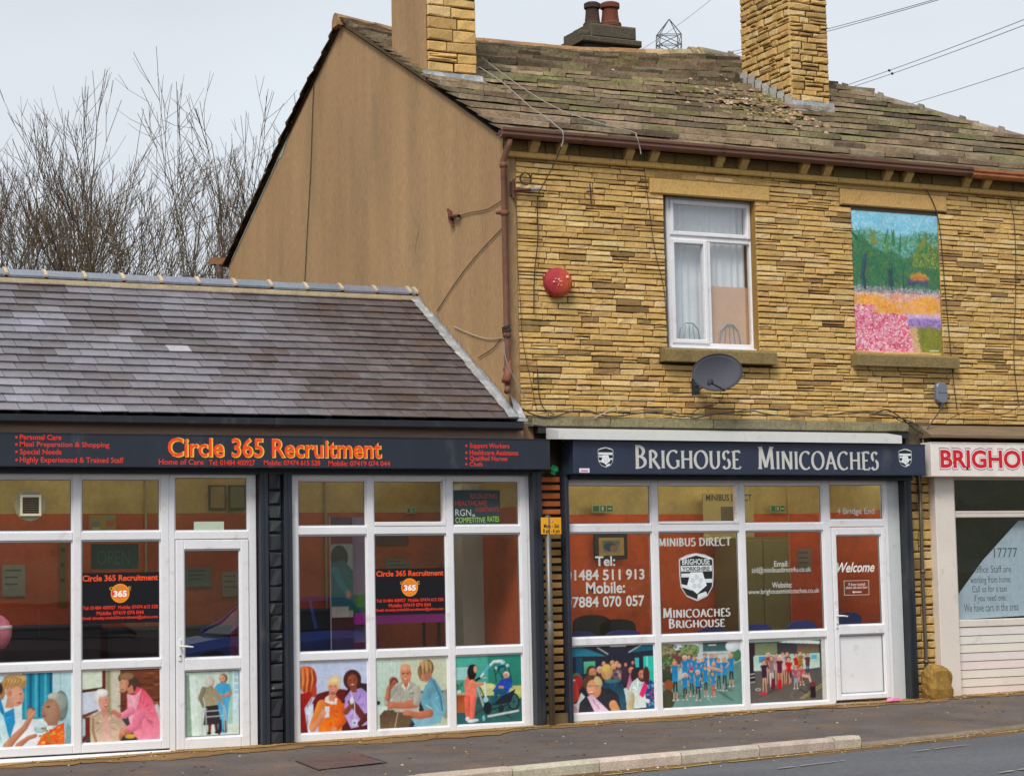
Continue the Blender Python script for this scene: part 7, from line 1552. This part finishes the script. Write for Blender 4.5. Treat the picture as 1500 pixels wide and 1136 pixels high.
for k, (p0, p1) in enumerate(((306, 331), (335, 360))):
    r, e = flat_thing('picture_frame', 'thin framed picture on the khaki wall over the left door, %s of two' % ('left' if k == 0 else 'right'), 'picture', p0, p1, 710, 746, 1.86, .015, C(70, 62, 40), group='framed pictures over the left door')
    a, b, z0, z1 = e; m = MB(); m.box(a+.02, b-.02, 1.85, 1.858, z0+.02, z1-.02, C(150, 126, 76) if k == 0 else C(120, 118, 76)); build(m, 'picture', M['print'], r)
m = MB(); bl = P(-2, 926, .3); m.lathe(bl+Vector((0, 0, -.17)), (0, 0, 1), [(.005, 0), (.06, .01), (.1, .06), (.13, .13), (.13, .2), (.1, .28), (.05, .33), (.01, .35)], C(236, 130, 150), 20); m.lathe(bl+Vector((0, 0, .03)), (0, 0, 1), [(.132, 0), (.134, .02), (.132, .04)], C(250, 226, 230), 20)
build(m, 'balloon', M['paint'], smooth=True, label='pink balloon with a pale band in the leftmost window pane', cat='balloon')
# banners, column and table in bay 2
r, e = flat_thing('roller_banner', 'roller banner with purple top and a figure in teal behind the recruitment window', 'banner', 485, 517, 757, 952, .7, .01, C(70, 62, 66))
a, b, z0, z1 = e; A_ = Art(T3((a, .699, z0), (1, 0, 0), (0, 0, 1), (0, -1, 0)), b-a, z1-z0)
A_.rect(0, .8, 1, 1, C(110, 60, 110), C(150, 60, 70)); A_.ell(.4, .7, .4, .09, C(34, 44, 52)); A_.poly([(0, .3), (1, .3), (1, .6), (.6, .68), (0, .66)], C(50, 110, 120)); A_.limb([(.2, .6), (.5, .5), (.8, .42)], [.03, .026, .02], C(70, 140, 150)); A_.ell(.8, .42, .12, .03, C(200, 140, 110)); A_.rect(0, .24, .8, .33, C(206, 196, 190)); A_.rect(0, 0, 1, .25, C(90, 30, 34), C(50, 40, 44)); A_.build('printed_picture', M['print'], r)
m = MB(); m.tube([(a-.01, .69, z0), (a-.01, .69, z1)], .008, C(190, 190, 190), 6); build(m, 'frame', M['metal'], r)
r, e = flat_thing('display_panel', 'lilac display panel with a green foot beside the roller banner', 'panel', 517, 547, 757, 940, .9, .03, C(176, 150, 186))
a, b, z0, z1 = e; m = MB(); m.box(a+.001, b+.1, .885, .898, z0+(z1-z0)*.18, z0+(z1-z0)*.38, C(50, 160, 60)); m.box(a+.05, b+.05, .88, .884, z0+(z1-z0)*.2, z0+(z1-z0)*.28, C(40, 110, 60)); build(m, 'green_band', M['print'], r)
tb_ = empty('table', 'table under a bright magenta cloth behind the recruitment window', 'table', (FX(570, 900, .75), .75, .05))
m = MB(); a, b = FX(500, 905, .75), FX(652, 905, .75); zt_ = FZ(560, 897, .75); m.box(a, b, .75, 1.3, zt_-.03, zt_, C(190, 50, 170)); m.box(a, b, .74, .75, zt_-.12, zt_-.0, C(196, 44, 176)); build(m, 'cloth', M['dull'], tb_)
m = MB(); m.box(a+.02, b-.02, .78, 1.28, zt_-.06, zt_-.031, C(60, 50, 46)); build(m, 'tabletop', M['wood'], tb_)
for u in (a+.05, b-.05):
    for y in (.82, 1.24): m = MB(); m.tube([(u, y, .0), (u, y, zt_-.06)], .018, C(50, 50, 54), 6); build(m, 'leg', M['metal'], tb_)
m = MB(); m.box(FX(678, 860, 1.1), FX(738, 860, 1.1), 1.1, 1.35, .0, FZ(708, 752, 1.1)+.35, C(196, 196, 182)); build(m, 'interior_column', M['dull'], low)
bbY = .004
m = MB(); m.box(FX(660.5, 742, bbY), FX(732.5, 742, bbY), bbY, bbY+.004, FZ(697, 768.5, bbY), FZ(697, 717.5, bbY), C(52, 66, 70)); bb = build(m, 'blackboard', M['dull'], w2)
m = MB(); Yb = bbY-.0005; line(m, 'RECRUITING', 689, 728, 730, 723, Yb, C(176, 66, 40), .001, .0); line(m, 'HEALTHCARE', 667, 713, 740, 733, Yb, C(190, 66, 36), .001, .0); line(m, 'ASSISTANTS', 696, 731, 749, 742.5, Yb, C(190, 66, 36), .001, .0); line(m, 'RGN', 667, 690, 755, 745.5, Yb, C(206, 214, 210), .001, .0); line(m, 's', 691.5, 696, 756, 751.5, Yb, C(206, 214, 210), .001, .0); line(m, 'COMPETITIVE', 667, 711, 765, 757.5, Yb, C(150, 206, 50), .001, .01); line(m, 'RATES', 714, 731, 763.5, 756, Yb, C(150, 206, 50), .001, .01)
build(m, 'chalk_lettering', M['vinyl'], w2)
# emergency exit signs
for k, (p0, p1, y0, y1, Y, lab) in enumerate(((596, 609, 743, 751, 1.8, 'small green exit sign on the back wall of the recruitment shop'), (867, 899, 739, 750, 2.1, 'green exit sign on the orange wall behind the minicoach telephone window'), (1129, 1150, 739, 750, 2.1, 'green exit sign on the orange wall behind the minicoach address window'))):
    r, e = flat_thing('exit_sign', lab, 'sign', p0, p1, y0, y1, Y, .02, C(196, 190, 140), group='green exit signs inside the shops'); a, b, z0, z1 = e; w, h = b-a, z1-z0; m = MB()
    for u0, u1 in ((.05, .33), (.38, .64), (.69, .95)): m.box(a+u0*w, a+u1*w, Y-.004, Y-.001, z0+.12*h, z1-.12*h, C(30, 120, 70))
    m.box(a+.74*w, a+.9*w, Y-.006, Y-.0045, z0+.42*h, z0+.56*h, C(230, 240, 220)); m.box(a+.45*w, a+.52*w, Y-.006, Y-.0045, z0+.25*h, z0+.75*h, C(230, 240, 220)); build(m, 'pictogram', M['print'], r)
# minicoach office
r, e = flat_thing('picture_frame', 'dark framed picture on the orange wall above the telephone number', 'picture', 872, 919, 781, 819, 2.1, .04, C(52, 48, 54)); a, b, z0, z1 = e
A_ = Art(T3((a+.05, 2.098, z0+.05), (1, 0, 0), (0, 0, 1), (0, -1, 0)), b-a-.1, z1-z0-.1); A_.rect(0, 0, 1, 1, C(206, 170, 90)); A_.rect(.15, .15, .85, .85, C(120, 130, 110), C(160, 160, 150)); A_.ell(.45, .5, .25, .25, C(60, 90, 110)); A_.ell(.6, .4, .15, .2, C(170, 130, 90)); A_.build('picture', M['print'], r)
r, e = flat_thing('poster', 'cream Minibus Direct poster on the wall behind the minicoach window', 'poster', 1030, 1104, 722, 792, 1.9, .01, C(190, 170, 104)); a, b, z0, z1 = e; m = MB(); line(m, 'MINIBUS DIRECT', 1034, 1101, 733, 724, 1.899, C(60, 48, 50), .001, .02); 
m.box(a+(b-a)*.35, a+(b-a)*.8, 1.893, 1.898, z0+(z1-z0)*.3, z0+(z1-z0)*.72, C(110, 96, 70)); build(m, 'lettering', M['print'], r)
r, e = flat_thing('cabinet', 'tall olive cabinet standing inside the minicoach office', 'cabinet', 1080, 1157, 786, 990, 1.55, .5, C(126, 116, 62)); a, b, z0, z1 = e; m = MB()
for u in (0.02, .51): m.bev(a+(b-a)*u, a+(b-a)*(u+.47), 1.53, 1.549, z0+.05, z1-.04, C(132, 120, 64), .006)
build(m, 'cabinet_door', M['dull'], r)
def chair(px, py, Y, c, label, w=.46, g='chairs in the minicoach office', h=.9):
    x = FX(px, py, Y); zt2 = FZ(px, py, Y); r = empty('chair', label, 'chair', (x, Y, .06), g)
    m = MB(); n = 12; pr = []
    for k in range(n+1): a = pi*k/n; pr.append((x-w/2*cos(a)*(1.0 if abs(cos(a)) < .9 else 1), zt2-.13+.13*sin(a)**.6))
    pr = [(x-w/2, zt2-.38)]+pr+[(x+w/2, zt2-.38)]; m.add([(u, Y, v) for u, v in pr]+[(u, Y+.05, v) for u, v in pr], [tuple(range(len(pr))), tuple(range(2*len(pr)-1, len(pr)-1, -1))]+[(i, len(pr)+i, len(pr)+(i+1) % len(pr), (i+1) % len(pr)) for i in range(len(pr))], c); build(m, 'backrest', M['dull'], r)
    m = MB(); m.bev(x-w/2, x+w/2, Y+.05, Y+.5, zt2-.46, zt2-.4, c, .02); build(m, 'seat', M['dull'], r)
    for a in (-1, 1):
        for b in (.07, .46): m = MB(); m.tube([(x+a*w*.42, Y+b, zt2-.46), (x+a*w*.46, Y+b, .09)], .012, C(60, 60, 64), 6); build(m, 'leg', M['metal'], r)
BLC = C(44, 50, 130)
chair(852, 924, .5, BLC, 'blue chair behind the telephone window, leftmost of the blue chairs', .42)
chair(914, 922, .5, BLC, 'wide blue chair behind the telephone window, under the last digits', .5)
chair(1045, 918, .5, BLC, 'blue chair half hidden behind the Brighouse lettering window', .44)
chair(1110, 913, .5, BLC, 'blue chair behind the left side of the address window', .42)
chair(1176, 908, .6, BLC, 'blue chair behind the right side of the address window', .42)
chair(1243, 896, .6, BLC, 'blue chair seen through the white minicoach door', .4)
chair(868, 900, 1.3, C(40, 40, 44), 'black office chair against the orange wall, left of two', .5)
chair(905, 906, 1.3, C(34, 34, 38), 'black office chair against the orange wall, right of two', .5)
# paper banner in the white shop window
PBY = .06; pb_ = empty('paper_banner', 'pale blue handwritten paper banner sagging in the white shop window', 'banner', (FX(1450, 900, PBY), PBY, FZ(1450, 905, PBY)))
ol = [(1492, 762), (1440, 820), (1394, 884), (1398, 908), (1452, 904), (1520, 900), (1600, 897), (1600, 760)]
m = MB(); pts = [P(x, y, PBY) for x, y in ol]; k = len(pts); m.add(pts+[p+Vector((0, .004, 0)) for p in pts], [tuple(range(k)), tuple(range(2*k-1, k-1, -1))]+[(i, k+i, k+(i+1) % k, (i+1) % k) for i in range(k)], C(196, 214, 230, .95)); build(m, 'sheet', M['print'], pb_)
m = MB(); INK = C(70, 80, 96)
line(m, '17777', 1456, 1490, 816, 802, PBY, INK, .001, -.005); 
for s_, a, b, bs, cp in (('office Staff are', 1428, 1481, 838, 828), ('working from home.', 1421, 1481, 853, 843), ('Call us for a taxi', 1424, 1475, 866.5, 857), ('if you need one.', 1427, 1474, 879.5, 870), ('We have cars in the area', 1412, 1492, 894.5, 883)): line(m, s_, a, b, bs, cp, PBY, INK, .001, -.005)
build(m, 'lettering', M['vinyl'], pb_)

# one lit tube in view; the others are unseen, added to brighten the interiors
em = bpy.data.materials.new('lit_tube'); em.use_nodes = True; b_ = em.node_tree.nodes['Principled BSDF']; b_.inputs['Emission Color'].default_value = (1, .93, .8, 1); b_.inputs['Emission Strength'].default_value = TUBE
em2 = em.copy(); em2.node_tree.nodes['Principled BSDF'].inputs['Emission Strength'].default_value = TUBE*1.8
def tube_light(x, Y, z, label, l=1.2, em=em):
    r = empty('ceiling_light', label, 'ceiling light', (x, Y, z), 'fluorescent lights inside the shops')
    m = MB(); m.box(x-l/2, x+l/2, Y-.04, Y+.04, z+.06, z+.12, C(230, 228, 220)); build(m, 'casing', M['upvc'], r)
    m = MB(); m.tube([(x-l/2+.03, Y, z+.03), (x+l/2-.03, Y, z+.03)], .022, (.8, .8, .8), 8); build(m, 'tube', em, r)
tl = P(134, 699, .9); tube_light(tl.x-.48, .9, tl.z+.02, 'lit tube light just showing at the top of a recruitment window pane')
for x, nm in ((-6.2, 'left end'), (-3.3, 'door end'), (-.95, 'right hand window end')): tube_light(x, .75, 3.0, 'unseen tube light added to brighten the %s of the recruitment shop' % nm)
for x, nm in ((1.6, 'telephone window'), (3.2, 'address window'), (4.8, 'door')): tube_light(x, .8, 2.98, 'unseen tube light added to brighten the room near the %s of the minicoach office' % nm, em=em2)

def darkener(x0, x1, Y, label, h=1.02, c=C(44, 38, 42)):  # dark blocks added to darken the lower panes so mirrored cars show
    r = empty('darkener', label, 'darkener', ((x0+x1)/2, Y, 0), 'dark blocks added behind the lower panes'); m = MB(); m.bev(x0, x1, Y, Y+.6, h-.04, h, tuple(a*1.6 for a in c), .01); build(m, 'darkener_top', M['dull'], r)
    m = MB(); m.box(x0+.02, x1-.02, Y+.03, Y+.06, .0, h-.041, c); build(m, 'front_panel', M['dull'], r)
    for x in (x0+.02, x1-.06): m = MB(); m.box(x, x+.04, Y+.061, Y+.56, .0, h-.041, c); build(m, 'side_panel', M['dull'], r)
darkener(-7.2, -4.4, .9, 'dark block added to darken the lower leftmost panes of the recruitment shop', 1.25)
darkener(-4.3, -2.9, 1.1, 'dark block added to darken the lower door glass of the recruitment shop', 1.2)
darkener(-2.6, -1.75, .9, 'dark block added to darken the lower part of the roller banner window', 1.35)

# papers, conduit and shelves on the back walls
rq = random.Random(77)
def paper(px, py, w, h, Y, c, root, name='wall_notice'):
    x, z = FX(px, py, Y), FZ(px, py, Y); m = MB(); m.box(x-w/2, x+w/2, Y-.006, Y-.001, z-h/2, z+h/2, c)
    for k in range(3): m.box(x-w*.38, x+w*rq.uniform(.1, .38), Y-.008, Y-.0062, z+h*(.3-.22*k), z+h*(.36-.22*k), tuple(a*.4 for a in c))
    build(m, name, M['print'], root)
for px, py, w, h, c in ((20, 850, .25, .34, (196, 190, 170)), (92, 838, .07, .75, (150, 130, 60)), (290, 845, .3, .22, (150, 160, 150)), (338, 855, .2, .28, (190, 170, 150)), (582, 830, .3, .2, (170, 160, 150)), (636, 860, .2, .3, (206, 196, 180)), (575, 790, .4, .12, (130, 70, 60)), (750, 850, .16, .26, (190, 180, 160))): paper(px, py, w, h, 1.88, C(*c, .5), low)
for px, py, w, h, c in ((1020, 850, .2, .3, (200, 190, 170)), (1178, 820, .22, .3, (206, 200, 180)), (1262, 820, .2, .26, (190, 180, 160))): paper(px, py, w, h, 2.18, C(*c, .5), house)
for px in (214, 478): m = MB(); x = FX(px, 800, 1.86); m.tube([(x, 1.87, .1), (x, 1.87, 3.15)], .014, C(170, 150, 110), 6); build(m, 'conduit', M['dull'], low)
m = MB(); x = FX(1157, 800, 2.15); m.tube([(x, 2.17, .1), (x, 2.17, 3.1)], .012, C(206, 160, 90), 6); build(m, 'conduit', M['dull'], house)
# grit, leaves and old gum on the ground
m = MB()
for i in range(1500):
    x = rq.uniform(-7, 9); t = rq.random()
    if t < .5: y, zz = -abs(rq.gauss(.05, .22))-.05, gz(x)+.008
    elif t < .85: y = ky(x)-.12-abs(rq.gauss(0, .14)); zz = gz(x)-.097
    else: y = rq.uniform(ky(x)+.2, -.1); zz = gz(x)-.078*sst(x, 1.3, 1.9)*sst((y-.35)/(ky(x)-.35), .6, 1)+.003
    s_ = rq.uniform(.006, .022); c_ = jc(rq.choice([C(150, 124, 88), C(96, 82, 66), C(176, 160, 134), C(120, 84, 50), C(70, 62, 54)]), .2, rq); a = rq.uniform(0, 3)
    q = [(x+s_*cos(a+k*1.57)*rq.uniform(.6, 1.2), y+s_*sin(a+k*1.57)*rq.uniform(.6, 1.2), zz) for k in range(4)]
    m.add(q+[(x, y, zz+s_*.6)], [(0, 1, 4), (1, 2, 4), (2, 3, 4), (3, 0, 4)], c_)
build(m, 'grit', M['dirt'], kind='stuff')
m = MB()
for i in range(110):
    x = rq.uniform(-5, 8); y = rq.uniform(ky(x)+.2, -.3); zz = gz(x)-.078*sst(x, 1.3, 1.9)*sst((y-.35)/(ky(x)-.35), .6, 1)+.0055; s_ = rq.uniform(.01, .028); c_ = jc(rq.choice([C(70, 64, 62), C(134, 128, 122), C(60, 54, 52)]), .1, rq)
    m.add([(x+s_*cos(k*.9), y+s_*sin(k*.9)*rq.uniform(.7, 1), zz) for k in range(7)], [tuple(range(7))], c_)
build(m, 'gum_spots', M['tarmac'], kind='stuff')
